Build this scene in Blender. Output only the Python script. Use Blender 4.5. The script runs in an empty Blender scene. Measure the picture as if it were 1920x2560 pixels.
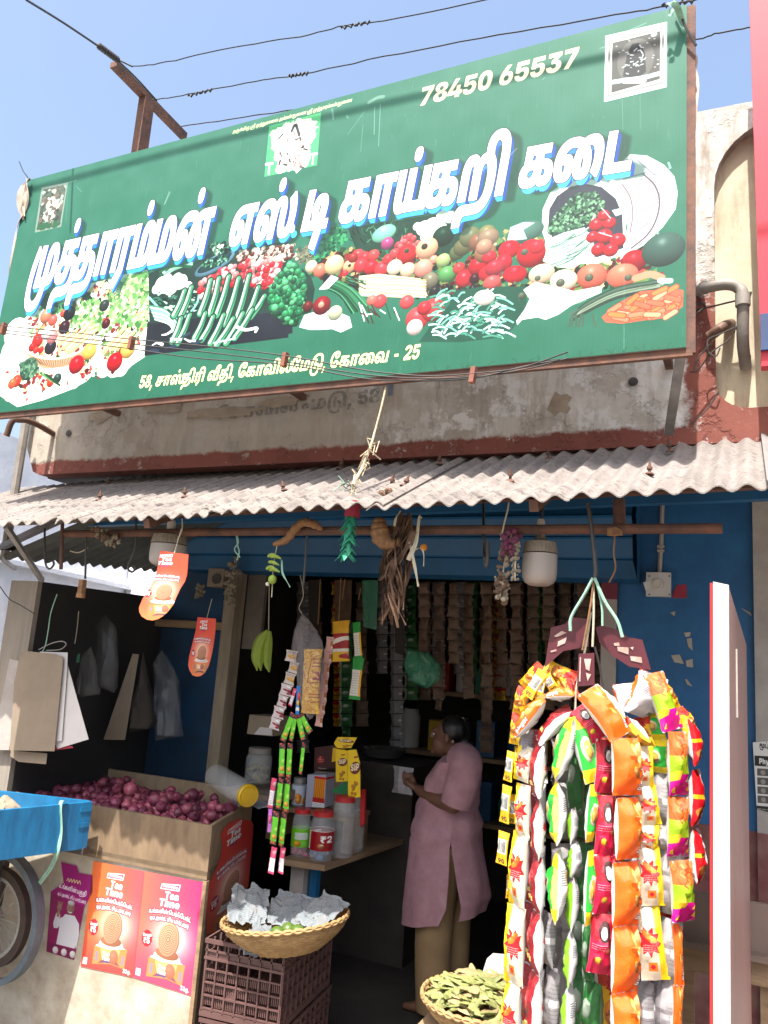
import bpy,bmesh,math,random
import numpy as np
from mathutils import Vector,Matrix,noise as mnoise
R=random.Random(7)
S=bpy.context.scene
COL=S.collection
rad=math.radians

# ---------------------------------------------------------------- camera, sky, sun, exposure
FX,CW,CH,CAMZ=1960.0,1920,2560,1.9  # focal length (px of the photo), photo size, lens height
def _n(v):
 v=np.array(v,float);return v/np.linalg.norm(v)
_up=_n((752,10538,-FX));_x=-_n((-4240,-92,-FX));_x=_n(_x-_up*(_x@_up));_y=np.cross(_up,_x)
CM=np.array([_x,_y,_up])  # camera axes -> world axes (from the vanishing points)
cam=bpy.data.cameras.new('camera');camo=bpy.data.objects.new('camera',cam);COL.objects.link(camo)
cam.sensor_fit='VERTICAL';cam.sensor_height=36;cam.lens=FX/CH*36
cam.clip_start=0.05;cam.clip_end=3000
m4=Matrix.Identity(4)
for i in range(3):
 for j in range(3):m4[i][j]=CM[i][j]
m4[2][3]=CAMZ
camo.matrix_world=m4
S.camera=camo
SUN_EL,SUN_AZ=rad(63.5),rad(3)  # high sun behind the photographer, almost straight on
SUND=Vector((math.sin(SUN_AZ)*math.cos(SUN_EL),-math.cos(SUN_AZ)*math.cos(SUN_EL),math.sin(SUN_EL)))
w=bpy.data.worlds.new('World');S.world=w;w.use_nodes=True
nt=w.node_tree;sky=nt.nodes.new('ShaderNodeTexSky');sky.sky_type='NISHITA';sky.sun_disc=False
sky.sun_elevation=SUN_EL;sky.sun_rotation=math.atan2(SUND.x,SUND.y);sky.altitude=0;sky.air_density=1.3
sky.dust_density=6.0;sky.ozone_density=2.0
nt.links.new(sky.outputs[0],nt.nodes['Background'].inputs[0]);nt.nodes['Background'].inputs[1].default_value=0.15
sl=bpy.data.lights.new('sun','SUN');sl.energy=4.7;sl.angle=rad(0.5);sl.color=(1,.95,.87)
so=bpy.data.objects.new('sun',sl);COL.objects.link(so);so.rotation_euler=SUND.to_track_quat('Z','Y').to_euler()
so.location=(2,-6,9)
vs=S.view_settings;vs.view_transform='Standard';vs.look='None';vs.gamma=1;vs.use_curve_mapping=False
vs.exposure=1.15
S.cycles.max_bounces=8;S.cycles.transparent_max_bounces=16;S.cycles.use_denoising=True
S.cycles.sample_clamp_indirect=6

# ---------------------------------------------------------------- placing: photo measurement -> place at a known depth
def ray(px,py):return CM@np.array([px-CW/2,-(py-CH/2),-FX])
def at(px,py,Y=None,Z=None,X=None):
 d=ray(px,py)
 k=Y/d[1] if Y is not None else ((Z-CAMZ)/d[2] if Z is not None else X/d[0])
 return Vector((k*d[0],k*d[1],CAMZ+k*d[2]))
def on_plane(px,py,p0,n):
 d=Vector(ray(px,py));c=Vector((0,0,CAMZ))
 return c+d*((Vector(p0)-c).dot(n)/d.dot(n))
def crop(x0,y0,s):return lambda x,y:(x0+x*s,y0+y*s)
cA=crop(0,1200,.3858);cB=crop(0,1860,.3858);cC=crop(600,1200,.3858);cD=crop(600,1860,.3858)
cE=crop(1200,1200,.434);cG=crop(1230,1640,.3255);cG2=crop(1230,2100,.3255);cJ=crop(640,1500,.3073)
cI=crop(330,1340,.1718);cK0=crop(0,600,.5787);cK1=crop(0,440,.434);cK2=crop(500,440,.434)
cK3=crop(1200,340,.3255);cK4=crop(960,600,.5787);cK5=crop(1000,80,.434);cQ=crop(1640,200,.434)
c1=crop(0,0,.5787);c2=crop(960,0,.5787);cW=crop(960,1760,.1808);cK6=crop(560,220,.2411)

# ---------------------------------------------------------------- materials
def srgb(c):return tuple(((v/255)/12.92 if v/255<=.04045 else (((v/255)+.055)/1.055)**2.4) for v in c)
class NT:
 def __init__(s,name):
  s.m=bpy.data.materials.new(name);s.m.use_nodes=True;s.t=s.m.node_tree
  s.b=s.t.nodes['Principled BSDF'];s.out=s.t.nodes['Material Output']
  s.b.inputs['Roughness'].default_value=.7
 def n(s,kind,**kw):
  x=s.t.nodes.new('ShaderNode'+kind)
  for k,v in kw.items():setattr(x,k,v)
  return x
 def l(s,a,b):s.t.links.new(a,b)
 def coord(s,kind='Object',scale=(1,1,1),rot=(0,0,0)):
  c=s.n('NewGeometry') if kind=='World' else s.n('TexCoord');kind='Position' if kind=='World' else kind;mp=s.n('Mapping');mp.inputs['Scale'].default_value=scale;mp.inputs['Rotation'].default_value=rot
  s.l(c.outputs[kind],mp.inputs[0]);return mp.outputs[0]
 def noise(s,scale,detail=5,rough=.6,co=None,dist=0):
  x=s.n('TexNoise');x.inputs['Scale'].default_value=scale;x.inputs['Detail'].default_value=detail
  x.inputs['Roughness'].default_value=rough;x.inputs['Distortion'].default_value=dist
  s.l(co if co is not None else s.coord(),x.inputs['Vector']);return x.outputs['Fac']
 def ramp(s,fac,stops,interp='LINEAR'):
  x=s.n('ValToRGB');x.color_ramp.interpolation=interp;e=x.color_ramp.elements
  while len(e)<len(stops):e.new(.5)
  for q,(p,c) in zip(e,stops):q.position=p;q.color=(*c,1) if not isinstance(c,(int,float)) else (c,c,c,1)
  s.l(fac,x.inputs[0]);return x.outputs[0]
 def mix(s,fac,a,b,mode='MIX'):
  x=s.n('MixRGB',blend_type=mode)
  for i,v in enumerate((fac,a,b)):
   if hasattr(v,'links') or hasattr(v,'is_linked'):s.l(v,x.inputs[i])
   elif i==0:x.inputs[0].default_value=v
   else:x.inputs[i].default_value=(*v,1)
  return x.outputs[0]
 def math(s,op,a,b=0.0):
  x=s.n('Math',operation=op)
  for i,v in enumerate((a,b)):
   if hasattr(v,'is_linked'):s.l(v,x.inputs[i])
   else:x.inputs[i].default_value=v
  return x.outputs[0]
 def xyz(s,co=None):
  x=s.n('SeparateXYZ');s.l(co if co is not None else s.coord(),x.inputs[0]);return x.outputs
 def bump(s,h,dist=.01,strength=.6):
  x=s.n('Bump');x.inputs['Distance'].default_value=dist;x.inputs['Strength'].default_value=strength
  s.l(h,x.inputs['Height']);s.l(x.outputs[0],s.b.inputs['Normal'])
 def base(s,c):
  if hasattr(c,'is_linked'):s.l(c,s.b.inputs['Base Color'])
  else:s.b.inputs['Base Color'].default_value=(*c,1)
 def set(s,**kw):
  for k,v in kw.items():
   k=k.replace('_',' ')
   if hasattr(v,'is_linked'):s.l(v,s.b.inputs[k])
   else:s.b.inputs[k].default_value=v
  return s
_mats={}
def mat(name,c,c2=None,scale=8,rough=.7,bump=0,bscale=60,metal=0,spec=.5,stretch=(1,1,1),alpha=1,trans=0,rnd=0,kind='Object',sub=0):
 """a plain surface: two tones mixed by noise, fine relief"""
 if name in _mats:return _mats[name]
 t=NT(name);co=t.coord(kind,stretch)
 c2=c2 if c2 is not None else tuple(v*.72 for v in c)
 f=t.noise(scale,6,.62,co)
 col=t.mix(t.ramp(f,[(.32,0),(.68,1)]),c2,c)
 if rnd:
  oi=t.n('ObjectInfo');h=t.n('HueSaturation');t.l(col,h.inputs['Color'])
  v=t.math('ADD',t.math('MULTIPLY',oi.outputs['Random'],rnd),1-rnd*.5);t.l(v,h.inputs['Value'])
  h.inputs['Hue'].default_value=.5;col=h.outputs[0]
 t.base(col);t.set(Roughness=rough,Metallic=metal,Alpha=alpha)
 t.b.inputs['Specular IOR Level'].default_value=spec;t.b.inputs['Transmission Weight'].default_value=trans
 if sub:t.b.inputs['Subsurface Weight'].default_value=sub;t.b.inputs['Subsurface Radius'].default_value=(.01,.004,.002)
 if bump:t.bump(t.noise(bscale,4,.6,co),bump)
 _mats[name]=t.m;return t.m
def img_mat(name,canvas,rough=.4,spec=.5,bump=0,bscale=30,grime=0,alpha_img=False):
 if name in _mats:return _mats[name]
 t=NT(name);im=canvas.image(name);tx=t.n('TexImage');tx.image=im;tx.extension='EXTEND'
 c=t.n('TexCoord');t.l(c.outputs['UV'],tx.inputs[0]);col=tx.outputs['Color']
 if grime:col=t.mix(t.ramp(t.noise(7,6,.7),[(.4,0),(.75,grime)]),col,(.3,.27,.22))
 t.base(col);t.set(Roughness=rough);t.b.inputs['Specular IOR Level'].default_value=spec
 if bump:t.bump(t.noise(bscale,4,.6),bump)
 _mats[name]=t.m;return t.m

 # ---------------------------------------------------------------- meshes
class MB:
 def __init__(s):s.v=[];s.f=[];s.uv={};s.mi=[]
 def add(s,vs,fs,uvs=None,mi=0):
  o=len(s.v);s.v+=[tuple(p) for p in vs]
  for k,f in enumerate(fs):
   if uvs is not None:s.uv[len(s.f)]=[uvs[i] for i in f]
   s.f.append([o+i for i in f]);s.mi.append(mi)
  return s
 def box(s,lo,hi,mi=0):
  x0,y0,z0=lo;x1,y1,z1=hi
  return s.hexa([(x0,y0,z0),(x1,y0,z0),(x1,y1,z0),(x0,y1,z0),(x0,y0,z1),(x1,y0,z1),(x1,y1,z1),(x0,y1,z1)],mi)
 def hexa(s,p,mi=0):
  return s.add(p,[(0,3,2,1),(4,5,6,7),(0,1,5,4),(1,2,6,5),(2,3,7,6),(3,0,4,7)],None,mi)
 def quad(s,a,b,c,d,uv=True,mi=0):
  return s.add([a,b,c,d],[(0,1,2,3)],[(0,0),(1,0),(1,1),(0,1)] if uv else None,mi)
 def bar(s,a,b,wx,wy,up=(0,0,1),mi=0):
  a=Vector(a);b=Vector(b);d=(b-a).normalized();u=Vector(up)
  if abs(d.dot(u))>.95:u=Vector((1,0,0))
  sx=d.cross(u).normalized()*wx/2;sy=sx.cross(d).normalized()*wy/2
  q=[a-sx-sy,a+sx-sy,a+sx+sy,a-sx+sy];q2=[p+b-a for p in q]
  return s.hexa(q+q2,mi)
 def tube(s,pts,r,n=8,mi=0,cap=True,flat=1.0):
  pts=[Vector(p) for p in pts];rs=r if isinstance(r,(list,tuple)) else [r]*len(pts)
  vs,fs=[],[];prev=None
  for i,p in enumerate(pts):
   d=(pts[min(i+1,len(pts)-1)]-pts[max(i-1,0)]).normalized()
   if prev is None:
    u=Vector((0,0,1)) if abs(d.z)<.9 else Vector((0,1,0));a=d.cross(u).normalized()
   else:a=(prev-d*prev.dot(d)).normalized()
   prev=a;b=d.cross(a)
   for k in range(n):
    t=2*math.pi*k/n;vs.append(p+a*math.cos(t)*rs[i]+b*math.sin(t)*rs[i]*flat)
  for i in range(len(pts)-1):
   for k in range(n):
    fs.append((i*n+k,i*n+(k+1)%n,(i+1)*n+(k+1)%n,(i+1)*n+k))
  if cap:fs.append(tuple(range(n-1,-1,-1)));fs.append(tuple((len(pts)-1)*n+k for k in range(n)))
  return s.add(vs,fs,None,mi)
 def lathe(s,prof,c=(0,0,0),n=20,mi=0,axis=None,wob=0,uv=False):
  c=Vector(c);q=Vector((0,0,1)).rotation_difference(Vector(axis).normalized()) if axis is not None else None
  vs,fs,uvs=[],[],[];m=n+1 if uv else n
  for j,(r,z) in enumerate(prof):
   for k in range(m):
    t=2*math.pi*k/n;rr=r*(1+wob*math.sin(3*t+j))
    p=Vector((rr*math.cos(t),rr*math.sin(t),z));vs.append(c+(q@p if q else p));uvs.append((k/n,j/(len(prof)-1)))
  for j in range(len(prof)-1):
   for k in range(n):
    k2=k+1 if uv else (k+1)%n
    fs.append((j*m+k,j*m+k2,(j+1)*m+k2,(j+1)*m+k))
  if not uv:
   if prof[0][0]>1e-5:fs.append(tuple(range(n-1,-1,-1)))
   if prof[-1][0]>1e-5:fs.append(tuple((len(prof)-1)*n+k for k in range(n)))
  return s.add(vs,fs,uvs if uv else None,mi)
 def ball(s,c,r,nu=12,nv=8,mi=0,rot=None):
  r=(r,r,r) if not isinstance(r,(tuple,list)) else r;c=Vector(c);vs,fs=[],[]
  for j in range(nv+1):
   ph=math.pi*j/nv
   for k in range(nu):
    t=2*math.pi*k/nu
    p=Vector((r[0]*math.sin(ph)*math.cos(t),r[1]*math.sin(ph)*math.sin(t),-r[2]*math.cos(ph)))
    vs.append(c+(rot@p if rot is not None else p))
  for j in range(nv):
   for k in range(nu):fs.append((j*nu+k,j*nu+(k+1)%nu,(j+1)*nu+(k+1)%nu,(j+1)*nu+k))
  return s.add(vs,fs,None,mi)
 def grid(s,fn,nu,nv,mi=0,uv=True):
  vs,uvs,fs=[],[],[]
  for j in range(nv+1):
   for i in range(nu+1):vs.append(fn(i/nu,j/nv));uvs.append((i/nu,j/nv))
  for j in range(nv):
   for i in range(nu):
    a=j*(nu+1)+i;fs.append((a,a+1,a+nu+2,a+nu+1))
  return s.add(vs,fs,uvs if uv else None,mi)
 def mesh(s,name,mats=None,origin=(0,0,0),smooth=True,sharp=35):
  me=bpy.data.meshes.new(name);o=Vector(origin)
  me.from_pydata([Vector(p)-o for p in s.v],[],s.f)
  if s.uv:
   uvl=me.uv_layers.new(name='uv');li=0
   for fi,f in enumerate(s.f):
    u=s.uv.get(fi)
    for k in range(len(f)):
     if u:uvl.data[li+k].uv=u[k]
    li+=len(f)
  for mm in (mats if isinstance(mats,(list,tuple)) else [mats] if mats else []):me.materials.append(mm)
  if any(s.mi):me.polygons.foreach_set('material_index',s.mi)
  if smooth:
   me.polygons.foreach_set('use_smooth',[True]*len(me.polygons));me.set_sharp_from_angle(angle=rad(sharp))
  me.validate();me.update();return me
def obj(name,me,parent=None,loc=(0,0,0),rot=None,scale=None):
 o=bpy.data.objects.new(name,me);COL.objects.link(o)
 if parent is not None:o.parent=parent
 o.location=loc
 if rot is not None:o.rotation_euler=rot
 if scale is not None:o.scale=scale if isinstance(scale,(tuple,list)) else (scale,)*3
 return o
def tag(o,label=None,cat=None,group=None,kind=None):
 if label:o['label']=label
 if cat:o['category']=cat
 if group:o['group']=group
 if kind:o['kind']=kind
 return o
def thing(name,label,cat,loc=(0,0,0),group=None,rot=None):
 o=bpy.data.objects.new(name,None);COL.objects.link(o);o.location=loc;o.empty_display_size=.05
 if rot is not None:o.rotation_euler=rot
 return tag(o,label,cat,group)
def part(name,mb,m,parent,label=None,smooth=True,kind=None,top=None):
 """mesh given in world coordinates, linked under its (unrotated) thing or part"""
 org=Vector((0,0,0));q=parent
 while q is not None:org+=Vector(q.location);q=q.parent
 o=obj(name,mb.mesh(name,m,org,smooth),parent);return tag(o,label,None,None,kind)
def solo(name,mb,m,label,cat,group=None,smooth=True,origin=None):
 if origin is None:
  a=np.array([tuple(p) for p in mb.v]);origin=Vector((a[:,0].mean(),a[:,1].mean(),a[:,2].min()))
 return tag(obj(name,mb.mesh(name,m,origin,smooth),None,origin),label,cat,group)
def struct(name,mb,m,smooth=False):return tag(obj(name,mb.mesh(name,m,(0,0,0),smooth)),None,None,None,'structure')
def copy_tree(o,parent=None):
 c=o.copy();COL.objects.link(c)
 if parent is not None:c.parent=parent
 for ch in list(o.children):copy_tree(ch,c)
 return c
def fill2d(contours,depth=0.0):
 """flat shape with holes (even-odd) -> verts (x,y,z), faces; depth extrudes it both ways"""
 cu=bpy.data.curves.new('outline','CURVE');cu.dimensions='2D';cu.fill_mode='BOTH';cu.extrude=depth/2
 for c in contours:
  sp=cu.splines.new('POLY');sp.points.add(len(c)-1);sp.use_cyclic_u=True
  for q,p in zip(sp.points,c):q.co=(p[0],p[1],0,1)
 o=bpy.data.objects.new('outline',cu);COL.objects.link(o)
 dg=bpy.context.evaluated_depsgraph_get();me=bpy.data.meshes.new_from_object(o.evaluated_get(dg))
 vs=[tuple(v.co) for v in me.vertices];fs=[tuple(p.vertices) for p in me.polygons]
 bpy.data.objects.remove(o);bpy.data.curves.remove(cu);bpy.data.meshes.remove(me)
 return vs,fs
def plate(pts,th,uvbox=None,holes=()):
 """slab between a traced outline (list of world points lying in a plane) and the same outline pushed back by th along Y"""
 mb=MB();org=pts[0];vs,fs=fill2d([[(p.x,p.z) for p in pts]]+[[(p.x,p.z) for p in h] for h in holes])
 # plane y as a function of x,z
 A=np.array([[p.x,p.z,1] for p in pts]);yy=np.array([p.y for p in pts]);co=np.linalg.lstsq(A,yy,rcond=None)[0]
 V=[(x,co[0]*x+co[1]*z+co[2],z) for x,z,_ in vs]
 xs=[p.x for p in pts];zs=[p.z for p in pts];x0,x1,z0,z1=min(xs),max(xs),min(zs),max(zs)
 uv=[((v[0]-x0)/(x1-x0),(v[2]-z0)/(z1-z0)) for v in V]
 def orient(F,sign):
  out=[]
  for f in F:
   a,b,c=(Vector(V[i]) for i in f[:3]);nrm=(b-a).cross(c-a)
   out.append(tuple(f) if nrm.y*sign>0 else tuple(reversed(f)))
  return out
 mb.add(V,orient(fs,-1),uv)
 mb.add([(x,y+th,z) for x,y,z in V],orient(fs,1),uv)
 for loop in [pts]+list(holes):
  n=len(loop)
  for i in range(n):
   a,b=loop[i],loop[(i+1)%n]
   ya=co[0]*a.x+co[1]*a.z+co[2];yb=co[0]*b.x+co[1]*b.z+co[2]
   ua=((a.x-x0)/(x1-x0),(a.z-z0)/(z1-z0));ub=((b.x-x0)/(x1-x0),(b.z-z0)/(z1-z0))
   mb.add([(a.x,ya,a.z),(b.x,yb,b.z),(b.x,yb+th,b.z),(a.x,ya+th,a.z)],[(0,1,2,3)],[ua,ub,ub,ua])
 return mb
def bez(pts,n=8):
 """smooth path through points (Catmull-Rom)"""
 P=[Vector(p) for p in pts];P=[P[0]*2-P[1]]+P+[P[-1]*2-P[-2]];out=[]
 for i in range(1,len(P)-2):
  for k in range(n):
   t=k/n;a,b,c,d=P[i-1:i+3]
   out.append(.5*((2*b)+(c-a)*t+(2*a-5*b+4*c-d)*t*t+(3*b-a-3*c+d)*t**3))
 out.append(P[-2]);return out
def jit(p,a):return Vector(p)+Vector((R.uniform(-a,a),R.uniform(-a,a),R.uniform(-a,a)))

# ---------------------------------------------------------------- lettering outlines and a small raster painter for flat print
GLYPHS={r[0]:r[1:] for r in [
[11359,645,[161,-5,2610,-5,2544,40,2512,123,12,182,2512,240,2544,324,2610,368,161,368,2712,368,2778,324,2810,240,310,182,2810,123,2778,40,2712,-5],[161,75,2679,75,2701,96,2712,144,212,182,2712,220,2701,268,2679,289,161,289,2644,289,2621,268,2611,220,111,182,2611,144,2621,96,2644,75]],
[11360,645,[34,0,34,78,297,78,297,0],[226,364,226,0,128,0,128,279,125,279,46,225,46,309,127,364]],
[11361,648,[25,0,25,71,160,183,2674,194,2694,214,2704,235,204,248,2704,262,2692,282,2672,292,158,292,2644,292,2624,282,2612,260,112,245,18,245,2518,284,2552,338,2616,368,158,368,2702,368,2766,341,2800,290,300,256,2800,236,2783,194,2738,144,196,110,162,81,162,78,304,78,304,0]],
[11364,648,[159,-5,2617,-5,2552,24,2515,77,14,111,110,111,2610,98,2624,80,2646,70,159,70,2674,70,2697,83,2710,106,210,122,2710,138,2697,162,2674,175,159,175,2643,175,2617,160,110,146,24,164,38,364,282,364,282,284,119,284,112,204,114,204,2622,221,2664,242,192,242,2716,242,2758,226,2788,194,2805,151,305,125,2805,87,2769,28,2703,-5]],
[11366,648,[51,0,194,282,194,284,26,284,26,364,296,364,296,284,152,0]],
[11367,648,[161,-5,2617,-5,2548,22,2508,70,8,98,2508,121,2531,158,2570,184,93,187,93,190,2562,195,2522,240,22,270,2522,298,2558,343,2621,368,161,368,2701,368,2764,343,2800,298,300,270,2800,240,2760,195,229,190,229,187,2752,184,2791,158,2814,121,314,98,2814,70,2774,22,2705,-5],[161,63,2675,63,2697,74,2709,94,209,108,2709,120,2697,139,2675,150,161,150,2647,150,2626,140,2613,120,113,108,2613,94,2626,74,2647,63],[161,219,2674,219,2692,229,2704,247,204,258,2704,270,2692,288,2674,298,161,298,2648,298,2630,288,2618,270,118,258,2618,247,2630,229,2648,219]],
[11371,648,[160,-5,2615,-5,2549,25,2512,77,12,111,111,111,2612,100,2624,84,2646,74,160,74,2674,74,2695,85,2706,105,206,118,2706,130,2693,150,2670,162,154,162,106,162,106,222,180,282,180,284,30,284,30,364,296,364,296,292,170,190,170,213,2711,220,2774,196,2810,144,310,110,2810,74,2771,23,2702,-5]],
[11372,648,[4,56,4,134,134,364,228,364,102,136,102,134,318,134,318,56],[181,0,181,80,185,114,185,227,274,227,274,0]],
[11373,648,[163,-5,2625,-5,2558,23,2518,78,18,120,2518,151,2541,208,60,236,146,364,242,364,135,205,101,205,2606,212,2632,228,2667,238,190,238,2724,238,2775,212,2804,161,304,125,2804,85,2768,27,2704,-5],[162,70,2677,70,2700,84,2713,106,213,122,2713,136,2700,160,2677,174,162,174,2648,174,2625,160,2612,136,112,122,2612,106,2625,84,2648,70]],
[11374,648,[159,368,2698,368,2764,341,2804,286,304,244,2804,213,2782,156,262,128,176,0,80,0,188,158,221,158,2716,151,2691,136,2655,126,133,126,2599,126,2547,152,2518,203,18,239,2518,278,2554,337,2618,368],[160,294,2646,294,2622,280,2610,258,110,242,2610,228,2622,204,2646,190,160,190,2674,190,2698,204,2710,228,210,242,2710,258,2698,280,2674,294]],
[11375,269,[3,-104,24,58,118,58,66,-104]],
[11376,269,[67,-6,2546,-6,2517,22,17,44,2517,65,2546,94,67,94,2588,94,2618,65,118,44,2618,22,2588,-6]],
[11392,648,[246,182,246,108,76,108,76,182]],
[11422,269],
[11427,381,[51,114,44,364,147,364,140,114],[95,-6,2572,-6,2543,20,43,42,2543,65,2572,92,95,92,2619,92,2648,65,148,42,2648,20,2619,-6]],
[10375,656,[24,0,24,364,180,364,2720,364,2782,332,2816,274,316,235,2816,196,2781,139,2718,108,177,108,83,108,83,184,156,184,2674,184,2699,197,2712,220,212,235,2712,250,2699,273,2674,284,156,284,122,284,122,0]],
[10397,666,[172,-4,2624,-4,2554,24,2514,82,14,128,108,128,2609,112,2624,88,2651,76,170,76,2686,76,2708,84,2718,98,218,108,2718,116,2708,128,2684,138,164,142,127,150,2579,160,2524,210,24,253,2524,288,2561,340,2627,368,170,368,2714,368,2779,339,2814,286,314,250,219,250,2718,268,2694,288,170,288,2656,288,2636,280,2626,268,126,260,2626,251,2636,238,2658,229,176,225,205,219,2735,212,2778,192,2806,164,2819,128,319,108,2819,72,2784,22,2718,-4]],
[10411,687,[14,284,14,364,330,364,330,284,221,284,221,0,122,0,122,284]],
[10507,597,[101,-4,2575,-4,2534,13,2512,48,12,75,2512,98,2528,130,2554,150,2591,160,112,162,2636,164,2663,168,2676,178,176,186,176,187,2676,194,2668,204,2654,209,144,209,2636,209,2620,204,2610,193,108,184,20,194,2524,216,2554,254,2608,276,146,276,2675,276,2722,262,2756,238,2774,206,274,187,274,0,182,0,182,38,180,38,2672,23,2648,4,2619,-4],[133,58,2644,58,2664,67,2676,84,176,96,176,119,2672,118,2664,114,2654,112,2643,110,137,110,2626,108,2612,100,2604,88,104,81,2604,74,2612,63,2624,58]],
[10614,606,[156,-5,2612,-5,2549,28,2515,92,15,136,2515,178,2549,241,2611,276,154,276,2684,276,2734,257,2770,220,2789,169,289,136,289,114,46,114,46,168,243,168,198,156,2698,173,2688,196,2668,208,154,208,2640,208,2621,196,2612,173,112,156,112,117,2612,99,2623,76,2644,64,158,64,2668,64,2684,70,2696,80,198,88,285,75,2778,50,2744,14,2690,-5]],
[10065,668,[24,0,24,364,181,364,2722,364,2780,342,2808,300,308,273,2808,253,2790,220,2759,198,238,194,238,190,2761,188,2800,167,2822,128,322,103,2822,73,2792,26,2734,0,195,0],[122,78,168,78,2693,78,2718,98,218,116,2718,128,2706,146,2685,156,170,156,122,156],[122,217,162,217,2676,217,2696,225,2706,240,206,252,2706,268,2682,286,164,286,122,286]],
[10658,647,[156,-108,2618,-108,2562,-89,2528,-54,24,-31,110,-18,2612,-26,2624,-36,2642,-42,155,-42,2678,-42,2702,-21,202,0,202,47,195,47,2690,33,2670,14,2641,4,122,4,2594,4,2544,30,2515,89,15,136,2515,186,2546,248,2595,276,122,276,2642,276,2673,262,2694,239,200,225,202,225,202,273,299,273,299,10,2799,-28,2763,-81,2698,-108],[158,73,2672,73,2692,88,2702,116,202,136,2702,156,2692,186,2672,201,158,201,2646,201,2626,186,2616,156,116,136,2616,116,2626,88,2646,73]],
[10670,649,[123,154,123,0,25,0,25,364,120,364,120,203,116,203,2625,234,2667,276,204,276,2734,276,2776,250,2800,204,300,174,300,0,202,0,202,154,2702,174,2681,197,162,197,2650,197,2633,186,2623,167]],
[10689,242,[25,0,25,273,123,273,123,0],[74,301,2554,301,2526,327,26,346,2526,364,2554,390,74,390,2594,390,2622,364,122,346,2622,327,2594,301]],
[10751,337,[123,-2,2572,-2,2525,38,25,80,25,364,123,364,123,89,2623,80,2632,72,141,72,2646,72,2652,72,154,73,168,6,2662,4,2639,-2]],
[10766,943,[25,0,25,273,114,273,121,199,114,199,2620,227,2646,261,2680,276,198,276,2728,276,2764,238,274,192,264,192,2771,222,2800,260,2838,276,359,276,2885,276,2924,254,2947,212,447,184,447,0,348,0,348,159,2848,177,2830,198,316,198,2806,198,2790,188,2782,171,282,159,282,0,189,0,189,159,2689,177,2671,198,156,198,2646,198,2631,188,2623,171,123,159,123,0]],
[10773,649,[123,154,123,0,25,0,25,273,117,273,119,203,116,203,2625,234,2667,276,204,276,2734,276,2776,250,2800,204,300,174,300,0,202,0,202,154,2702,174,2681,197,162,197,2650,197,2633,186,2623,167]],
[10790,625,[156,-5,2612,-5,2548,30,2515,94,15,136,2515,178,2548,241,2612,276,156,276,2701,276,2764,241,2798,178,298,136,2798,94,2764,30,2701,-5],[156,68,2669,68,2688,84,2698,115,198,136,2698,158,2688,188,2669,203,156,203,2644,203,2625,188,2615,158,115,136,2615,115,2625,84,2644,68]],
[10871,588,[146,-5,2610,-5,2552,16,2518,55,12,82,104,95,2608,79,2630,62,151,62,2666,62,2682,70,182,78,2682,86,2666,96,150,98,102,108,2560,115,2519,156,19,188,2519,216,2550,256,2606,276,145,276,2681,276,2736,258,2768,222,272,198,186,185,2683,198,2662,211,147,211,2634,211,2616,202,116,194,2616,188,2627,176,142,174,198,164,2740,156,2781,120,281,90,2781,61,2746,18,2686,-5]],
[10998,636,[25,-94,46,-25,60,-28,2576,-32,2599,-29,2610,-16,106,-8,104,0,3,273,106,273,142,148,2649,120,2658,64,164,30,146,30,2652,64,2666,121,174,148,214,273,315,273,202,-25,2694,-47,2666,-83,2620,-104,86,-104,2570,-104,2536,-99]],
[10,1099,[160,290,2726,290,2811,264,2853,218,353,187,2853,158,2823,119,2773,96,2712,83,180,80,118,76,2612,75,2606,72,106,70,2606,68,2610,65,115,65,541,65,541,0,118,0,2578,0,2534,19,2518,48,18,65,2518,78,2532,105,2567,127,100,130,148,134,2690,137,2739,150,2760,170,260,184,2760,201,2736,220,2698,228,179,228,162,227,2654,228,2638,228,132,228,2618,228,2602,218,102,206,2602,196,2616,188,127,188,2640,188,2656,199,156,212,2656,224,2642,249,127,262,197,272,2706,264,2718,246,2726,222,226,206,2726,169,2673,134,120,134,2596,134,2548,146,2518,178,18,206,2518,234,2550,271,2614,290]],
[102,1245,[295,-6,2750,-6,2688,14,2655,54,155,84,2655,112,2689,154,2765,178,328,178,410,178,2964,178,3038,154,3086,111,3107,56,607,26,3107,-15,3076,-78,3023,-121,2953,-148,2872,-160,331,-160,318,-160,2748,-160,2648,-133,2580,-86,2540,-24,2524,43,24,76,24,82,2524,123,2542,198,2574,263,92,291,166,249,2648,222,2624,164,2612,110,112,85,112,77,2612,41,2634,-21,2683,-68,2761,-94,316,-94,324,-94,2866,-94,2935,-80,2985,-50,3012,-6,512,26,3012,61,2981,101,2932,117,404,117,315,117,2794,117,2770,114,262,110,2754,107,2747,96,247,88,2747,72,2773,59,296,59,2814,59,2841,70,2856,96,356,120,356,220,288,220,288,151,203,143,203,284,542,284,542,220,448,220,448,126,2948,92,2930,44,413,28,2894,10,2836,-6]],
[114,900,[34,0,34,284,129,284,129,65,442,65,442,0],[280,244,2814,244,2856,226,2880,197,2890,162,390,146,2890,120,2880,71,372,40,318,-142,230,-118,272,23,276,43,286,76,2791,94,2798,133,298,148,2798,160,2790,179,277,179,2764,179,2752,160,252,144,2752,128,2762,98,2782,66,298,46,236,10,2715,32,2684,74,2666,120,166,147,2666,172,2690,216,2740,244]],
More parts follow.
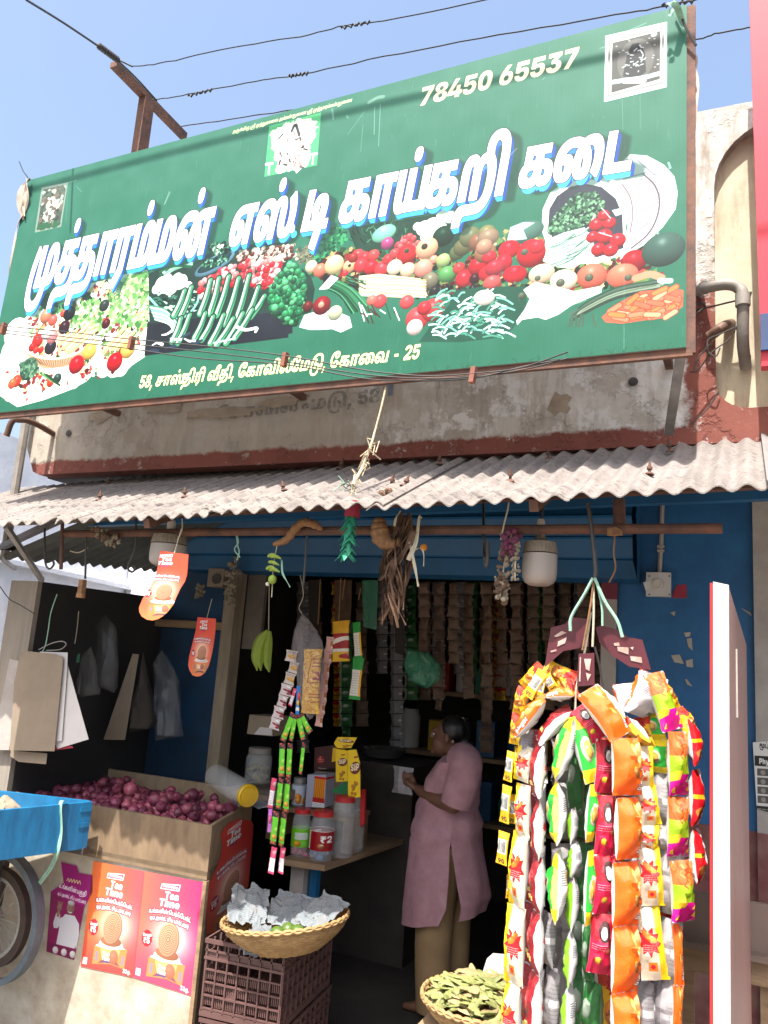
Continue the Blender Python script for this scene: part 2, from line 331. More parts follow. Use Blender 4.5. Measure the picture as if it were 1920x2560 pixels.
[116,1182,[248,-159,2685,-159,2600,-118,2550,-45,2528,48,28,100,28,111,2528,166,2552,262,2599,340,2670,396,2762,426,320,426,2858,426,2928,411,456,396,2980,382,3018,348,3044,296,3058,223,558,170,558,0,462,0,462,157,2962,191,2955,254,2936,306,418,324,2902,340,2853,360,318,360,2780,360,2716,336,2668,292,2636,230,2620,150,120,104,2620,40,2642,-38,2678,-80,2724,-94,248,-94,2777,-94,2816,-76,2838,-43,2848,2,348,28,2848,57,2838,92,2818,108,304,108,2794,108,2777,102,269,95,264,158,2778,166,2812,173,325,173,2860,173,2914,140,2942,76,442,26,2942,-20,2916,-89,2866,-136,2794,-159],[186,0,186,284,281,284,281,0]],
[12,930,[142,-6,2603,-6,2548,24,2518,80,18,120,2518,163,2548,222,73,241,2595,258,2648,277,2718,284,265,284,287,284,287,220,242,220,2720,220,2683,216,2654,206,144,199,2626,187,2604,146,104,113,2604,96,2612,71,2628,57,142,57,2651,57,2664,64,2670,78,170,87,2670,103,2653,117,139,117,2621,117,2592,97,78,81,62,130,2584,150,2635,178,168,178,2710,178,2760,132,260,88,2760,60,2736,17,2684,-6],[296,0,296,220,268,220,276,284,456,284,456,220,390,220,390,0]],
[122,1291,[156,-6,2612,-6,2549,14,2516,54,16,84,2516,112,2550,154,2626,178,190,178,289,178,2821,178,2885,164,2938,131,2970,74,470,32,2970,4,2953,-41,440,-60,442,-71,2920,-101,2848,-141,2750,-160,190,-160,177,-160,2624,-160,2551,-142,2512,-105,12,-76,2512,-64,2522,-46,30,-40,2540,-32,2570,-25,90,-25,546,-25,592,-90,380,-90,352,-80,104,-80,2600,-80,2596,-83,96,-86,2596,-94,2631,-102,172,-102,195,-102,2728,-102,2786,-95,2830,-79,346,-66,349,-50,2858,-39,2871,-18,2877,11,377,32,2877,64,2849,102,2802,117,272,117,176,117,2655,117,2632,114,124,110,2616,107,2608,96,108,88,2608,72,2634,59,158,59,2676,59,2702,70,2717,96,217,120,217,220,150,220,150,151,64,143,64,284,404,284,404,220,310,220,310,126,2810,92,2792,44,274,28,2756,10,2698,-6],[516,-90,516,284,612,284,612,-90]],
[131,855,[298,-142,298,0,34,0,34,284,129,284,129,65,298,65,298,284,394,284,394,-142]],
[134,1280,[243,-156,2684,-156,2600,-120,2548,-58,2524,22,24,68,24,76,2524,117,2543,194,2576,263,94,290,168,249,2640,208,2612,118,112,70,112,65,2612,34,2625,-22,2654,-64,2706,-89,244,-89,2784,-89,2833,-61,2859,-10,362,22,456,16,2948,-45,2892,-120,2802,-156],[476,290,3028,290,3092,250,3121,180,621,138,3121,96,3098,44,577,28,3064,18,3029,6,2982,0,450,0,190,0,190,284,285,284,285,65,361,65,361,176,2861,210,2878,250,394,264,2908,277,2952,290],[484,226,2978,226,2968,221,464,217,2960,211,2956,196,456,178,456,65,464,65,2986,65,3014,78,3027,110,527,138,3027,166,3018,204,3000,226]],
[135,1448,[300,-156,2739,-156,2638,-122,2562,-55,2522,46,22,114,2522,156,2542,222,2578,267,2628,290,158,290,2694,290,2738,266,2760,225,260,202,2760,174,2741,130,2696,106,156,106,2632,106,2582,122,64,146,84,215,2600,190,2633,170,148,170,2660,170,2678,182,178,200,2678,216,2663,228,156,228,2643,228,2623,206,2611,168,108,142,2608,135,2608,124,108,117,2608,50,2658,-42,2746,-89,302,-89,2843,-89,2896,-69,2928,-36,2944,3,446,22,540,16,3032,-23,3002,-86,2948,-131,2862,-156],[560,290,3112,290,3176,250,3205,180,705,138,3205,96,3182,44,661,28,3148,18,3113,6,3066,0,534,0,274,0,274,284,369,284,369,65,445,65,445,176,2945,210,2962,250,478,264,2992,277,3036,290],[568,226,3062,226,3052,221,548,217,3044,211,3040,196,540,178,540,65,548,65,3070,65,3098,78,3111,110,611,138,3111,166,3102,204,3084,226]],
[140,1236,[487,173,3024,173,3075,143,3102,87,602,48,3102,-10,3060,-89,2984,-138,2882,-160,322,-160,315,-160,2770,-160,2686,-146,2612,-113,2556,-58,2524,23,24,78,24,82,2524,122,2542,196,2574,263,92,291,166,249,2639,208,2612,126,112,86,112,81,2612,40,2636,-25,2686,-70,2762,-93,316,-93,324,-93,2884,-93,2966,-60,3006,2,506,48,3006,66,2996,94,2977,108,462,108,2953,108,2936,102,428,95,422,158,2936,166,2972,173],[188,0,188,284,506,284,506,220,440,220,440,0,345,0,345,220,283,220,283,0]],
[143,1350,[346,290,2894,290,2960,250,2994,172,494,117,2994,68,2974,-10,456,-43,449,-68,2913,-116,2790,-160,204,-160,177,-160,2622,-160,2548,-142,2511,-105,11,-76,2511,-64,2520,-46,28,-40,2538,-32,2569,-25,88,-25,580,-25,580,-90,406,-90,380,-80,102,-80,2599,-80,2594,-83,94,-86,2594,-94,2631,-102,176,-102,192,-102,2748,-102,2826,-82,350,-60,361,-37,2874,-18,2891,34,2899,90,399,114,2899,152,2884,201,2857,226,338,226,2827,226,2812,220,306,214,2796,205,2788,174,288,149,288,0,193,0,193,148,2693,176,2690,207,183,216,2680,220,2669,226,162,226,2654,226,2643,220,139,216,2631,206,2628,176,128,152,128,0,32,0,32,155,2532,185,2543,228,2562,258,76,268,2590,279,2628,290,152,290,2680,290,2718,274,2745,242,257,220,226,221,2740,243,2774,274,2817,290],[546,-90,546,284,641,284,641,-90]],
[145,1506,[522,426,3065,426,3130,405,652,388,3178,368,3208,316,3219,247,719,204,719,0,624,0,624,205,3124,240,3117,291,3100,328,586,340,3075,350,3044,361,523,361,2996,361,2962,344,2946,317,446,302,2946,289,2952,269,2967,253,2990,242,508,239,508,172,2967,174,2901,206,2862,263,362,300,2862,334,2898,392,2968,426],[142,-6,2603,-6,2548,24,2518,82,18,124,2518,165,2549,228,2604,270,2676,290,216,290,2758,290,2813,275,334,259,2852,245,2874,206,2886,152,388,116,2888,104,2892,88,2898,76,402,70,2908,65,2923,59,432,59,2946,59,2965,72,2974,101,474,126,2974,150,2966,188,2951,224,442,240,520,284,3036,262,3058,215,3070,164,570,133,3070,94,3040,32,2979,-6,430,-6,2900,-6,2858,4,342,15,2820,30,2796,78,293,114,2792,131,2788,162,2779,190,270,201,2762,212,2733,226,210,226,2680,226,2632,200,2604,152,104,118,2604,98,2612,71,2628,57,141,57,2651,57,2664,64,2670,78,170,87,2670,103,2653,117,138,117,2621,117,2592,97,78,81,62,130,2584,150,2635,178,168,178,2710,178,2760,133,260,88,2760,60,2736,17,2684,-6]],
[155,1194,[142,-6,2603,-6,2548,24,2518,81,18,122,2518,178,2570,253,2658,290,214,290,2762,290,2832,267,2875,226,2896,172,396,142,2896,124,2889,82,381,65,468,65,468,284,563,284,563,0,285,0,282,50,2792,66,2800,106,300,130,2800,160,2778,203,2736,226,208,226,2675,226,2629,200,2604,151,104,118,2604,98,2612,71,2628,57,142,57,2651,57,2664,64,2670,78,170,87,2670,103,2653,117,139,117,2621,117,2592,97,78,81,62,130,2584,150,2635,178,168,178,2710,178,2760,132,260,88,2760,60,2736,17,2684,-6],[494,426,3050,426,3104,385,604,354,3104,323,3059,288,514,288,2969,288,2932,324,432,353,2932,372,2954,410,470,422,518,407,3004,392,2989,371,489,358,2989,350,2994,340,3004,334,512,334,3023,334,3033,345,533,353,3033,363,3016,372,503,372,2988,372,2958,366,446,360,2933,351,2915,327,415,306,2915,294,2922,276,2936,262,2958,252,472,248,472,178,2942,184,2893,208,2858,242,2840,283,340,306,2840,328,2856,371,2892,405,2951,426]],
[163,1732,[740,185,3276,185,3325,154,3348,100,848,65,3348,21,3318,-46,3264,-95,728,-111,3181,-132,3068,-154,2940,-160,370,-160,324,-160,2775,-160,2698,-158,2638,-151,116,-144,2586,-134,2551,-100,51,-72,2551,-50,2574,-20,2622,-4,159,-4,2695,-4,2759,-17,280,-22,268,-80,2748,-74,2711,-68,2678,-65,165,-65,2650,-65,2637,-68,137,-76,2637,-82,2658,-90,2704,-95,2782,-97,340,-97,364,-97,2907,-97,2996,-94,3082,-84,3156,-64,686,-47,3218,-30,3256,24,756,65,3256,92,3234,120,712,120,3202,120,3179,111,672,105,664,166,3180,175,3216,185],[34,0,34,284,129,284,129,65,271,65,271,160,2771,188,2782,228,2802,258,315,268,2830,280,2864,290,386,290,2904,290,2932,281,440,274,440,284,750,284,750,220,684,220,684,0,588,0,588,220,526,220,526,0,432,0,432,164,2932,184,2926,211,2912,226,400,226,2892,226,2882,220,378,216,2870,206,2866,176,366,152,366,0],[746,426,3302,426,3356,386,856,354,3356,323,3312,288,767,288,3222,288,3184,324,684,353,3184,372,3206,410,722,422,770,407,3256,392,3242,371,742,358,3242,350,3246,340,3257,334,765,334,3276,334,3286,345,786,353,3286,363,3268,372,756,372,3242,372,3210,366,699,360,3186,351,3168,328,668,308,3168,297,3172,278,677,268,605,255,3098,269,3092,298,592,316,3092,334,3108,372,3144,406,3204,426]],
[18,967,[156,-6,2612,-6,2549,14,2516,54,16,84,2516,112,2550,154,2626,178,190,178,310,178,2836,178,2878,174,2910,164,425,156,2944,146,2967,110,467,84,2967,41,2912,-6,360,-6,2846,-6,2812,-3,298,0,312,64,2819,62,2832,60,342,60,2858,60,2878,73,378,87,2878,97,2866,109,2847,115,2824,117,311,117,176,117,2655,117,2632,114,124,110,2616,107,2608,96,108,88,2608,72,2634,59,158,59,2676,59,2702,70,2717,96,217,120,217,220,150,220,150,151,64,143,64,284,404,284,404,220,310,220,310,126,2810,92,2792,44,274,28,2756,10,2698,-6]],
[20,864,[156,-6,2611,-6,2548,14,2516,54,16,84,2516,112,2550,154,2626,178,190,178,405,178,405,117,176,117,2655,117,2632,114,124,110,2616,107,2608,96,108,88,2608,72,2634,59,158,59,2676,59,2702,70,2717,96,217,120,217,220,150,220,150,151,64,143,64,284,405,284,405,220,310,220,310,126,2810,92,2792,44,274,28,2756,10,2698,-6]],
[220,572,[104,0,22,118,32,175,45,175,2563,175,2584,180,91,185,2600,192,2608,216,108,237,2608,254,2600,280,90,286,2585,291,2568,296,53,296,22,296,22,357,266,357,266,296,169,296,2680,288,2696,256,196,234,2696,202,2677,158,2637,131,104,124,108,134,212,0],[22,204,22,266,266,266,266,204]],
[23,760,[34,0,34,284,129,284,129,65,372,65,372,0]],
[24,1911,[142,-6,2603,-6,2548,24,2518,81,18,122,2518,174,2574,250,2674,290,242,290,2775,290,2830,282,2879,263,402,248,414,239,2954,210,3002,144,502,98,3002,62,2976,16,2928,-6,393,-6,2856,-6,2805,19,2780,67,280,101,2780,128,2796,174,2824,214,342,229,356,243,2890,268,2967,290,512,290,3044,290,3094,282,3139,261,663,244,676,230,3198,213,3230,172,3246,124,746,98,3246,62,3221,16,3172,-6,638,-6,3100,-6,3050,19,3024,67,524,101,3024,128,3046,179,3082,220,604,234,616,246,3136,259,3181,276,3242,284,786,284,947,284,947,220,881,220,881,0,786,0,786,220,772,220,3248,220,3214,215,3188,208,3168,197,660,191,3142,180,3120,150,3110,117,610,98,3110,76,3124,57,635,57,3145,57,3156,68,3160,86,660,98,3160,118,3147,154,3123,184,606,196,3087,210,3042,226,512,226,2980,226,2934,209,414,194,2899,183,2877,154,2865,120,365,100,2865,77,2879,57,390,57,2900,57,2912,68,2916,86,416,98,2916,126,2884,178,353,196,2832,212,2781,226,244,226,2704,226,2646,202,2611,160,106,136,2605,132,2604,119,104,115,2604,104,2610,77,2626,56,144,56,2652,56,2664,63,2670,77,170,87,2670,103,2653,117,139,117,2621,117,2592,97,78,81,62,130,2584,150,2635,178,168,178,2710,178,2760,132,260,88,2760,60,2736,17,2684,-6]],
[25,971,[156,-6,2612,-6,2549,14,2516,54,16,84,2516,112,2550,154,2626,178,190,178,286,178,2842,178,2924,153,2969,96,469,48,2969,8,2937,-42,410,-58,2890,-70,2840,-84,2777,-90,240,-90,182,-90,2659,-90,2635,-94,126,-100,2620,-105,2612,-122,112,-134,2612,-141,2612,-151,113,-156,20,-161,2518,-150,2516,-127,16,-115,2516,-92,2536,-56,52,-46,2564,-38,2588,-29,2624,-25,152,-25,220,-25,2750,-25,2802,-22,2842,-10,355,1,2865,10,2876,36,376,54,2876,72,2864,96,2840,110,2808,117,288,117,176,117,2655,117,2632,114,124,110,2616,107,2608,96,108,88,2608,72,2634,59,158,59,2676,59,2702,70,2717,96,217,120,217,220,150,220,150,151,64,143,64,284,404,284,404,220,310,220,310,126,2810,92,2792,44,274,28,2756,10,2698,-6]],
[27,1422,[142,-6,2603,-6,2548,24,2518,81,18,122,2518,174,2574,250,2674,290,242,290,2775,290,2830,282,2879,263,402,248,414,239,2954,210,3002,144,502,98,3002,62,2976,16,2928,-6,393,-6,2856,-6,2805,19,2780,67,280,101,2780,128,2801,179,2838,220,359,234,372,246,2892,259,2936,276,2998,284,542,284,702,284,702,220,636,220,636,0,542,0,542,220,527,220,3004,220,2969,215,2943,208,2924,197,415,191,2898,180,2876,150,2865,117,365,98,2865,76,2879,57,390,57,2900,57,2912,68,2916,86,416,98,2916,126,2884,178,353,196,2832,212,2781,226,244,226,2704,226,2646,202,2611,160,106,136,2606,131,2604,120,104,115,2604,97,2612,71,2628,57,142,57,2651,57,2664,64,2670,78,170,87,2670,103,2653,117,139,117,2621,117,2592,97,78,81,62,130,2584,150,2635,178,168,178,2710,178,2760,132,260,88,2760,60,2736,17,2684,-6]],
[28,855,[34,0,34,284,129,284,129,65,298,65,298,284,394,284,394,0]],
[29,968,[320,290,2872,290,2936,250,2965,180,465,138,2965,96,2942,44,421,28,2908,18,2873,6,2826,0,294,0,34,0,34,284,129,284,129,65,205,65,205,176,2705,210,2722,250,238,264,2752,277,2796,290],[328,226,2822,226,2812,221,308,217,2804,211,2800,196,300,178,300,65,308,65,2830,65,2858,78,2871,110,371,138,2871,166,2862,204,2844,226]],
[31,729,[178,-107,118,-52,195,20,195,220,129,220,129,0,34,0,34,284,356,284,356,220,290,220,290,0]],
[32,1030,[346,290,2894,290,2960,250,2994,174,494,120,2994,58,2960,-22,431,-44,2910,-62,2858,-82,2791,-90,246,-90,179,-90,2656,-90,2632,-94,124,-100,2616,-105,2608,-122,108,-134,2608,-141,2610,-151,110,-156,16,-161,2515,-150,2514,-127,14,-116,2514,-92,2533,-56,50,-46,2560,-38,2586,-29,2622,-25,148,-25,240,-25,2782,-25,2842,-13,2880,18,2899,74,399,118,2899,154,2884,202,2857,226,338,226,2827,226,2812,220,306,214,2796,205,2788,174,288,149,288,0,193,0,193,148,2693,176,2690,207,183,216,2680,220,2669,226,162,226,2654,226,2643,220,139,216,2631,206,2628,176,128,152,128,0,32,0,32,155,2532,185,2543,228,2562,258,76,268,2590,279,2628,290,152,290,2680,290,2718,274,2745,242,257,220,226,221,2740,243,2774,274,2817,290]],
[33,1180,[142,-6,2603,-6,2548,24,2518,82,18,124,2518,165,2549,228,2604,270,2676,290,216,290,2758,290,2813,275,334,259,2852,245,2874,206,2886,152,388,116,2888,104,2892,88,2898,76,402,70,2908,65,2923,59,432,59,2946,59,2965,72,2974,101,474,126,2974,150,2964,196,2941,242,424,263,502,308,3038,265,3070,179,570,133,3070,94,3040,32,2979,-6,430,-6,2900,-6,2858,4,342,15,2820,30,2796,78,293,114,2792,131,2788,162,2779,190,270,201,2762,212,2733,226,210,226,2680,226,2632,200,2604,152,104,118,2604,98,2612,71,2628,57,141,57,2651,57,2664,64,2670,78,170,87,2670,103,2653,117,138,117,2621,117,2592,97,78,81,62,130,2584,150,2635,178,168,178,2710,178,2760,133,260,88,2760,60,2736,17,2684,-6]],
[34,1244,[142,-6,2603,-6,2548,24,2518,82,18,124,2518,166,2548,228,2600,270,2665,290,200,290,2730,290,2779,278,2824,253,348,233,307,170,2788,194,2740,226,202,226,2674,226,2629,200,2604,152,104,118,2604,98,2612,71,2628,57,142,57,2651,57,2664,64,2670,78,170,87,2670,103,2653,117,139,117,2621,117,2592,97,78,81,62,130,2584,150,2635,178,168,178,2710,178,2760,133,260,88,2760,60,2736,17,2684,-6],[296,0,296,239,306,234,306,284,614,284,614,220,548,220,548,0,452,0,452,220,390,220,390,0]],
[36,1194,[142,-6,2603,-6,2548,24,2518,81,18,122,2518,178,2570,253,2658,290,214,290,2762,290,2832,267,2875,226,2896,172,396,142,2896,124,2889,82,381,65,468,65,468,284,563,284,563,0,285,0,282,50,2792,66,2800,106,300,130,2800,160,2778,203,2736,226,208,226,2675,226,2629,200,2604,151,104,118,2604,98,2612,71,2628,57,142,57,2651,57,2664,64,2670,78,170,87,2670,103,2653,117,139,117,2621,117,2592,97,78,81,62,130,2584,150,2635,178,168,178,2710,178,2760,132,260,88,2760,60,2736,17,2684,-6]],
[41,729,[34,0,34,284,356,284,356,220,290,220,290,0,195,0,195,220,129,220,129,0]],
[42,326,[-40,426,2501,426,2564,402,85,382,2600,367,2620,330,2629,274,129,234,129,0,34,0,34,218,2534,245,2532,294,2520,334,6,346,2498,354,2476,362,-39,362,2441,362,2418,348,2408,326,-92,314,2408,300,2415,273,-77,258,-170,258,2324,269,2317,302,-183,314,2317,345,2342,388,2384,414,2434,426]],
[46,1030,[212,-6,2665,-6,2594,22,2546,73,2522,146,22,190,2522,244,2560,331,2628,392,2720,426,276,426,2816,426,2889,406,416,386,2938,370,2967,323,2981,258,481,213,481,0,386,0,386,178,2886,216,2880,275,2866,318,352,332,2839,346,2800,359,272,359,2740,359,2683,338,2638,296,2613,232,113,188,2613,156,2622,110,2636,78,2654,60,165,56,188,58,2694,58,2712,56,221,56,2742,56,2760,79,260,96,2760,109,2748,132,231,132,2716,132,2700,112,200,94,2700,76,2714,47,220,40,145,46,2640,56,2632,86,132,104,2632,130,2654,170,2700,194,236,194,2776,194,2826,166,2849,121,349,96,2849,64,2816,18,2756,-6]],
[47,825,[250,-6,2699,-6,2615,22,2554,76,2521,156,21,208,2521,259,2555,340,2617,396,2702,426,254,426,2800,426,2866,403,2903,357,403,321,2903,296,2879,254,2828,228,288,228,2750,228,2700,252,2676,294,176,318,2676,336,2688,367,195,379,278,379,2770,374,2754,342,254,325,2754,305,2774,290,285,290,2801,290,2814,310,314,324,2814,332,2806,350,2785,364,266,364,2764,364,2740,362,228,360,2707,360,2666,338,2632,300,2612,244,112,208,2612,170,2634,112,2669,76,2712,58,234,58,2743,57,2756,56,258,56,2779,56,2800,70,2808,89,308,97,2808,110,2794,132,278,132,2764,132,2748,113,248,96,2748,78,2762,46,270,40,187,44,2680,58,2670,84,170,106,2670,130,2693,170,2742,194,280,194,2822,194,2874,166,2897,123,397,98,2897,69,2866,22,2802,-6]],
[48,1349,[142,-6,2603,-6,2548,24,2518,81,18,122,2518,174,2574,250,2674,290,242,290,2775,290,2830,282,2880,264,404,248,416,240,2958,212,3002,143,502,97,3002,62,2976,16,2928,-6,394,-6,2858,-6,2806,20,2780,69,280,104,2780,127,2792,171,2816,211,334,227,348,244,2877,269,2946,290,487,290,3046,290,3120,250,3155,182,655,142,3155,111,3142,56,3122,10,612,-6,532,35,3044,54,3060,98,560,133,3060,162,3038,203,3002,226,480,226,2954,226,2925,210,410,196,2898,186,2877,156,2865,119,365,98,2865,76,2879,57,390,57,2900,57,2912,68,2916,86,416,98,2916,126,2886,178,354,196,2833,212,2781,226,244,226,2704,226,2646,202,2611,160,106,136,2605,132,2604,126,104,115,2604,97,2612,71,2628,57,142,57,2651,57,2664,64,2670,78,170,87,2670,103,2653,117,139,117,2621,117,2592,97,78,81,62,130,2584,150,2635,178,168,178,2710,178,2760,132,260,88,2760,60,2736,17,2684,-6]],
[5,1034,[132,-6,2596,-6,2544,18,2516,62,16,93,2516,124,2544,168,2596,192,132,192,2667,192,2718,168,2746,124,246,93,2746,62,2718,18,2667,-6],[132,56,2645,56,2662,74,162,93,2662,112,2645,130,132,130,2618,130,2601,112,101,93,2601,74,2618,56],[386,-6,2850,-6,2798,18,2770,62,270,93,2770,124,2798,168,2850,192,386,192,2921,192,2972,168,3000,124,500,93,3000,62,2972,18,2921,-6],[386,56,2899,56,2916,74,416,93,2916,112,2899,130,386,130,2872,130,2855,112,355,93,2855,74,2872,56],[258,228,2724,228,2672,251,2644,296,144,326,2644,358,2672,402,2724,426,258,426,2794,426,2846,402,2874,358,374,326,2874,296,2846,251,2794,228],[258,290,2772,290,2789,308,289,326,2789,345,2772,363,258,363,2744,363,2728,345,228,326,2728,308,2745,290]],
[6,1277,[188,-76,2631,-76,2552,-48,2511,0,11,32,2511,53,2526,78,38,86,2549,92,2574,98,2604,100,124,100,520,100,518,36,126,36,2622,36,2616,36,2612,35,109,34,2603,30,103,22,2603,7,2646,-11,194,-11,198,-11,2752,-11,2823,10,2865,48,374,72,374,88,2875,96,2876,112,376,117,2876,144,2862,192,2830,224,303,229,2798,230,2785,230,278,230,2764,230,2742,225,2728,212,228,200,2728,187,2742,173,254,173,2766,173,2782,186,282,204,2782,221,2763,250,249,264,306,284,2818,273,2837,246,2848,212,348,191,2848,178,2841,150,2820,126,2780,111,247,111,2720,111,2672,130,2644,168,144,198,2644,230,2678,270,2738,290,275,290,2824,290,2896,263,2944,215,2966,154,466,120,2966,110,2964,92,464,84,464,62,2945,18,2874,-44,2768,-76,198,-76],[510,-77,510,284,604,284,604,-77]],
[77,825,[156,-6,2612,-6,2549,14,2516,54,16,84,2516,112,2550,154,2626,178,190,178,310,178,2836,178,2878,174,2910,164,425,156,2944,146,2967,110,467,84,2967,41,2912,-6,360,-6,2846,-6,2812,-3,298,0,312,64,2819,62,2832,60,342,60,2858,60,2878,73,378,87,2878,97,2866,109,2847,115,2824,117,311,117,176,117,2655,117,2632,114,124,110,2616,107,2608,96,108,88,2608,72,2634,59,158,59,2676,59,2702,70,2717,96,217,120,217,220,150,220,150,151,64,143,64,284,404,284,404,220,310,220,310,126,2810,92,2792,44,274,28,2756,10,2698,-6],[256,328,2734,328,2706,354,206,376,2706,398,2734,423,256,423,2778,423,2805,398,305,376,2805,354,2778,328]],
[78,1044,[34,0,34,284,382,284,382,220,284,220,284,169,2799,178,2830,185,348,185,2882,185,2924,162,2944,126,444,108,2944,92,2938,72,434,65,487,65,486,0,189,0,189,65,341,65,2844,70,2849,83,349,92,2849,106,2834,120,322,120,2812,120,2794,114,284,107,284,86,189,86,189,220,129,220,129,0],[458,0,456,65,493,65,493,284,588,284,588,0],[311,328,2790,328,2762,354,262,376,2762,398,2790,423,311,423,2833,423,2860,398,360,376,2860,354,2833,328]],
[82,693,[34,0,34,284,129,284,129,65,372,65,372,0],[205,328,2684,328,2656,354,156,376,2656,398,2684,423,205,423,2727,423,2754,398,254,376,2754,354,2727,328]],
[83,1649,[142,-6,2603,-6,2548,24,2518,81,18,122,2518,174,2574,250,2674,290,242,290,2775,290,2830,282,2879,263,402,248,414,239,2954,210,3002,144,502,98,3002,62,2976,16,2928,-6,393,-6,2856,-6,2805,19,2780,67,280,101,2780,128,2796,174,2824,214,342,229,356,243,2890,268,2967,290,512,290,3044,290,3094,282,3139,261,663,244,676,230,3198,213,3230,172,3246,124,746,98,3246,62,3221,16,3172,-6,638,-6,3100,-6,3050,19,3024,67,524,101,3024,128,3046,179,3082,220,604,234,616,246,3136,259,3181,276,3242,284,786,284,947,284,947,220,881,220,881,0,786,0,786,220,772,220,3248,220,3214,215,3188,208,3168,197,660,191,3142,180,3120,150,3110,117,610,98,3110,76,3124,57,635,57,3145,57,3156,68,3160,86,660,98,3160,118,3147,154,3123,184,606,196,3087,210,3042,226,512,226,2980,226,2934,209,414,194,2899,183,2877,154,2865,120,365,100,2865,77,2879,57,390,57,2900,57,2912,68,2916,86,416,98,2916,126,2884,178,353,196,2832,212,2781,226,244,226,2704,226,2646,202,2611,160,106,136,2605,132,2604,119,104,115,2604,104,2610,77,2626,56,144,56,2652,56,2664,63,2670,77,170,87,2670,103,2653,117,139,117,2621,117,2592,97,78,81,62,130,2584,150,2635,178,168,178,2710,178,2760,132,260,88,2760,60,2736,17,2684,-6],[478,328,2956,328,2928,354,428,376,2928,398,2956,423,478,423,3000,423,3027,398,527,376,3027,354,3000,328]],
[84,825,[156,-6,2612,-6,2549,14,2516,54,16,84,2516,112,2550,154,2626,178,190,178,286,178,2842,178,2924,153,2969,96,469,48,2969,8,2937,-42,410,-58,2890,-70,2840,-84,2777,-90,240,-90,182,-90,2659,-90,2635,-94,126,-100,2620,-105,2612,-122,112,-134,2612,-141,2612,-151,113,-156,20,-161,2518,-150,2516,-127,16,-115,2516,-92,2536,-56,52,-46,2564,-38,2588,-29,2624,-25,152,-25,220,-25,2750,-25,2802,-22,2842,-10,355,1,2865,10,2876,36,376,54,2876,72,2864,96,2840,110,2808,117,288,117,176,117,2655,117,2632,114,124,110,2616,107,2608,96,108,88,2608,72,2634,59,158,59,2676,59,2702,70,2717,96,217,120,217,220,150,220,150,151,64,143,64,284,404,284,404,220,310,220,310,126,2810,92,2792,44,274,28,2756,10,2698,-6],[256,328,2734,328,2706,354,206,376,2706,398,2734,423,256,423,2778,423,2805,398,305,376,2805,354,2778,328]],
[86,1234,[142,-6,2603,-6,2548,24,2518,81,18,122,2518,174,2574,250,2674,290,242,290,2775,290,2830,282,2879,263,402,248,414,239,2954,210,3002,144,502,98,3002,62,2976,16,2928,-6,393,-6,2856,-6,2805,19,2780,67,280,101,2780,128,2801,179,2838,220,359,234,372,246,2892,259,2936,276,2998,284,542,284,702,284,702,220,636,220,636,0,542,0,542,220,527,220,3004,220,2969,215,2943,208,2924,197,415,191,2898,180,2876,150,2865,117,365,98,2865,76,2879,57,390,57,2900,57,2912,68,2916,86,416,98,2916,126,2884,178,353,196,2832,212,2781,226,244,226,2704,226,2646,202,2611,160,106,136,2606,131,2604,120,104,115,2604,97,2612,71,2628,57,142,57,2651,57,2664,64,2670,78,170,87,2670,103,2653,117,139,117,2621,117,2592,97,78,81,62,130,2584,150,2635,178,168,178,2710,178,2760,132,260,88,2760,60,2736,17,2684,-6],[356,328,2834,328,2806,354,306,376,2806,398,2834,423,356,423,2878,423,2905,398,405,376,2905,354,2878,328]],
[87,778,[34,0,34,284,129,284,129,65,298,65,298,284,394,284,394,0],[214,328,2692,328,2664,354,164,376,2664,398,2692,423,214,423,2736,423,2763,398,263,376,2763,354,2736,328]],
[88,858,[320,290,2872,290,2936,250,2965,180,465,138,2965,96,2942,44,421,28,2908,18,2873,6,2826,0,294,0,34,0,34,284,129,284,129,65,205,65,205,176,2705,210,2722,250,238,264,2752,277,2796,290],[328,226,2822,226,2812,221,308,217,2804,211,2800,196,300,178,300,65,308,65,2830,65,2858,78,2871,110,371,138,2871,166,2862,204,2844,226],[242,328,2720,328,2692,354,192,376,2692,398,2720,423,242,423,2764,423,2792,398,292,376,2792,354,2764,328]],
[89,963,[188,0,188,284,284,284,284,65,406,65,406,284,502,284,502,0],[128,-6,2608,-6,2574,6,62,18,2552,28,2539,53,2532,88,32,112,32,284,128,284,128,114,2628,96,2631,72,138,66,2642,62,2652,58,160,58,2676,58,2694,76,201,88,203,24,2690,10,2656,-6],[268,328,2746,328,2718,354,218,376,2718,398,2746,423,268,423,2790,423,2817,398,317,376,2817,354,2790,328]],
[90,640,[178,-107,118,-52,195,20,195,220,129,220,129,0,34,0,34,284,356,284,356,220,290,220,290,0],[182,328,2660,328,2632,354,132,376,2632,398,2660,423,182,423,2704,423,2732,398,232,376,2732,354,2704,328]],
[92,1013,[142,-6,2603,-6,2548,24,2518,82,18,124,2518,165,2549,228,2604,270,2676,290,216,290,2758,290,2813,275,334,259,2852,245,2874,206,2886,152,388,116,2888,104,2892,88,2898,76,402,70,2908,65,2923,59,432,59,2946,59,2965,72,2974,101,474,126,2974,150,2964,196,2941,242,424,263,502,308,3038,265,3070,179,570,133,3070,94,3040,32,2979,-6,430,-6,2900,-6,2858,4,342,15,2820,30,2796,78,293,114,2792,131,2788,162,2779,190,270,201,2762,212,2733,226,210,226,2680,226,2632,200,2604,152,104,118,2604,98,2612,71,2628,57,141,57,2651,57,2664,64,2670,78,170,87,2670,103,2653,117,138,117,2621,117,2592,97,78,81,62,130,2584,150,2635,178,168,178,2710,178,2760,133,260,88,2760,60,2736,17,2684,-6],[295,328,2774,328,2746,354,246,376,2746,398,2774,423,295,423,2817,423,2844,398,344,376,2844,354,2817,328]],
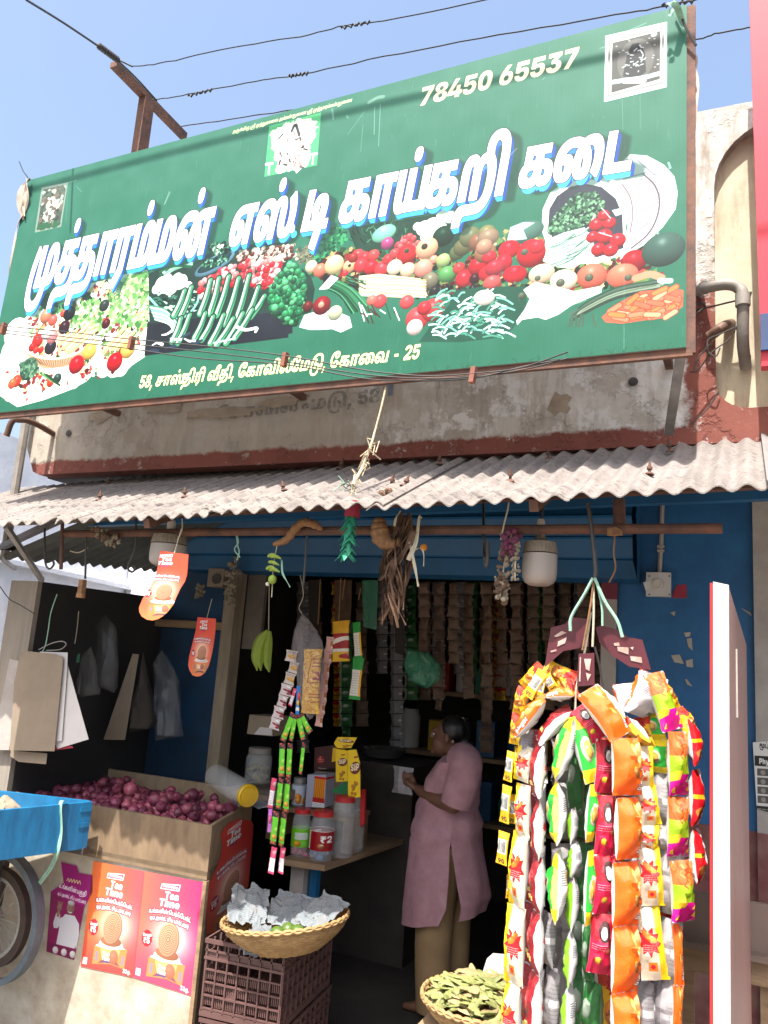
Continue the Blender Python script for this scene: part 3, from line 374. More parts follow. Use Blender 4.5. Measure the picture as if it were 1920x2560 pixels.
[93,1070,[142,-6,2603,-6,2548,24,2518,82,18,124,2518,166,2548,228,2600,270,2665,290,200,290,2730,290,2779,278,2824,253,348,233,307,170,2788,194,2740,226,202,226,2674,226,2629,200,2604,152,104,118,2604,98,2612,71,2628,57,142,57,2651,57,2664,64,2670,78,170,87,2670,103,2653,117,139,117,2621,117,2592,97,78,81,62,130,2584,150,2635,178,168,178,2710,178,2760,133,260,88,2760,60,2736,17,2684,-6],[296,0,296,239,306,234,306,284,614,284,614,220,548,220,548,0,452,0,452,220,390,220,390,0],[311,328,2790,328,2762,354,262,376,2762,398,2790,423,311,423,2833,423,2860,398,360,376,2860,354,2833,328]],
[98,1285,[142,-6,2603,-6,2548,24,2518,81,18,122,2518,164,2549,228,2602,270,2671,290,210,290,2746,290,2799,271,2838,238,355,216,315,213,2830,238,2864,272,2908,290,438,290,2962,290,2998,278,512,266,3032,248,3049,194,549,158,549,126,3049,100,3055,78,562,70,3067,65,3082,59,592,59,3106,59,3124,72,3134,101,634,126,3134,150,3123,196,3100,242,583,263,662,308,3198,265,3229,179,729,133,3229,94,3200,32,3138,-6,590,-6,3060,-6,3017,4,501,15,2988,24,2967,52,2956,96,456,127,456,166,2956,182,2952,208,446,216,2943,220,2933,226,425,226,2918,226,2906,221,402,216,2895,208,2890,184,390,163,390,0,294,0,294,121,2794,146,2784,192,268,206,2758,215,2730,226,208,226,2676,226,2630,200,2604,152,104,118,2604,98,2612,71,2628,57,141,57,2651,57,2664,64,2670,78,170,87,2670,103,2653,117,138,117,2621,117,2592,97,78,81,62,130,2584,150,2635,178,168,178,2710,178,2760,133,260,88,2760,60,2736,17,2684,-6],[375,328,2853,328,2825,354,325,376,2825,398,2853,423,374,423,2896,423,2924,398,424,376,2924,354,2896,328]]]}
TEXTS={'title':[134,84,25,41,31,88,29,86],'title2':[12,98],'title2b':[114],'title3':[18,41,89,18,32,42],'title4':[18,48,23],'addr':[11364,11367,11375,11422,20,41,98,25,42,31,42,11422,155,25,42,11375,11422,47,18,41,36,42,92,47,29,116,11375,11422,47,18,41,48,36,11422,11392,11422,11361,11364],'bless':[6,140,93,29,42,102,11422,163,11422,134,84,122,29,41,48,33,11422,6,88,29,86,11422,122,48,24,11422,163,11422,134,84,25,41,31,88,29,86,11422,122,48,24],'phone':[11366,11367,11372,11364,11359,11422,11373,11364,11364,11371,11366],'p1':[10,78,18,34,42,86,11422,46,28,90,5,46,28,77,82],'p2':[114,87,11422,6,83,82,11422,20,42,87,11422,28,41,90,82,27,90],'p3':[46,36,143,88],'p4':[220,11364],'tea':[10411,10614,10507],'time':[10411,10689,10766,10614],'g31':[11371,11360,10658,11376],'siip':[10397,10751,10689,10375],'r2':[220,11361],'bingo':[10065,10689,10773,10658,10790,11427],'wall':[47,18,41,36,42,92,47,29,116,11375,11422,11364,11367],'wall2':[131,11422,47,29],'n1':[135,82,116,11422,36,145],'n2':[10375,10670,10998,10871,10689,10790],'pol':[10,78,18,34,42,86,11422,28,102,25,42],'oo':[11374,11359]}
def glyph(g):
 d=GLYPHS[g];out=[]
 for c in d[1:]:
  p=[((c[i]-(2500 if c[i]>1700 else 0))*2,c[i+1]*2,c[i]<=1700) for i in range(0,len(c),2)];n=len(p);q=[]
  for i in range(n):
   a,b=p[i],p[(i+1)%n];q.append(a)
   if not a[2] and not b[2]:q.append(((a[0]+b[0])/2,(a[1]+b[1])/2,1))
  k=next(i for i,z in enumerate(q) if z[2]);q=q[k:]+q[:k]+[q[k]];poly=[];i=0
  while i<len(q)-1:
   a=q[i];poly.append(a[:2])
   if q[i+1][2]:i+=1
   else:
    b,e=q[i+1],q[i+2]
    for t in (.2,.4,.6,.8):poly.append(((1-t)**2*a[0]+2*t*(1-t)*b[0]+t*t*e[0],(1-t)**2*a[1]+2*t*(1-t)*b[1]+t*t*e[1]))
    i+=2
  out.append(np.array(poly,float))
 return d[0],out
def text_outline(key,track=0):
 x=0;out=[]
 for g in TEXTS[key]:
  a,c=glyph(g);out+=[k+np.array([x,0]) for k in c];x+=a+track
 return out,x
class Cv:
 def __init__(s,w,h,c=(255,255,255)):s.w,s.h=w,h;s.a=np.empty((h,w,3),np.float32);s.a[:]=c
 def cover(s,polys,ss=3):
  allp=np.vstack(polys);x0,y0=np.floor(allp.min(0)).astype(int)-1;x1,y1=np.ceil(allp.max(0)).astype(int)+1
  x0,y0=max(x0,0),max(y0,0);x1,y1=min(x1,s.w),min(y1,s.h)
  if x1<=x0 or y1<=y0:return None
  W,H=(x1-x0)*ss,(y1-y0)*ss;acc=np.zeros((H,W+1),np.int32)
  for p in polys:
   p=(np.asarray(p,float)-(x0,y0))*ss;q=np.roll(p,-1,0)
   for (ax,ay),(bx,by) in zip(p,q):
    if ay==by:continue
    sg=1
    if ay>by:ax,ay,bx,by=bx,by,ax,ay;sg=-1
    r0=max(int(math.ceil(ay-.5)),0);r1=min(int(math.ceil(by-.5)),H)
    if r1<=r0:continue
    rr=np.arange(r0,r1);xx=ax+(rr+.5-ay)*(bx-ax)/(by-ay)
    acc[rr,np.clip(np.ceil(xx-.5).astype(int),0,W)]+=sg
  m=(np.cumsum(acc,1)[:,:W]!=0).astype(np.float32)
  return x0,y0,m.reshape(y1-y0,ss,x1-x0,ss).mean((1,3))
 def put(s,x0,y0,m,c,alpha=1):
  h,w=m.shape;v=s.a[y0:y0+h,x0:x0+w];m=(m*alpha)[...,None]
  v[:]=v*(1-m)+(np.asarray(c,np.float32))*m
 def poly(s,polys,c,alpha=1,ss=3):
  if not isinstance(polys,list) or not hasattr(polys[0][0],'__len__'):polys=[polys]
  r=s.cover([np.asarray(p,float) for p in polys],ss)
  if r:s.put(*r,c,alpha)
 def ell(s,cx,cy,rx,ry=None,c=(200,0,0),rot=0,shade=.55,hi=.5,alpha=1,lx=-.4,ly=-.5):
  ry=ry or rx;rm=max(rx,ry)+2;x0,y0=int(max(cx-rm,0)),int(max(cy-rm,0));x1,y1=int(min(cx+rm+1,s.w)),int(min(cy+rm+1,s.h))
  if x1<=x0 or y1<=y0:return
  yy,xx=np.mgrid[y0:y1,x0:x1].astype(np.float32)+.5;dx,dy=xx-cx,yy-cy;ca,sa=math.cos(rot),math.sin(rot)
  u=(dx*ca+dy*sa)/rx;v=(-dx*sa+dy*ca)/ry;r=np.sqrt(u*u+v*v)
  m=np.clip((1-r)*min(rx,ry)+.5,0,1)
  z=np.sqrt(np.clip(1-r*r,0,1));gx,gy=dx/rm,dy/rm
  d=np.clip(.55*z+.9*(gx*lx+gy*ly)+.35,0,1.15)
  col=np.asarray(c,np.float32)*((1-shade)+shade*d)[...,None]
  h=np.exp(-(((gx-lx*.55)**2+(gy-ly*.55)**2)/.03))*hi
  col=col+(255-col)*h[...,None]
  s.put(x0,y0,m,col,alpha)
 def line(s,pts,wd,c,alpha=1,taper=None):
  pts=[np.array(p,float) for p in pts];L,Rr=[],[]
  if len(pts)>2:
   Q=[2*pts[0]-pts[1]]+pts+[2*pts[-1]-pts[-2]];pts=[]
   for i in range(1,len(Q)-2):
    for t in (0,.25,.5,.75):a,b,cc,d=Q[i-1:i+3];pts.append(.5*(2*b+(cc-a)*t+(2*a-5*b+4*cc-d)*t*t+(3*b-a-3*cc+d)*t**3))
   pts.append(Q[-2])
  n=len(pts);k0=wd/2*(taper[0] if taper else 1);k1=wd/2*(taper[1] if taper else 1)
  d0=pts[0]-pts[1];d0=d0/(np.linalg.norm(d0)+1e-9);d1=pts[-1]-pts[-2];d1=d1/(np.linalg.norm(d1)+1e-9)
  cap=lambda c,d,k:[c+k*(d*math.cos(t)+np.array([-d[1],d[0]])*math.sin(t)) for t in (1.0,.4,-.4,-1.0)]
  for i,p in enumerate(pts):
   d=pts[min(i+1,n-1)]-pts[max(i-1,0)];d/=(np.linalg.norm(d)+1e-9);nn=np.array([-d[1],d[0]])
   k=wd/2*(1 if taper is None else taper[0]+(taper[1]-taper[0])*i/(n-1));L.append(p+nn*k);Rr.append(p-nn*k)
  s.poly([np.array(L+[q for q in cap(pts[-1],d1,k1)]+Rr[::-1]+[q for q in cap(pts[0],d0,k0)])],c,alpha,2)
 def text(s,key,x,y,size,c,align='l',sx=1,shear=0,rot=0,alpha=1,arc=0,grow=0,outline=None):
  ct,wd=text_outline(key);k=size/1000;ca,sa=math.cos(rot),math.sin(rot);out=[]
  for p in ct:
   q=p.copy();q[:,0]=(q[:,0]+shear*q[:,1])*k*sx;q[:,1]*=-k
   if align=='c':q[:,0]-=wd*k*sx/2
   if arc:q[:,1]+=arc*(q[:,0])**2
   out.append(np.stack([x+q[:,0]*ca-q[:,1]*sa,y+q[:,0]*sa+q[:,1]*ca],1))
  if outline:
   r=s.cover(out)
   if r:
    x0,y0,m=r;g=int(outline[1]);pad=np.pad(m,g);mm=pad.copy()
    for dx in range(-g,g+1):
     for dy in range(-g,g+1):
      if dx*dx+dy*dy<=g*g+1:mm=np.maximum(mm,np.roll(np.roll(pad,dx,1),dy,0))
    if x0>=g and y0>=g and x0-g+mm.shape[1]<=s.w and y0-g+mm.shape[0]<=s.h:s.put(x0-g,y0-g,mm,outline[0])
  s.poly(out,c,alpha);return out
 def grad(s,c0,c1,vert=True):
  t=np.linspace(0,1,s.h if vert else s.w);t=t[:,None,None] if vert else t[None,:,None]
  s.a[:]=np.asarray(c0)*(1-t)+np.asarray(c1)*t
 def image(s,name):
  im=bpy.data.images.new(name,s.w,s.h);a=np.ones((s.h,s.w,4),np.float32);a[...,:3]=np.clip(s.a[::-1]/255,0,1)
  im.pixels.foreach_set(a.ravel());im.update();im.pack();return im

  # ---------------------------------------------------------------- the shop sign's print (flat print, painted into an image)
TILT=rad(-2);SP0=at(1715,867,Y=2.65);SN=Vector((0,-math.cos(TILT),-math.sin(TILT)));SU=Vector((0,-math.sin(TILT),math.cos(TILT)))
_lft=on_plane(43,600,SP0,SN).x;_top=((on_plane(81,451,SP0,SN)-SP0).dot(SU)+(on_plane(1706,9,SP0,SN)-SP0).dot(SU))/2
SX0,SX1,SHT=_lft-.01,SP0.x,_top
TPM=640  # print pixels per metre
SW,SH=int((SX1-SX0)*TPM),int(SHT*TPM)
def sg(px,py):
 p=on_plane(px,py,SP0,SN);return ((p.x-SX0)*TPM,(SHT-(p-SP0).dot(SU))*TPM)
def sz(cr,x,y,r):  # size of r crop pixels there, in print pixels
 a=sg(*cr(x,y));b=sg(*cr(x+10,y));c=sg(*cr(x,y+10));return r*(math.hypot(b[0]-a[0],b[1]-a[1])+math.hypot(c[0]-a[0],c[1]-a[1]))/20
def paint_sign():
 cv=Cv(SW,SH,(60,126,106));rr=random.Random(3);nr=np.random.RandomState(4)
 yy,xx=np.mgrid[0:SH,0:SW]
 cv.a*=(1+.025*np.sin(xx*1.3)+.03*(nr.rand(1,SW)-.5))[...,None]
 E=lambda cr,x,y,rx,c,ry=None,shade=.42,hi=.3,**k:cv.ell(*sg(*cr(x,y)),sz(cr,x,y,rx),sz(cr,x,y,ry or rx),c,shade=shade,hi=hi*.75,rot=k.pop('rot',rr.uniform(-.3,.3)),lx=-.1,ly=-.75,**k)
 P=lambda cr,pts,c,**k:cv.poly([np.array([sg(*cr(*p)) for p in pts])],c,**k)
 Ln=lambda cr,pts,wd,c,**k:cv.line([sg(*cr(*p)) for p in pts],sz(cr,*pts[0],wd),c,**k)
 W_=(244,248,244)
 def blobs(cr,poly,n,r,cols,sq=.9,hi=.3,shade=.5,leafy=False):
  xs=[p[0] for p in poly];ys=[p[1] for p in poly];k=0
  while k<n:
   x,y=rr.uniform(min(xs),max(xs)),rr.uniform(min(ys),max(ys));ins=False
   for (ax,ay),(bx,by) in zip(poly,poly[1:]+poly[:1]):
    if (ay>y)!=(by>y) and x<(bx-ax)*(y-ay)/(by-ay)+ax:ins=not ins
   if not ins:k+=.2;continue
   k+=1;q=rr.uniform(.75,1.2)*r
   if leafy:
    x_,y_=sg(*cr(x,y));q=sz(cr,x,y,q);m_=rr.choice((6,7,9));a0=rr.uniform(0,6)
    cv.poly([np.array([(x_+q*rr.uniform(.35,1.15)*math.cos(a0+6.283*i/m_),y_+q*rr.uniform(.35,1.15)*math.sin(a0+6.283*i/m_)) for i in range(m_)])],rr.choice(cols),ss=2)
   else:E(cr,x,y,q,rr.choice(cols),q*sq,rot=rr.uniform(0,3),hi=hi,shade=shade)
 kale=[(190,220,160),(150,195,130),(215,235,190),(120,170,110),(90,140,85)]
 dark=[(20,60,50),(40,95,75),(15,40,40),(90,150,120)]
 # dense filler under the produce
 fill_=lambda cr,poly,n,r,cols:blobs(cr,poly,n,r,cols,leafy=True)
 mixd=[(24,58,44),(52,92,66),(96,44,40),(150,60,56),(34,40,38),(120,140,90),(200,170,130)];pale=[(228,236,220),(246,244,236),(196,214,170),(236,196,170),(214,90,84),(120,150,96),(250,226,170),(150,60,70)]
 fill_(cK2,[(600,480),(900,400),(1250,340),(1650,300),(1650,640),(1560,700),(1350,690),(1000,700),(900,640),(640,600)],700,22,mixd)
 fill_(cK3,[(0,760),(210,720),(470,800),(800,950),(1250,850),(1280,1000),(1420,1080),(900,1180),(250,1240),(0,1200)],420,34,mixd+pale[4:])
 # left basket
 P(cK1,[(-30,1110),(30,960),(60,850),(130,833),(180,780),(215,730),(300,690),(430,640),(590,600),(760,555),(850,540),(862,860),(835,1040),(760,1090),(700,1150),(640,1162),(560,1115),(500,1180),(420,1225),(250,1290),(100,1330),(-40,1240)],(232,240,226))
 fill_(cK1,[(90,960),(200,780),(320,690),(600,610),(850,560),(850,880),(800,1000),(600,1040),(420,1060),(150,1010)],760,17,pale*2+mixd+kale);fill_(cK1,[(40,1120),(300,1090),(640,1040),(820,960),(800,1040),(640,1140),(420,1190),(160,1290)],380,16,pale*2+mixd[:4])
 for x,y,r in [(90,900,70),(120,960,60),(60,1000,55),(150,1010,60),(90,1060,60),(350,1110,45),(390,1120,40),(560,1060,40),(600,1110,45),(700,1110,40),(775,1040,35),(830,930,30),(330,1190,50),(200,1250,45),(60,1250,40),(430,1180,40)]:E(cK1,x,y,r,(252,252,248),shade=.2,hi=.1)
 for p in [[(270,690),(330,760)],[(240,720),(300,790)],[(470,660),(530,730)]]:Ln(cK1,p,34,(45,75,60))
 P(cK1,[(120,985),(180,1030),(300,1050),(420,1030),(540,950),(500,1030),(420,1080),(370,1100),(250,1110),(200,1080)],(196,168,140))
 for i in range(16):Ln(cK1,[(190+i*16,1040+8*math.sin(i)),(235+i*11,1105-abs(i-7)*3)],4,(140,105,85))
 Ln(cK1,[(120,985),(200,1035),(310,1052),(430,1025),(545,945)],9,(240,228,205))
 Ln(cK1,[(352,700),(340,780),(325,880),(318,1010)],18,(244,226,205))
 blobs(cK1,[(640,640),(760,560),(855,548),(850,860),(800,870),(700,850),(630,830)],442,17,kale,leafy=True)
 blobs(cK1,[(410,840),(470,740),(560,700),(590,800),(580,890),(480,880)],289,16,kale,leafy=True)
 blobs(cK1,[(300,740),(390,720),(400,780),(320,790)],68,14,kale[2:]+dark,leafy=True)
 for x0,y0,x1,y1 in [(370,985,520,850),(390,1000,545,860),(410,1005,560,880),(345,960,440,890),(620,985,720,870),(650,990,745,880),(680,985,770,900),(600,1010,690,900)]:
  Ln(cK1,[(x0,y0),((x0+x1)/2,(y0+y1)/2),(x1,y1)],26,(238,206,150),taper=(1.2,.7));Ln(cK1,[(x0-5,y0-6),(x1-6,y1)],7,(252,240,210))
 for x,y,r,c in [(265,805,36,(225,150,120)),(305,830,28,(230,120,110)),(365,790,20,(220,100,90)),(400,790,36,(40,45,55)),(290,985,36,(55,45,60)),(370,870,34,(70,35,50)),(215,950,34,(215,60,60)),(185,985,22,(205,50,50)),(207,1002,18,(230,70,60)),(236,1000,18,(225,60,60)),(300,925,34,(240,160,160)),(270,905,34,(250,235,235)),(515,1010,42,(238,206,110)),(735,1000,44,(240,206,120)),(440,1085,46,(205,25,45)),(660,1070,48,(205,25,45)),(165,1110,55,(85,120,100)),(95,1180,30,(230,80,60)),(70,1195,26,(240,120,80)),(330,1165,26,(60,90,80)),(290,1190,22,(225,90,60)),(610,850,26,(100,30,45)),(600,745,30,(60,70,70))]:E(cK1,x,y,r,c,hi=.6)
 blobs(cK1,[(115,1080),(200,1060),(225,1120),(180,1160),(120,1150)],119,12,[(90,130,105),(60,95,80),(130,165,140)],leafy=True)
 for i in range(6):Ln(cK1,[(225+i*10,1130+i*3),(300+i*9,1180+i*5)],9,rr.choice([(60,130,80),(150,200,150),(40,90,60)]))
 # dark box with chillies, gourds, beans
 P(cK1,[(830,1035),(850,840),(1110,780),(1400,700),(1660,760),(1660,930),(1300,975)],(40,46,58))
 P(cK2,[(0,985),(0,860),(200,780),(420,760),(532,830),(532,905),(250,955)],(42,48,62))
 P(cK1,[(855,560),(960,520),(1110,500),(1280,400),(1350,400),(1660,380),(1660,780),(1130,820),(860,850)],(42,72,66))
 for i in range(70):
  a=rr.uniform(-.5,.5);x,y=rr.uniform(870,1130),rr.uniform(650,800);L=rr.uniform(30,60)
  Ln(cK1,[(x,y),(x+L*.5,y+a*14-8),(x+L,y+a*40)],rr.uniform(7,13),rr.choice([(25,75,60),(60,125,105),(195,225,210),(15,50,45)]))
 Ln(cK1,[(860,700),(950,790),(1050,815),(1130,740),(1150,650)],12,(150,205,195))
 for x,y,r in [(930,620,38),(985,640,42),(1040,610,40),(1080,640,30),(960,600,34),(1020,590,30),(900,650,26)]:E(cK1,x,y,r,(250,250,246),shade=.2)
 for i in range(9):Ln(cK1,[(860+i*4,745+i*10),(950+i*4,770+i*11),(1040-i*4,870+i*9)],12,rr.choice([(215,240,225),(90,150,125),(150,200,180)]),taper=(.6,1.2))
 for i in range(9):Ln(cK1,[(930+rr.uniform(-10,30),575-i*4),(1000,540-i*3),(1100+rr.uniform(-10,10),500+i*3)],10,rr.choice([(40,110,80),(180,220,200),(90,160,130)]))
 E(cK1,1235,505,118,(120,165,190),42,rot=-.35);E(cK1,1235,498,100,(40,85,85),30,rot=-.35)
 blobs(cK1,[(1150,515),(1200,480),(1310,455),(1330,480),(1230,525)],102,9,dark+[(150,200,180)],leafy=True)
 blobs(cK1,[(1200,400),(1290,380),(1350,420),(1290,450),(1215,440)],102,13,dark+[(220,235,220)],leafy=True)
 blobs(cK2,[(205,480),(230,430),(540,395),(560,480),(420,490),(300,505)],190,12,[(250,235,225),(235,205,195),(120,70,60)],hi=.6)
 blobs(cK2,[(0,610),(130,540),(270,480),(420,495),(500,520),(430,600),(360,680),(250,600),(0,700)],200,19,[(235,70,80),(250,215,215),(245,150,150),(220,40,60)],hi=.6)
 for a,b in [((60,600),(0,790)),((108,588),(55,790)),((165,578),(95,800)),((222,588),(140,850)),((282,572),(190,880)),((335,640),(255,840)),((370,690),(290,810)),((30,790),(-30,930)),((75,810),(10,940)),((135,800),(60,960)),((190,820),(95,970)),((245,790),(150,960)),((300,770),(200,930)),((-50,640),(-110,800)),((-90,660),(-150,800)),((-60,800),(-130,960)),((-110,820),(-160,950))]:
  m_=((a[0]+b[0])/2+6,(a[1]+b[1])/2)
  Ln(cK2,[a,m_,b],50,(24,66,58),taper=(.8,1));Ln(cK2,[a,m_,b],38,(98,165,130),taper=(.7,1));Ln(cK2,[(a[0]-6,a[1]),(m_[0]-7,m_[1]),(b[0]-6,b[1])],13,(228,245,232),taper=(.5,1));Ln(cK2,[(a[0]+9,a[1]+8),(m_[0]+8,m_[1]),(b[0]+8,b[1]-8)],5,(40,105,85))
 for x,y in [(960,910),(1010,940),(1060,920),(905,960),(980,985),(1090,950),(880,1000),(1130,960)]:Ln(cK1,[(x-28,y+rr.uniform(-14,14)),(x,y),(x+30,y+rr.uniform(-20,14))],16,rr.choice([(240,248,246),(200,230,230),(60,80,100)]),taper=(.4,1))
 Ln(cK2,[(205,865),(260,885),(325,875),(320,895)],16,(240,246,242));Ln(cK2,[(80,960),(200,935)],10,(190,220,220))
 blobs(cK2,[(555,420),(640,400),(640,480),(575,500)],102,13,[(120,125,105),(80,90,80),(150,150,125)],leafy=True)
 P(cK2,[(585,530),(640,580),(660,650),(640,780),(590,800)],(36,74,66))
 blobs(cK2,[(520,500),(560,500),(600,580),(595,780),(550,850),(500,850),(440,815),(400,740),(415,620),(470,560)],230,19,[(60,160,110),(40,130,90),(110,195,145),(30,105,75)],hi=.5)
 # middle back row
 blobs(cK2,[(650,440),(700,380),(760,300),(850,290),(850,370),(740,450),(670,490)],221,15,[(40,125,90),(20,85,65),(80,165,120)],leafy=True)
 P(cK2,[(850,300),(1240,240),(1480,200),(1560,300),(1480,470),(1200,420),(900,430)],(34,78,64))
 for i in range(60):x,y=rr.uniform(860,1250),rr.uniform(280,400);Ln(cK2,[(x,y),(x+rr.uniform(-20,20),y-rr.uniform(10,40))],6,rr.choice(dark))
 E(cK2,1058,330,68,(150,215,195),46,hi=.5);E(cK2,1078,388,36,(180,90,140),hi=.7)
 blobs(cK2,[(1130,410),(1160,360),(1220,330),(1260,380),(1240,420)],45,17,[(225,85,95),(240,120,125)],hi=.6)
 for x,y,r in [(1290,300,44),(1335,285,46),(1380,305,40),(1310,340,42),(1360,335,44),(1250,290,24),(1400,230,40),(1440,235,36)]:E(cK2,x,y,r,(250,250,244),shade=.22)
 E(cK2,1400,345,60,(30,70,55))
 for x,y,r,c in [(640,520,34,(246,226,200)),(690,542,38,(235,140,120)),(772,510,54,(240,222,175)),(858,520,36,(240,190,150)),(835,560,18,(225,70,80)),(910,455,34,(225,85,90)),(950,470,34,(215,70,80)),(1000,455,32,(230,95,95)),(880,470,28,(170,60,60)),(925,515,40,(222,75,85)),(985,525,42,(210,55,70)),(1045,535,42,(228,80,90)),(1080,480,30,(220,70,80)),(1120,445,28,(230,90,95)),(1190,450,56,(205,50,60)),(1305,415,62,(240,190,160)),(1345,480,24,(240,170,150)),(1120,525,44,(246,236,212)),(1195,540,42,(246,214,186)),(1285,530,52,(240,165,150)),(1400,485,40,(175,195,140)),(1420,565,48,(105,165,105)),(1325,600,46,(140,135,115)),(1350,662,30,(45,45,45)),(1410,640,22,(60,40,40)),(1480,440,44,(110,125,90)),(1510,410,50,(120,120,90)),(1555,350,60,(125,130,100)),(1600,380,52,(150,110,90)),(1650,330,50,(140,140,105)),(1490,530,34,(205,80,80)),(1520,590,50,(205,55,70)),(1600,520,54,(190,45,60)),(1580,590,30,(80,40,50)),(1650,560,46,(200,60,70)),(1510,675,34,(50,60,60)),(1570,650,26,(50,45,50)),(1640,440,60,(170,130,100))]:E(cK2,x,y,r,c,hi=.55)
 E(cK2,1292,405,18,(70,60,50));E(cK2,860,515,9,(60,50,40));E(cK2,1190,430,14,(60,90,60))
 # leeks, pale sticks, apple and flowers
 P(cK2,[(915,575),(1030,562),(1270,590),(1310,690),(1200,700),(920,690)],(246,232,196))
 for i in range(12):y=580+i*9;Ln(cK2,[(915,y+rr.uniform(-4,4)),(1100,y+8),(1300,y+18)],5,rr.choice([(214,190,140),(252,246,226),(226,200,160)]))
 for i in range(26):
  a=rr.uniform(0,1);Ln(cK2,[(700+60*a,640-60*a),(800+80*a,690-50*a),(870+120*a,790-40*a)],9,rr.choice([(45,110,80),(25,80,60),(110,180,140),(70,140,105)]),taper=(.6,1.2))
 for i in range(14):a=i/14;Ln(cK2,[(690+70*a,650-80*a),(735+60*a,645-60*a)],10,(236,246,240))
 for i in range(30):x,y=rr.uniform(830,930),rr.uniform(570,640);Ln(cK2,[(x,y),(x+30,y+14)],5,rr.choice(dark))
 P(cK2,[(570,870),(600,800),(680,775),(780,775),(860,810),(875,870),(810,900),(760,880),(690,885),(630,885)],W_)
 for x,y,r,c in [(620,750,30,(120,45,45)),(700,745,52,(150,45,55)),(777,788,42,(200,205,180)),(1035,720,40,(225,90,95)),(990,715,30,(235,130,120)),(1190,725,40,(225,95,100)),(1250,820,66,(228,95,100)),(1340,770,66,(215,80,85)),(1290,760,40,(205,70,80)),(1235,870,46,(240,225,220))]:E(cK2,x,y,r,c,hi=.5)
 E(cK2,697,742,18,(220,170,150))
 for i in range(14):x=rr.uniform(870,1130);Ln(cK2,[(x,rr.uniform(720,800)),(x+30,rr.uniform(790,850))],7,rr.choice([(235,245,240),(40,100,75),(90,60,50)]))
 def beans(cr,x0,x1,y0,y1,n,sc):
  for i in range(n):
   x,y=rr.uniform(x0,x1),rr.uniform(y0,y1);a=rr.uniform(-.9,.4);L=rr.uniform(60,150)*sc
   p=[(x,y),(x+L*.5*math.cos(a),y+L*.5*math.sin(a)-14*sc),(x+L*math.cos(a),y+L*math.sin(a))]
   Ln(cr,p,22*sc,(40,95,85));Ln(cr,p,15*sc,rr.choice([(205,240,228),(150,205,190),(225,248,240),(100,165,145)]))
 P(cK4,[(150,440),(200,370),(280,280),(300,220),(420,200),(620,200),(610,300),(550,390),(470,425),(330,440)],(44,100,85))
 beans(cK4,190,500,230,420,110,.5)
 # bucket and right side
 P(cK3,[(930,330),(1150,140),(1280,150),(1410,220),(1490,310),(1515,430),(1500,560),(1400,700),(1250,840),(1070,950),(1130,700),(1080,500)],(226,228,230))
 for k in range(40):x,y=rr.uniform(1100,1480),rr.uniform(190,760);Ln(cK3,[(x,y),(x+14,y+40)],16,rr.choice([(246,248,250),(200,204,208),(214,214,210)]),alpha=.5)
 for a,b in [((1200,180),(1340,300)),((1100,330),(1270,280)),((1330,300),(1450,250)),((1240,580),(1360,510)),((1170,750),(1330,640)),((1370,450),(1505,410)),((1190,340),(1250,330))]:Ln(cK3,[a,b],12,(150,155,165))
 Ln(cK3,[(1250,290),(1340,380),(1375,500),(1350,640),(1280,760),(1160,860)],14,(120,110,120));Ln(cK3,[(1090,370),(1150,470),(1170,600),(1150,740)],12,(150,135,140))
 P(cK3,[(470,720),(480,560),(540,430),(640,360),(790,330),(930,340),(1050,430),(1120,600),(1110,900),(900,980),(560,980)],(240,240,240))
 P(cK3,[(520,700),(530,560),(590,460),(690,390),(800,365),(930,390),(1040,480),(1090,600),(1100,860),(900,930),(600,900)],(70,74,88))
 blobs(cK3,[(510,760),(540,660),(640,530),(740,450),(880,430),(960,520),(900,640),(760,700),(600,740)],561,17,[(90,135,105),(60,100,80),(140,180,150),(40,70,62)],leafy=True)
 P(cK3,[(480,960),(500,800),(640,740),(800,700),(870,800),(880,920),(700,1020),(560,1000)],(205,226,220))
 for i in range(28):x,y=rr.uniform(500,700),rr.uniform(760,980);Ln(cK3,[(x,y+20),(x+90,y-10),(x+190,y-80)],8,rr.choice([(245,250,248),(130,165,150),(85,125,110),(230,240,236)]))
 P(cK3,[(1010,570),(1090,550),(1110,590),(1040,615)],(225,245,245))
 E(cK3,340,740,140,(100,140,130),84,hi=.4);P(cK3,[(205,800),(230,700),(330,660),(420,665),(330,720),(360,790),(270,800)],(215,232,228),alpha=.8)
 for x,y,r,ry,c in [(220,870,80,72,(210,40,60)),(180,970,62,70,(200,45,65)),(390,900,105,112,(208,50,65)),(430,850,60,55,(220,60,75)),(265,1060,90,68,(205,40,60)),(70,930,56,50,(200,60,75)),(110,1010,74,60,(190,70,85)),(90,1120,66,52,(215,110,110)),(60,780,80,70,(160,140,120)),(30,850,60,60,(190,150,130)),(1180,960,94,92,(170,35,50)),(855,1075,112,100,(232,130,110)),(1090,1070,115,96,(236,140,118)),(470,1055,96,76,(240,215,190)),(640,1105,100,84,(248,232,214)),(30,1240,80,60,(235,232,222)),(1405,870,154,138,(80,112,104))]:E(cK3,x,y,r,c,ry,hi=.4)
 for x,y,r in [(890,680,52),(990,668,48),(945,610,44),(862,775,46),(950,770,60),(1055,800,58),(905,870,52),(1000,875,54)]:E(cK3,x,y,r,(205,50,65),hi=.8)
 for p in [[(930,550),(1000,630)],[(860,640),(880,600)],[(910,740),(1010,770)]]:Ln(cK3,p,7,(235,225,225))
 for x,y,r in [(340,890,26),(440,1090,22),(615,1125,32),(835,1085,32),(1135,1085,28),(265,1130,14),(315,1225,26)]:E(cK3,x,y,r,(110,120,105))
 P(cK3,[(285,1450),(275,1420),(340,1330),(380,1250),(330,1180),(420,1120),(560,1150),(720,1190),(925,1150),(930,1200),(700,1300),(600,1370),(500,1410),(440,1390),(320,1410)],(246,246,242))
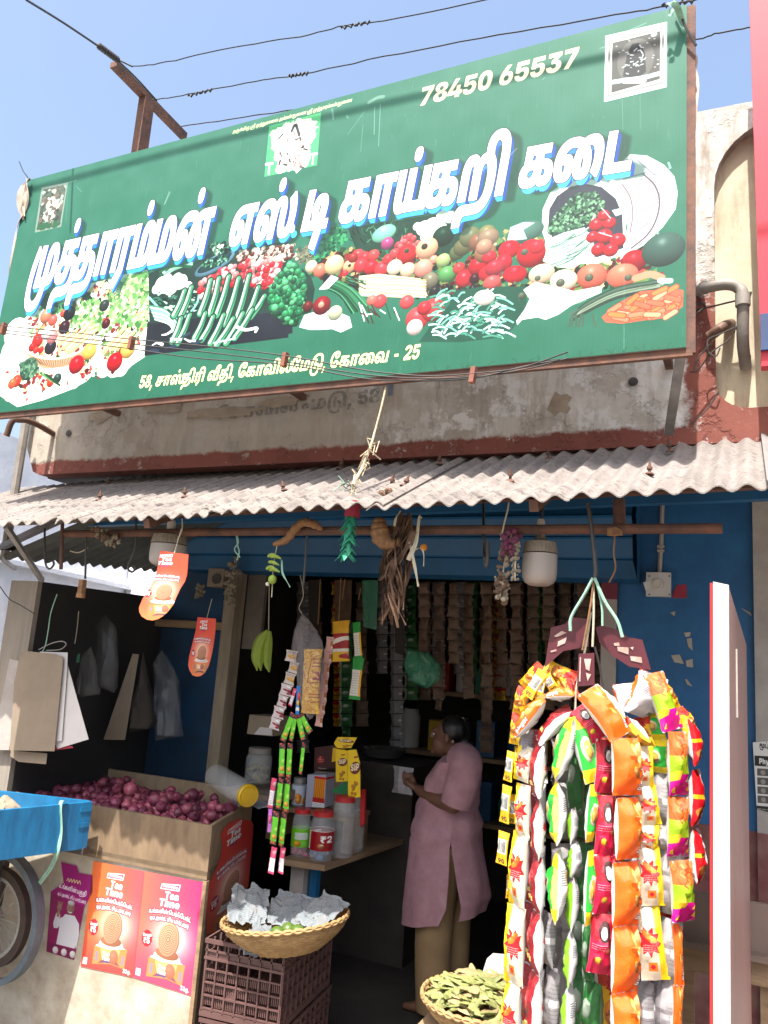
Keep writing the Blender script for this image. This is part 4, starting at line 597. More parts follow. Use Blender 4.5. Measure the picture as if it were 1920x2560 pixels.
 for k in range(26):x=rr.uniform(400,900);y=1180+(900-x)*.3+rr.uniform(-60,60);Ln(cK3,[(x,y),(x-60,y+26)],5,(206,204,196),alpha=.6)
 for i in range(9):Ln(cK3,[(1400+rr.uniform(-60,50),1100+i*9),(1050,1165+i*10),(800,1290+i*9),(640+rr.uniform(0,160),1350+i*9)],17,rr.choice([(95,120,105),(60,85,75),(150,165,150),(120,140,120)]))
 for i in range(6):x=rr.uniform(690,880);Ln(cK3,[(x,1370),(x+rr.uniform(-40,30),1460)],16,(84,112,98))
 Ln(cK3,[(1190,1090),(1300,1060),(1390,1085)],55,(236,160,135));Ln(cK3,[(1380,1110),(1460,1110)],40,(240,246,242))
 P(cK3,[(930,1390),(1040,1290),(1230,1190),(1450,1170),(1560,1180),(1555,1310),(1420,1390),(1290,1410),(1090,1440),(960,1430)],(206,120,96))
 for i in range(60):
  x,y=rr.uniform(960,1430),rr.uniform(1200,1400)
  if y>1200+(1430-x)*.36-30:a=rr.uniform(-1,.4);Ln(cK3,[(x,y),(x+105*math.cos(a),y+80*math.sin(a))],46,(170,90,70));Ln(cK3,[(x,y),(x+100*math.cos(a),y+76*math.sin(a))],36,rr.choice([(236,150,122),(226,128,100),(244,178,150),(232,146,96)]))
  # pictures of the blessings (plain framed figures)
 def quad(cr,q,c):P(cr,q,c)
 quad(cK6,[(468,395),(1005,255),(962,800),(418,920)],(96,190,135))
 blobs(cK6,[(500,470),(640,380),(860,330),(960,350),(930,470),(860,640),(860,760),(800,830),(560,870),(520,700)],323,40,[(250,248,242),(246,240,234),(240,236,230)],shade=.15,hi=0,leafy=True)
 for i in range(26):x,y=rr.uniform(560,860),rr.uniform(480,840);Ln(cK6,[(x,y),(x+rr.uniform(-40,40),y+rr.uniform(-50,30))],rr.uniform(10,26),rr.choice([(226,130,125),(225,150,140),(60,60,66),(90,90,90)]))
 E(cK6,735,640,60,(246,226,216),80,shade=.2);Ln(cK6,[(700,450),(740,380),(780,490)],26,(70,72,76))
 for x,y in [(470,790),(925,690)]:Ln(cK6,[(x,y),(x-8,y+100)],18,(240,250,240));Ln(cK6,[(x-34,y),(x+34,y-8)],26,(225,245,230))
 quad(cK1,[(240,66),(392,36),(352,292),(200,326)],(150,165,155));quad(cK1,[(250,78),(382,50),(344,284),(212,312)],(88,100,88))
 blobs(cK1,[(250,90),(370,64),(340,270),(225,300)],119,16,[(100,112,100),(70,80,72),(180,190,180),(130,120,110)],leafy=True)
 blobs(cK1,[(270,130),(350,120),(325,230),(250,245)],44,15,[(190,185,175),(120,105,100),(220,220,215)],leafy=True);blobs(cK1,[(215,280),(340,260),(342,285),(215,310)],40,12,[(60,110,80)],leafy=True)
 quad(c2,[(955,155),(1221,94),(1220,376),(949,441)],(236,236,236));quad(c2,[(968,170),(1208,115),(1207,362),(963,422)],(160,160,160));quad(c2,[(978,182),(1200,127),(1198,352),(972,410)],(236,236,236));quad(c2,[(985,186),(1192,134),(1190,342),(980,402)],(92,90,88))
 E(c2,1085,260,70,(150,148,145),100,shade=.1,hi=.1,alpha=.5)
 P(c2,[(1030,330),(1050,230),(1070,190),(1100,185),(1125,225),(1130,310),(1090,340)],(50,50,56))
 for i in range(22):x,y=rr.uniform(1035,1130),rr.uniform(200,330);Ln(c2,[(x,y),(x+rr.uniform(-16,16),y+rr.uniform(-16,16))],5,(200,205,210))
 Ln(c2,[(985,355),(1050,345),(1120,335),(1185,318)],20,(200,225,230));Ln(c2,[(1040,350),(1120,348)],24,(236,240,240))
 for i in range(26):x=rr.uniform(992,1185);y=rr.uniform(160,300);Ln(c2,[(x-3,y),(x+3,y)],3,(220,220,220))
 for x,y in [(1000,170),(1165,150)]:E(c2,x,y,12,(230,230,225))
 # lettering
 def word(key,a,b,xh,shear=.1,c=(253,253,253),extr=None,xref=560,outline=None):
  pa,pb=np.array(sg(*a)),np.array(sg(*b));ct,_=text_outline(key);al=np.vstack(ct);lo,hi=al[:,0].min(),al[:,0].max()
  d=pb-pa;L=np.linalg.norm(d);d=d/L;up=np.array([d[1],-d[0]]);mid=((a[0]+b[0])/2,(a[1]+b[1])/2)
  q0,q1=np.array(sg(*mid)),np.array(sg(mid[0],mid[1]-xh));ky=abs((q1-q0)@up)/xref;kx=L/(hi-lo)
  poly=[pa+np.outer((p[:,0]-lo)*kx+shear*p[:,1]*ky,d)+np.outer(p[:,1]*ky,up) for p in ct]
  r=cv.cover(poly,3);x0,y0,m=r
  if extr:m=np.pad(m,2);x0-=2;y0-=2;m=np.max([np.roll(np.roll(m,i,1),j,0) for i in (-2,-1,0,1,2) for j in (-1,0,1)],0)
  if extr:
   n=extr;pad=np.pad(m,((2,n+22),(2,n+22)));sh=np.zeros_like(pad)
   for k in range(6,n+20):sh=np.maximum(sh,np.roll(np.roll(pad,int(k*.9),1),int(k*.7),0))
   for _ in range(4):sh=(sh+np.roll(sh,2,0)+np.roll(sh,-2,0)+np.roll(sh,2,1)+np.roll(sh,-2,1))/5
   H,Wd=min(pad.shape[0],cv.h-y0+2),min(pad.shape[1],cv.w-x0+2)
   cv.put(x0-2,y0-2,sh[:H,:Wd],(18,60,52),.55)
   for k in range(n,0,-1):
    s_=np.roll(np.roll(pad,int(k*.55),1),k,0);up_=np.roll(s_,-3,0)
    edge=np.clip(s_-np.roll(np.roll(pad,int(k*.55),1),k-3,0),0,1)
    cv.put(x0-2,y0-2,s_[:H,:Wd],(44,92,168))
   low=np.roll(np.roll(pad,int(n*.55),1),n,0);dn=np.zeros_like(pad)
   for k in range(1,n+1):dn=np.maximum(dn,np.clip(np.roll(np.roll(pad,int(k*.55),1),k,0)-np.roll(np.roll(pad,int(k*.55)-2,1),k-4 if k>4 else 0,0)*.0,0,1)*np.clip(np.roll(pad,k,0)+np.roll(np.roll(pad,int(k*.55),1),k,0)-1,0,1))
   t=np.linspace(0,1,pad.shape[0])[:,None,None];colr=np.array((44,110,190))*(1-t)+np.array((96,208,250))*t
   v=cv.a[y0-2:y0-2+H,x0-2:x0-2+Wd];a_=(dn[:H,:Wd])[...,None];v[:]=v*(1-a_)+colr[:H]*a_
   # dark outline round the face
   o=np.zeros_like(pad)
   for dx in (-2,-1,0,1,2):
    for dy in (-2,-1,0,1,2):o=np.maximum(o,np.roll(np.roll(pad,dx,1),dy,0))
   cv.put(x0-2,y0-2,o[:H,:Wd],(70,80,92))
  elif outline:
   pad=np.pad(m,2);o=np.zeros_like(pad)
   for dx in (-1,0,1):
    for dy in (-1,0,1):o=np.maximum(o,np.roll(np.roll(pad,dx,1),dy,0))
   cv.put(x0-2,y0-2,o[:cv.h-y0+2,:cv.w-x0+2],outline)
  cv.put(x0,y0,m,c)
 word('title',cK1(152,655),cK1(1185,446),104,extr=16)
 word('title2',cK2(155,408),cK2(520,342),96,extr=16)
 E(cK2,530,302,17,(60,120,190),20,shade=0,hi=0);E(cK2,540,335,17,(90,200,250),20,shade=0,hi=0);E(cK2,528,300,17,(252,252,252),25,shade=0,hi=0)
 word('title2b',cK2(580,322),cK2(722,298),98,extr=16)
 word('title3',cK2(790,275),cK3(165,452),104,extr=16)
 word('title4',cK3(285,405),cK3(1143,262),100,extr=16)
 word('addr',cK0(597,640),cK4(147,512),26,c=(248,246,196),shear=.15,outline=(40,90,50))
 word('phone',cK5(108,428),cK5(1012,200),46,c=(248,246,214),shear=.12,xref=730,outline=(120,110,80))
 word('bless',cK6(85,472),cK6(1325,140),6.5,c=(240,240,190),shear=.05)
 cv.a=255*(np.clip(cv.a,0,255)/255)**1.5
 # painted glare haze, denser towards the top; wear: runs and scrapes
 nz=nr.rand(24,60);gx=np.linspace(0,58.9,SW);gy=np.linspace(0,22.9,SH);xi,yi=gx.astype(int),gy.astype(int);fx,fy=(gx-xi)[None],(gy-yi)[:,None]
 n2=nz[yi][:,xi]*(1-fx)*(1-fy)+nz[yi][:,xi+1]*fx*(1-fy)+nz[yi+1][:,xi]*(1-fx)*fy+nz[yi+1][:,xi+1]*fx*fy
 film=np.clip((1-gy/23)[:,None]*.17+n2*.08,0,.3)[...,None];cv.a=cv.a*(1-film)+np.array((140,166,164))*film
 for p,wd,al in [([cK6(1120,220),cK6(1132,320)],26,.5),([cK6(1270,290),cK6(1285,310)],20,.5),([cK6(1500,150),cK6(1590,100),cK6(1650,90)],44,.6),([cK6(1560,200),cK6(1555,480)],12,.55),([cK6(1620,170),cK6(1600,600)],10,.6),([cK6(1440,380),cK6(1415,660)],8,.4),([cK6(1450,250),cK6(1280,480)],14,.3),([c1(735,830),c1(712,880)],10,.7),([cK1(975,90),cK1(945,165)],14,.6),([cK1(390,40),cK1(440,25)],14,.5),([cK1(440,60),cK1(470,90)],12,.4),([cK1(392,60),cK1(380,260)],8,.35),([cK3(280,95),cK3(222,155)],14,.5),([cK5(1278,385),cK5(1282,560)],6,.35),([cK5(1380,370),cK5(1385,560)],4,.25),([cK4(1035,365),cK4(1035,470)],7,.45),([cK4(1035,40),cK4(1036,300)],5,.25),([cK5(1150,95),cK5(1180,85)],10,.6),([cK5(820,275),cK5(832,262)],9,.5),([c2(1060,130),c2(1130,100)],12,.5)]:
  cv.line([sg(*q) for q in p],max(1.5,wd*(.2411 if wd>0 else 1)),(200,220,212),al*.5)
 for _ in range(260):
  x,y=nr.rand()*SW,nr.rand()*SH;cv.line([(x,y),(x+nr.randn()*2,y+4+nr.rand()*26)],.8+nr.rand(),(200,215,205),.12)
 for _ in range(70):x=nr.rand()*SW;cv.line([(x,SH-2),(x+nr.randn()*8,SH-4-nr.rand()*14)],3,(30,60,45),.35)
 cv.a*=(1+.05*(nr.rand(SH,SW,1)-.5))
 return cv
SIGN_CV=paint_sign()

# ---------------------------------------------------------------- prints on packets, posters, labels
def tea_art(w,h,c0,c1,c2,tongue=False):
 cv=Cv(w,h);yy,xx=np.mgrid[0:h,0:w]/np.array([h,w]).reshape(2,1,1)
 a=np.array(c0)[None,None]*(1-xx[...,None])+np.array(c1)[None,None]*xx[...,None]
 t=np.clip((yy-.55)*2.2,0,1)[...,None];cv.a=(a*(1-t)+np.array(c2)*t).astype(np.float32)
 gx,gy=(.56,.56) if not tongue else (.5,.56)
 g=np.exp(-(((xx-gx)/.30)**2+((yy-gy)/.17)**2))[...,None];cv.a=cv.a*(1-g)+np.array((255,246,225))*g
 u=w/400
 y0=.07 if not tongue else .05
 cx=w*.47
 cv.poly([np.array([(cx-62*u,y0*h+8*u),(cx+66*u,y0*h-4*u),(cx+60*u,y0*h+36*u),(cx-68*u,y0*h+40*u)])],(250,236,240))
 cv.poly([np.array([(cx-55*u,y0*h+13*u),(cx+58*u,y0*h+3*u),(cx+53*u,y0*h+31*u),(cx-60*u,y0*h+34*u)])],(170,20,70))
 for i in range(9):cv.line([(cx-48*u+i*11*u,y0*h+27*u),(cx-44*u+i*11*u,y0*h+12*u),(cx-38*u+i*11*u,y0*h+25*u)],4*u,(250,240,245))
 ty=y0*h+(92 if not tongue else 84)*u
 for dx,dy,c in ((4,4,(60,70,110)),(0,0,(252,252,252))):
  cv.text('tea',cx+12*u+dx*u,ty+dy*u,60*u,c,'c',sx=.85,shear=.12);cv.text('time',cx+dx*u,ty+46*u+dy*u,60*u,c,'c',sx=.95,shear=.12)
 cv.poly([np.array([(cx-32*u,ty+52*u),(cx+42*u,ty+52*u),(cx+40*u,ty+68*u),(cx-34*u,ty+68*u)])],(130,40,90))
 py=.36*h if not tongue else .375*h;k=35*u
 cv.text('p1',w*.5,py,k,(255,255,255),'c',sx=.62,rot=.02,arc=.0006/u,outline=((130,20,50),max(2,int(5*u))))
 cv.text('p2',w*.5,py+40*u,k,(255,255,255),'c',sx=.58,rot=.02,arc=.0006/u,outline=((130,20,50),max(2,int(5*u))))
 bx,by=w*.53,h*.60
 cv.ell(bx+4*u,by+112*u,120*u,26*u,(250,244,238),shade=.2,hi=0);cv.ell(bx,by+92*u,92*u,40*u,(246,240,236),shade=.3,hi=.1);cv.ell(bx-4*u,by+70*u,78*u,30*u,(150,90,60),shade=.3,hi=0)
 cv.ell(bx,by-8*u,70*u,98*u,(170,105,80),rot=.15,shade=.3,hi=0);cv.ell(bx-6*u,by-10*u,68*u,94*u,(222,158,122),rot=.15,shade=.25,hi=0)
 for ring in range(1,7):
  n=6+ring*6
  for i in range(n):
   a_=6.283*i/n;px,pyy=ring*9.6*u*math.cos(a_),ring*13.2*u*math.sin(a_)
   cv.ell(bx-6*u+px*.99-pyy*.15,by-10*u+pyy*.99+px*.15,3.1*u,3.8*u,(120,66,50),shade=0,hi=0)
 sx,sy=w*.16,h*.615
 pts=[(sx+(34+(4 if i%2 else 0))*u*math.cos(i*.2618),sy+(46+(5 if i%2 else 0))*u*math.sin(i*.2618)) for i in range(24)]
 cv.poly([np.array(pts)],(150,16,34));cv.text('p3',sx,sy-10*u,24*u,(255,255,255),'c',sx=.55,rot=-.1);cv.text('p4',sx,sy+30*u,46*u,(255,255,255),'c',sx=.8,rot=-.05)
 q0,q1,qx0,qx1=h*.765,h*.945,w*.22,w*.84
 cv.poly([np.array([(qx0,q0+8*u),(w*.5,q0+18*u),(qx1,q0-4*u),(qx1-8*u,q1),(w*.55,q1-12*u),(qx0-4*u,q1+6*u)])],(205,120,60))
 cv.poly([np.array([(qx0+44*u,q0+18*u),(qx1-50*u,q0+10*u),(qx1-70*u,q1-26*u),(qx0+70*u,q1-20*u)])],(232,160,96))
 cv.poly([np.array([(qx0+36*u,q1-4*u),(qx0+80*u,q1-40*u),(qx1-84*u,q1-44*u),(qx1-40*u,q1-8*u),(w*.52,q1-22*u)])],(110,56,74))
 cv.ell(w*.60,q0+56*u,34*u,42*u,(176,98,74),shade=.3,hi=.1)
 cv.text('tea',w*.46,q0+56*u,34*u,(250,250,250),'c',sx=.8);cv.text('time',w*.46,q0+84*u,34*u,(250,250,250),'c',sx=.7);cv.line([(w*.40,q0+92*u),(w*.53,q0+92*u)],8*u,(60,60,120))
 for xx_ in (qx0+14*u,qx1-36*u):cv.poly([np.array([(xx_,q0+40*u),(xx_+20*u,q0+38*u),(xx_+20*u,q0+92*u),(xx_,q0+94*u)])],(90,110,170),.7)
 if not tongue:
  cv.poly([np.array([(12*u,h-58*u),(44*u,h-58*u),(44*u,h-18*u),(12*u,h-18*u)])],(250,240,240));cv.ell(28*u,h-40*u,5*u,5*u,(60,140,80),shade=0,hi=0)
  cv.text('g31',w-52*u,h-12*u,34*u,(255,225,225),'c',sx=.8)
 cv.a=cv.a*.86+np.array((238,206,186))*.14;return cv
def gray_lines(cv,x0,x1,y0,y1,n,c,wd=2,a=.8):
 for i in range(n):
  y=y0+(y1-y0)*(i+.5)/n;x=x0
  while x<x1:
   L=R.uniform(.04,.16)*(x1-x0)+2;cv.line([(x,y),(min(x+L,x1),y)],wd,c,a);x+=L+4
def chip_art(kind):
 """wrap-round print: left half of the image is the front, right half the back of the packet"""
 w,h=320,256;cv=Cv(w,h,(196,196,200));H=160
 def rect(x0,y0,x1,y1,c,a=1):cv.poly([np.array([(x0,y0),(x1,y0),(x1,y1),(x0,y1)],float)],c,a)
 def back(c=(196,196,200)):
  rect(H,0,w,h,c);gray_lines(cv,H+30,w-30,60,120,7,(90,90,96),4);gray_lines(cv,H+30,w-60,140,200,6,(150,150,155))
  for i in range(22):rect(H+90+i*2.4,205,H+90+i*2.4+R.choice((.8,1.6)),226,(30,30,30))
 def splash(x,y,s,c=(205,30,40)):
  cv.poly([np.array([(x+s*(1.0 if i%2 else .62)*math.cos(i*.3307),y+s*.9*(1.0 if i%2 else .62)*math.sin(i*.3307)) for i in range(19)])],c)
 if kind in ('yellow_red','yellow_mirror'):
  back();rect(0,0,H,h,(226,214,190));rect(0,0,60,h,(250,214,20));rect(w-40,0,w,h,(250,214,20))
  splash(96,120,60);cv.ell(100,96,26,12,(235,120,40),rot=-.6);cv.ell(84,110,24,11,(240,150,50),rot=-.3);gray_lines(cv,60,125,128,156,4,(250,230,220));rect(70,190,105,222,(225,130,40));splash(88,206,12)
  gray_lines(cv,52,120,26,60,4,(150,150,160))
  if kind=='yellow_mirror':cv.a=np.roll(cv.a[:,::-1],H,1).copy()
 elif kind=='darkred':
  back();rect(0,0,H,h,(150,22,34));rect(120,0,H,h,(244,244,244));splash(205,110,26,(190,40,50));cv.ell(214,150,22,12,(80,140,80));cv.ell(60,110,36,44,(205,60,60));rect(10,180,100,200,(240,214,120))
 elif kind=='green':
  back((212,214,210));rect(0,0,H,h,(40,190,60));rect(0,0,H,50,(250,222,30));rect(0,206,H,h,(250,222,30));rect(138,0,168,h,(250,222,30));rect(232,70,262,200,(226,176,60));gray_lines(cv,234,262,70,200,14,(160,110,30));cv.ell(60,130,40,50,(250,240,200));cv.ell(62,132,26,36,(235,190,80));cv.poly([np.array([(140,50),(170,60),(170,200),(140,206)])],(246,246,246),.4)
 elif kind=='lime':
  back();rect(0,0,H,h,(140,205,40));cv.ell(70,128,44,54,(240,240,220));cv.ell(70,128,30,40,(70,150,50));rect(0,0,H,30,(240,240,240))
 elif kind=='crimson':
  back((214,210,210));rect(0,0,H,h,(180,16,44));rect(0,110,H,h,(214,20,70));cv.ell(90,70,30,44,(60,14,20),shade=.1);cv.ell(88,76,17,28,(246,246,246),shade=.1,hi=0);cv.ell(88,80,9,18,(190,200,205),shade=.1,hi=0);cv.ell(66,190,15,15,(250,205,40));cv.ell(120,150,20,12,(230,120,60));gray_lines(cv,20,120,120,150,3,(250,220,220))
 elif kind=='orange':
  back();rect(0,0,H,h,(252,104,14));rect(w-40,0,w,h,(246,246,246))
  for x,y,r,q in [(100,60,40,.5),(118,110,36,.9),(96,150,30,.3),(120,40,26,1.2)]:cv.ell(x,y,r,r*.42,(250,160,60),rot=q+.8);cv.ell(x-3,y-3,r*.8,r*.3,(252,190,100),rot=q+.8)
  cv.text('bingo',138,236,40,(252,248,240),'l',sx=.8,rot=-1.45,outline=((60,40,90),2))
 elif kind=='magenta':
  back((216,216,216));rect(0,0,H,96,(214,110,50));rect(0,96,H,168,(150,190,30));rect(0,168,H,h,(226,10,150));cv.poly([np.array([(0,168),(70,150),(60,190),(0,200)])],(250,210,40))
  for i in range(26):x,y=R.uniform(20,150),R.uniform(10,90);cv.line([(x,y),(x+R.uniform(-14,14),y+10),(x+R.uniform(-20,20),y+22)],7,R.choice([(190,80,30),(240,150,70),(160,60,20)]))
  for p in [(40,235),(110,190),(140,230)]:cv.poly([np.array([(p[0],p[1]-16),(p[0]+16,p[1]+10),(p[0]-14,p[1]+8)])],(250,214,40))
 elif kind=='redwhite':
  back((238,236,236));rect(0,0,H,h,(208,20,34));rect(0,110,H,130,(250,190,30));rect(90,0,H,h,(238,236,236));rect(160,10,200,24,(180,20,40));gray_lines(cv,100,220,60,200,10,(150,150,155));cv.ell(60,190,40,24,(230,140,60))
 elif kind=='grey':
  cv.a[:]=(150,146,150);gray_lines(cv,100,220,40,210,10,(90,88,92));rect(0,0,60,h,(120,116,120));rect(110,110,180,140,(210,208,210))
 elif kind=='golden':
  back();rect(0,0,H,h,(246,190,20));rect(0,0,H,60,(210,60,30));cv.ell(80,140,50,46,(230,140,40));splash(80,60,40,(190,30,30));gray_lines(cv,30,130,200,230,3,(120,40,20))
  for i in range(10):cv.ell(R.uniform(20,140),R.uniform(90,210),14,8,R.choice([(236,150,50),(250,210,90),(190,90,20)]),rot=R.uniform(0,3))
 elif kind=='little':
  cv.a[:]=(244,186,28);rect(20,60,130,170,(250,250,246))
  for i in range(16):rect(30+i*6,70,33+i*6+R.choice((0,1.5)),160,(40,40,40))
  rect(180,40,300,120,(220,90,30));gray_lines(cv,20,130,176,206,3,(150,90,10));cv.text('oo',80,246,50,(40,40,40),'c')
 elif kind=='leaf':
  back((90,110,90));rect(0,0,H,h,(40,110,50));rect(H,0,w,h,(110,150,110));cv.ell(80,110,30,40,(170,190,170));rect(0,0,40,h,(190,196,190))
 return cv
def small_art(kind):
 w,h=96,160;cv=Cv(w,h,(240,240,240))
 def rect(x0,y0,x1,y1,c,a=1):cv.poly([np.array([(x0,y0),(x1,y0),(x1,y1),(x0,y1)],float)],c,a)
 if kind=='sachet':cv=Cv(96,96,(214,204,198));cv.ell(46,52,34,20,(222,170,80),shade=.3);gray_lines(cv,14,80,10,30,3,(120,60,60));rect(80,0,96,96,(190,180,180)) if 0 else None
 elif kind=='sachet_red':cv=Cv(96,96,(220,205,205));[cv.ell(R.uniform(30,70),R.uniform(25,75),20,9,R.choice([(150,30,50),(240,235,235),(180,50,70)]),rot=R.uniform(0,3)) for _ in range(9)]
 elif kind=='sachet_pink':cv=Cv(96,96,(232,180,170));rect(30,30,70,66,(190,120,70));gray_lines(cv,14,80,8,24,2,(150,60,60));rect(34,72,66,84,(240,230,220))
 elif kind=='mint':
  cv.a[:]=(104,205,40);rect(0,0,w,26,(40,30,30));[cv.ell(R.uniform(10,86),R.uniform(4,26),7,7,R.choice([(240,240,240),(200,60,40),(30,30,30)])) for _ in range(10)]
  cv.ell(48,86,22,16,(150,230,70));cv.ell(30,120,14,12,(240,170,50));rect(0,142,w,h,(60,40,40));[cv.ell(R.uniform(10,86),150,7,7,R.choice([(240,240,240),(230,110,50)])) for _ in range(6)];rect(70,30,96,140,(190,220,180))
 elif kind=='pink':
  cv.a[:]=(226,70,110);rect(10,66,58,146,(244,240,244));gray_lines(cv,14,54,74,140,8,(150,120,140));rect(70,0,96,h,(160,20,60));cv.ell(40,30,20,14,(240,150,170))
 elif kind=='purple':cv.a[:]=(214,120,220);rect(56,10,90,150,(244,234,246));cv.ell(30,70,16,30,(240,90,150))
 elif kind=='blue':cv.a[:]=(30,130,220);cv.ell(50,60,26,26,(230,60,60));cv.ell(40,96,22,16,(250,190,60));rect(0,120,w,140,(240,240,240))
 elif kind=='chipsbag':cv.a[:]=(170,26,26);rect(0,0,w,50,(236,176,30));cv.line([(10,84),(40,70),(88,78)],16,(250,240,230));rect(0,110,w,122,(240,236,230));rect(0,122,w,h,(236,186,40));cv.ell(50,140,28,12,(170,40,40))
 elif kind=='teabag':cv.a[:]=(244,186,30);rect(0,0,34,h,(232,228,220));rect(0,0,w,46,(20,150,50));rect(0,146,w,h,(20,150,50));rect(44,110,66,136,(120,30,30));gray_lines(cv,4,32,56,140,9,(150,140,130))
 elif kind=='fryums':
  cv=Cv(160,260,(236,180,60))
  for i in range(420):x,y=R.uniform(0,160),R.uniform(0,260);a=R.uniform(0,6);cv.line([(x,y),(x+10*math.cos(a),y+10*math.sin(a)),(x+12*math.cos(a+.8),y+12*math.sin(a+.8))],5,R.choice([(250,206,90),(226,160,40),(252,220,130),(200,130,30),(240,190,70)]))
  c=(150,30,30)
  for a,b in (((40,40),(128,40)),((128,40),(124,130)),((40,40),(36,136)),((36,136),(124,130))):cv.line([a,b],3,c)
  gray_lines(cv,50,118,50,76,2,c,5);[cv.ell(R.uniform(55,100),R.uniform(88,122),9,6,(170,40,50),shade=.2) for _ in range(9)];gray_lines(cv,40,120,176,200,2,c,4);cv.line([(46,214),(116,206)],3,c)
 elif kind=='slip':
  cv=Cv(200,320,(246,206,20));cv.ell(110,120,66,40,(120,40,30),rot=-.15,shade=.1,hi=0);cv.text('siip',108,138,62,(250,236,190),'c',sx=.9,rot=-.15);[cv.ell(R.uniform(70,150),R.uniform(200,290),18,12,(190,130,30),shade=.3,hi=0) for _ in range(8)];cv.line([(90,54),(130,46)],12,(150,70,40))
 elif kind=='cent2':
  cv=Cv(400,128,(150,10,20));cv.text('r2',180,74,74,(252,250,248),'c')
  for x in (60,86,112,330):cv.ell(x,96,18,16,(190,120,70));cv.ell(x+6,90,8,6,(240,225,200))
  cv.poly([np.array([(232,6),(262,6),(262,122),(232,122)],float)],(236,232,230));gray_lines(cv,235,260,12,116,12,(90,60,60));cv.ell(200,104,9,8,(250,250,250));cv.line([(0,3),(400,3)],4,(230,225,220));cv.text('r2',360,74,60,(252,250,248),'c')
 elif kind=='limelabel':
  cv=Cv(400,128,(110,200,30))
  for x in (30,160,290):cv.poly([np.array([(x,26),(x+90,26),(x+90,74),(x,74)],float)],(214,226,220));gray_lines(cv,x+6,x+84,30,70,5,(120,140,130));cv.ell(x+20,104,26,20,(246,170,30));gray_lines(cv,x+50,x+90,86,116,3,(240,250,240))
 elif kind=='oranges':cv=Cv(400,128,(190,200,214));[cv.ell(R.uniform(0,400),R.uniform(50,110),26,24,(244,150,40)) for _ in range(22)]
 elif kind=='sticks':
  cv=Cv(128,220,(170,170,190));rect=lambda x0,y0,x1,y1,c:cv.poly([np.array([(x0,y0),(x1,y0),(x1,y1),(x0,y1)],float)],c)
  rect(50,30,120,150,(236,150,30));[rect(50+i*12,30,54+i*12,150,(196,96,10)) for i in range(6)];rect(46,150,124,180,(190,40,30));rect(46,180,124,214,(236,236,236));gray_lines(cv,50,120,184,212,3,(110,110,110));rect(46,18,124,32,(200,30,30))
 elif kind=='brownbox':
  cv=Cv(220,128,(64,24,22));cv.ell(70,74,36,18,(170,30,30),rot=-.1);gray_lines(cv,46,96,68,84,2,(240,220,210));cv.poly([np.array([(176,14),(214,10),(214,70),(176,76)],float)],(236,190,30));gray_lines(cv,50,160,104,116,1,(220,210,200),3)
 elif kind=='notice':
  cv=Cv(128,250,(206,204,200));cv.text('n1',76,34,26,(40,38,36),'c',sx=.6);cv.poly([np.array([(6,62),(128,58),(128,92),(6,96)],float)],(40,38,36));cv.text('n2',60,88,26,(230,228,224),'c',sx=.8)
  for i in range(4):cv.poly([np.array([(16,104+i*30),(66,102+i*30),(66,126+i*30),(16,128+i*30)],float)],(84,82,80));cv.poly([np.array([(74,102+i*30),(128,100+i*30),(128,124+i*30),(74,126+i*30)],float)],(100,98,94));cv.ell(40,116+i*30,10,8,(140,136,130),shade=0,hi=0)
  cv.poly([np.array([(6,228),(128,224),(128,246),(6,250)],float)],(40,38,36));gray_lines(cv,16,120,230,244,1,(200,198,190))
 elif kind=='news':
  cv=Cv(256,256,(122,128,132));[gray_lines(cv,10+i*62,64+i*62,8,248,34,(72,74,78),2.4,.75) for i in range(4)];[cv.poly([np.array([(x,y),(x+80,y),(x+80,y+60),(x,y+60)],float)],(120,122,124)) for x,y in ((20,40),(140,150))]  # newsprint toned dark and bluish to stand for shade over the basket
 elif kind=='leader':
  cv=Cv(200,340,(150,20,110));cv.poly([np.array([(0,120),(200,150),(200,340),(0,340)],float)],(134,18,84))
  for t,y,k in (('pol',100,24),('p2',128,18)):cv.text(t,104,y,k,(236,224,232),'c',sx=.6,rot=.08)
  for i in range(5):cv.line([(70+i*14,64),(76+i*14,54),(82+i*14,66)],3,(230,220,150))
  skin,shirt=(150,112,100),(206,204,210)
  cv.poly([np.array([(60,300),(66,210),(84,186),(130,184),(152,206),(150,300)],float)],shirt);cv.line([(72,210),(44,236),(50,196)],22,shirt);cv.line([(50,196),(52,178)],14,skin);cv.ell(53,168,12,14,skin,shade=.3,hi=0)
  for i in range(4):cv.line([(46+i*5,160),(43+i*7,146)],4,skin)
  cv.ell(106,160,19,25,skin,shade=.3,hi=0);cv.ell(106,141,17,9,(190,188,188),shade=.3,hi=0);cv.line([(98,174),(106,177),(114,174)],3,(230,225,225));cv.ell(99,158,2.5,2,(40,30,30));cv.ell(113,158,2.5,2,(40,30,30));cv.line([(148,214),(160,290)],18,shirt)
  cv.poly([np.array([(0,300),(200,306),(200,340),(0,340)],float)],(110,20,70));[cv.ell(60+i*42,322,14,13,(214,206,206),shade=.3,hi=0) for i in range(3)]
 return cv
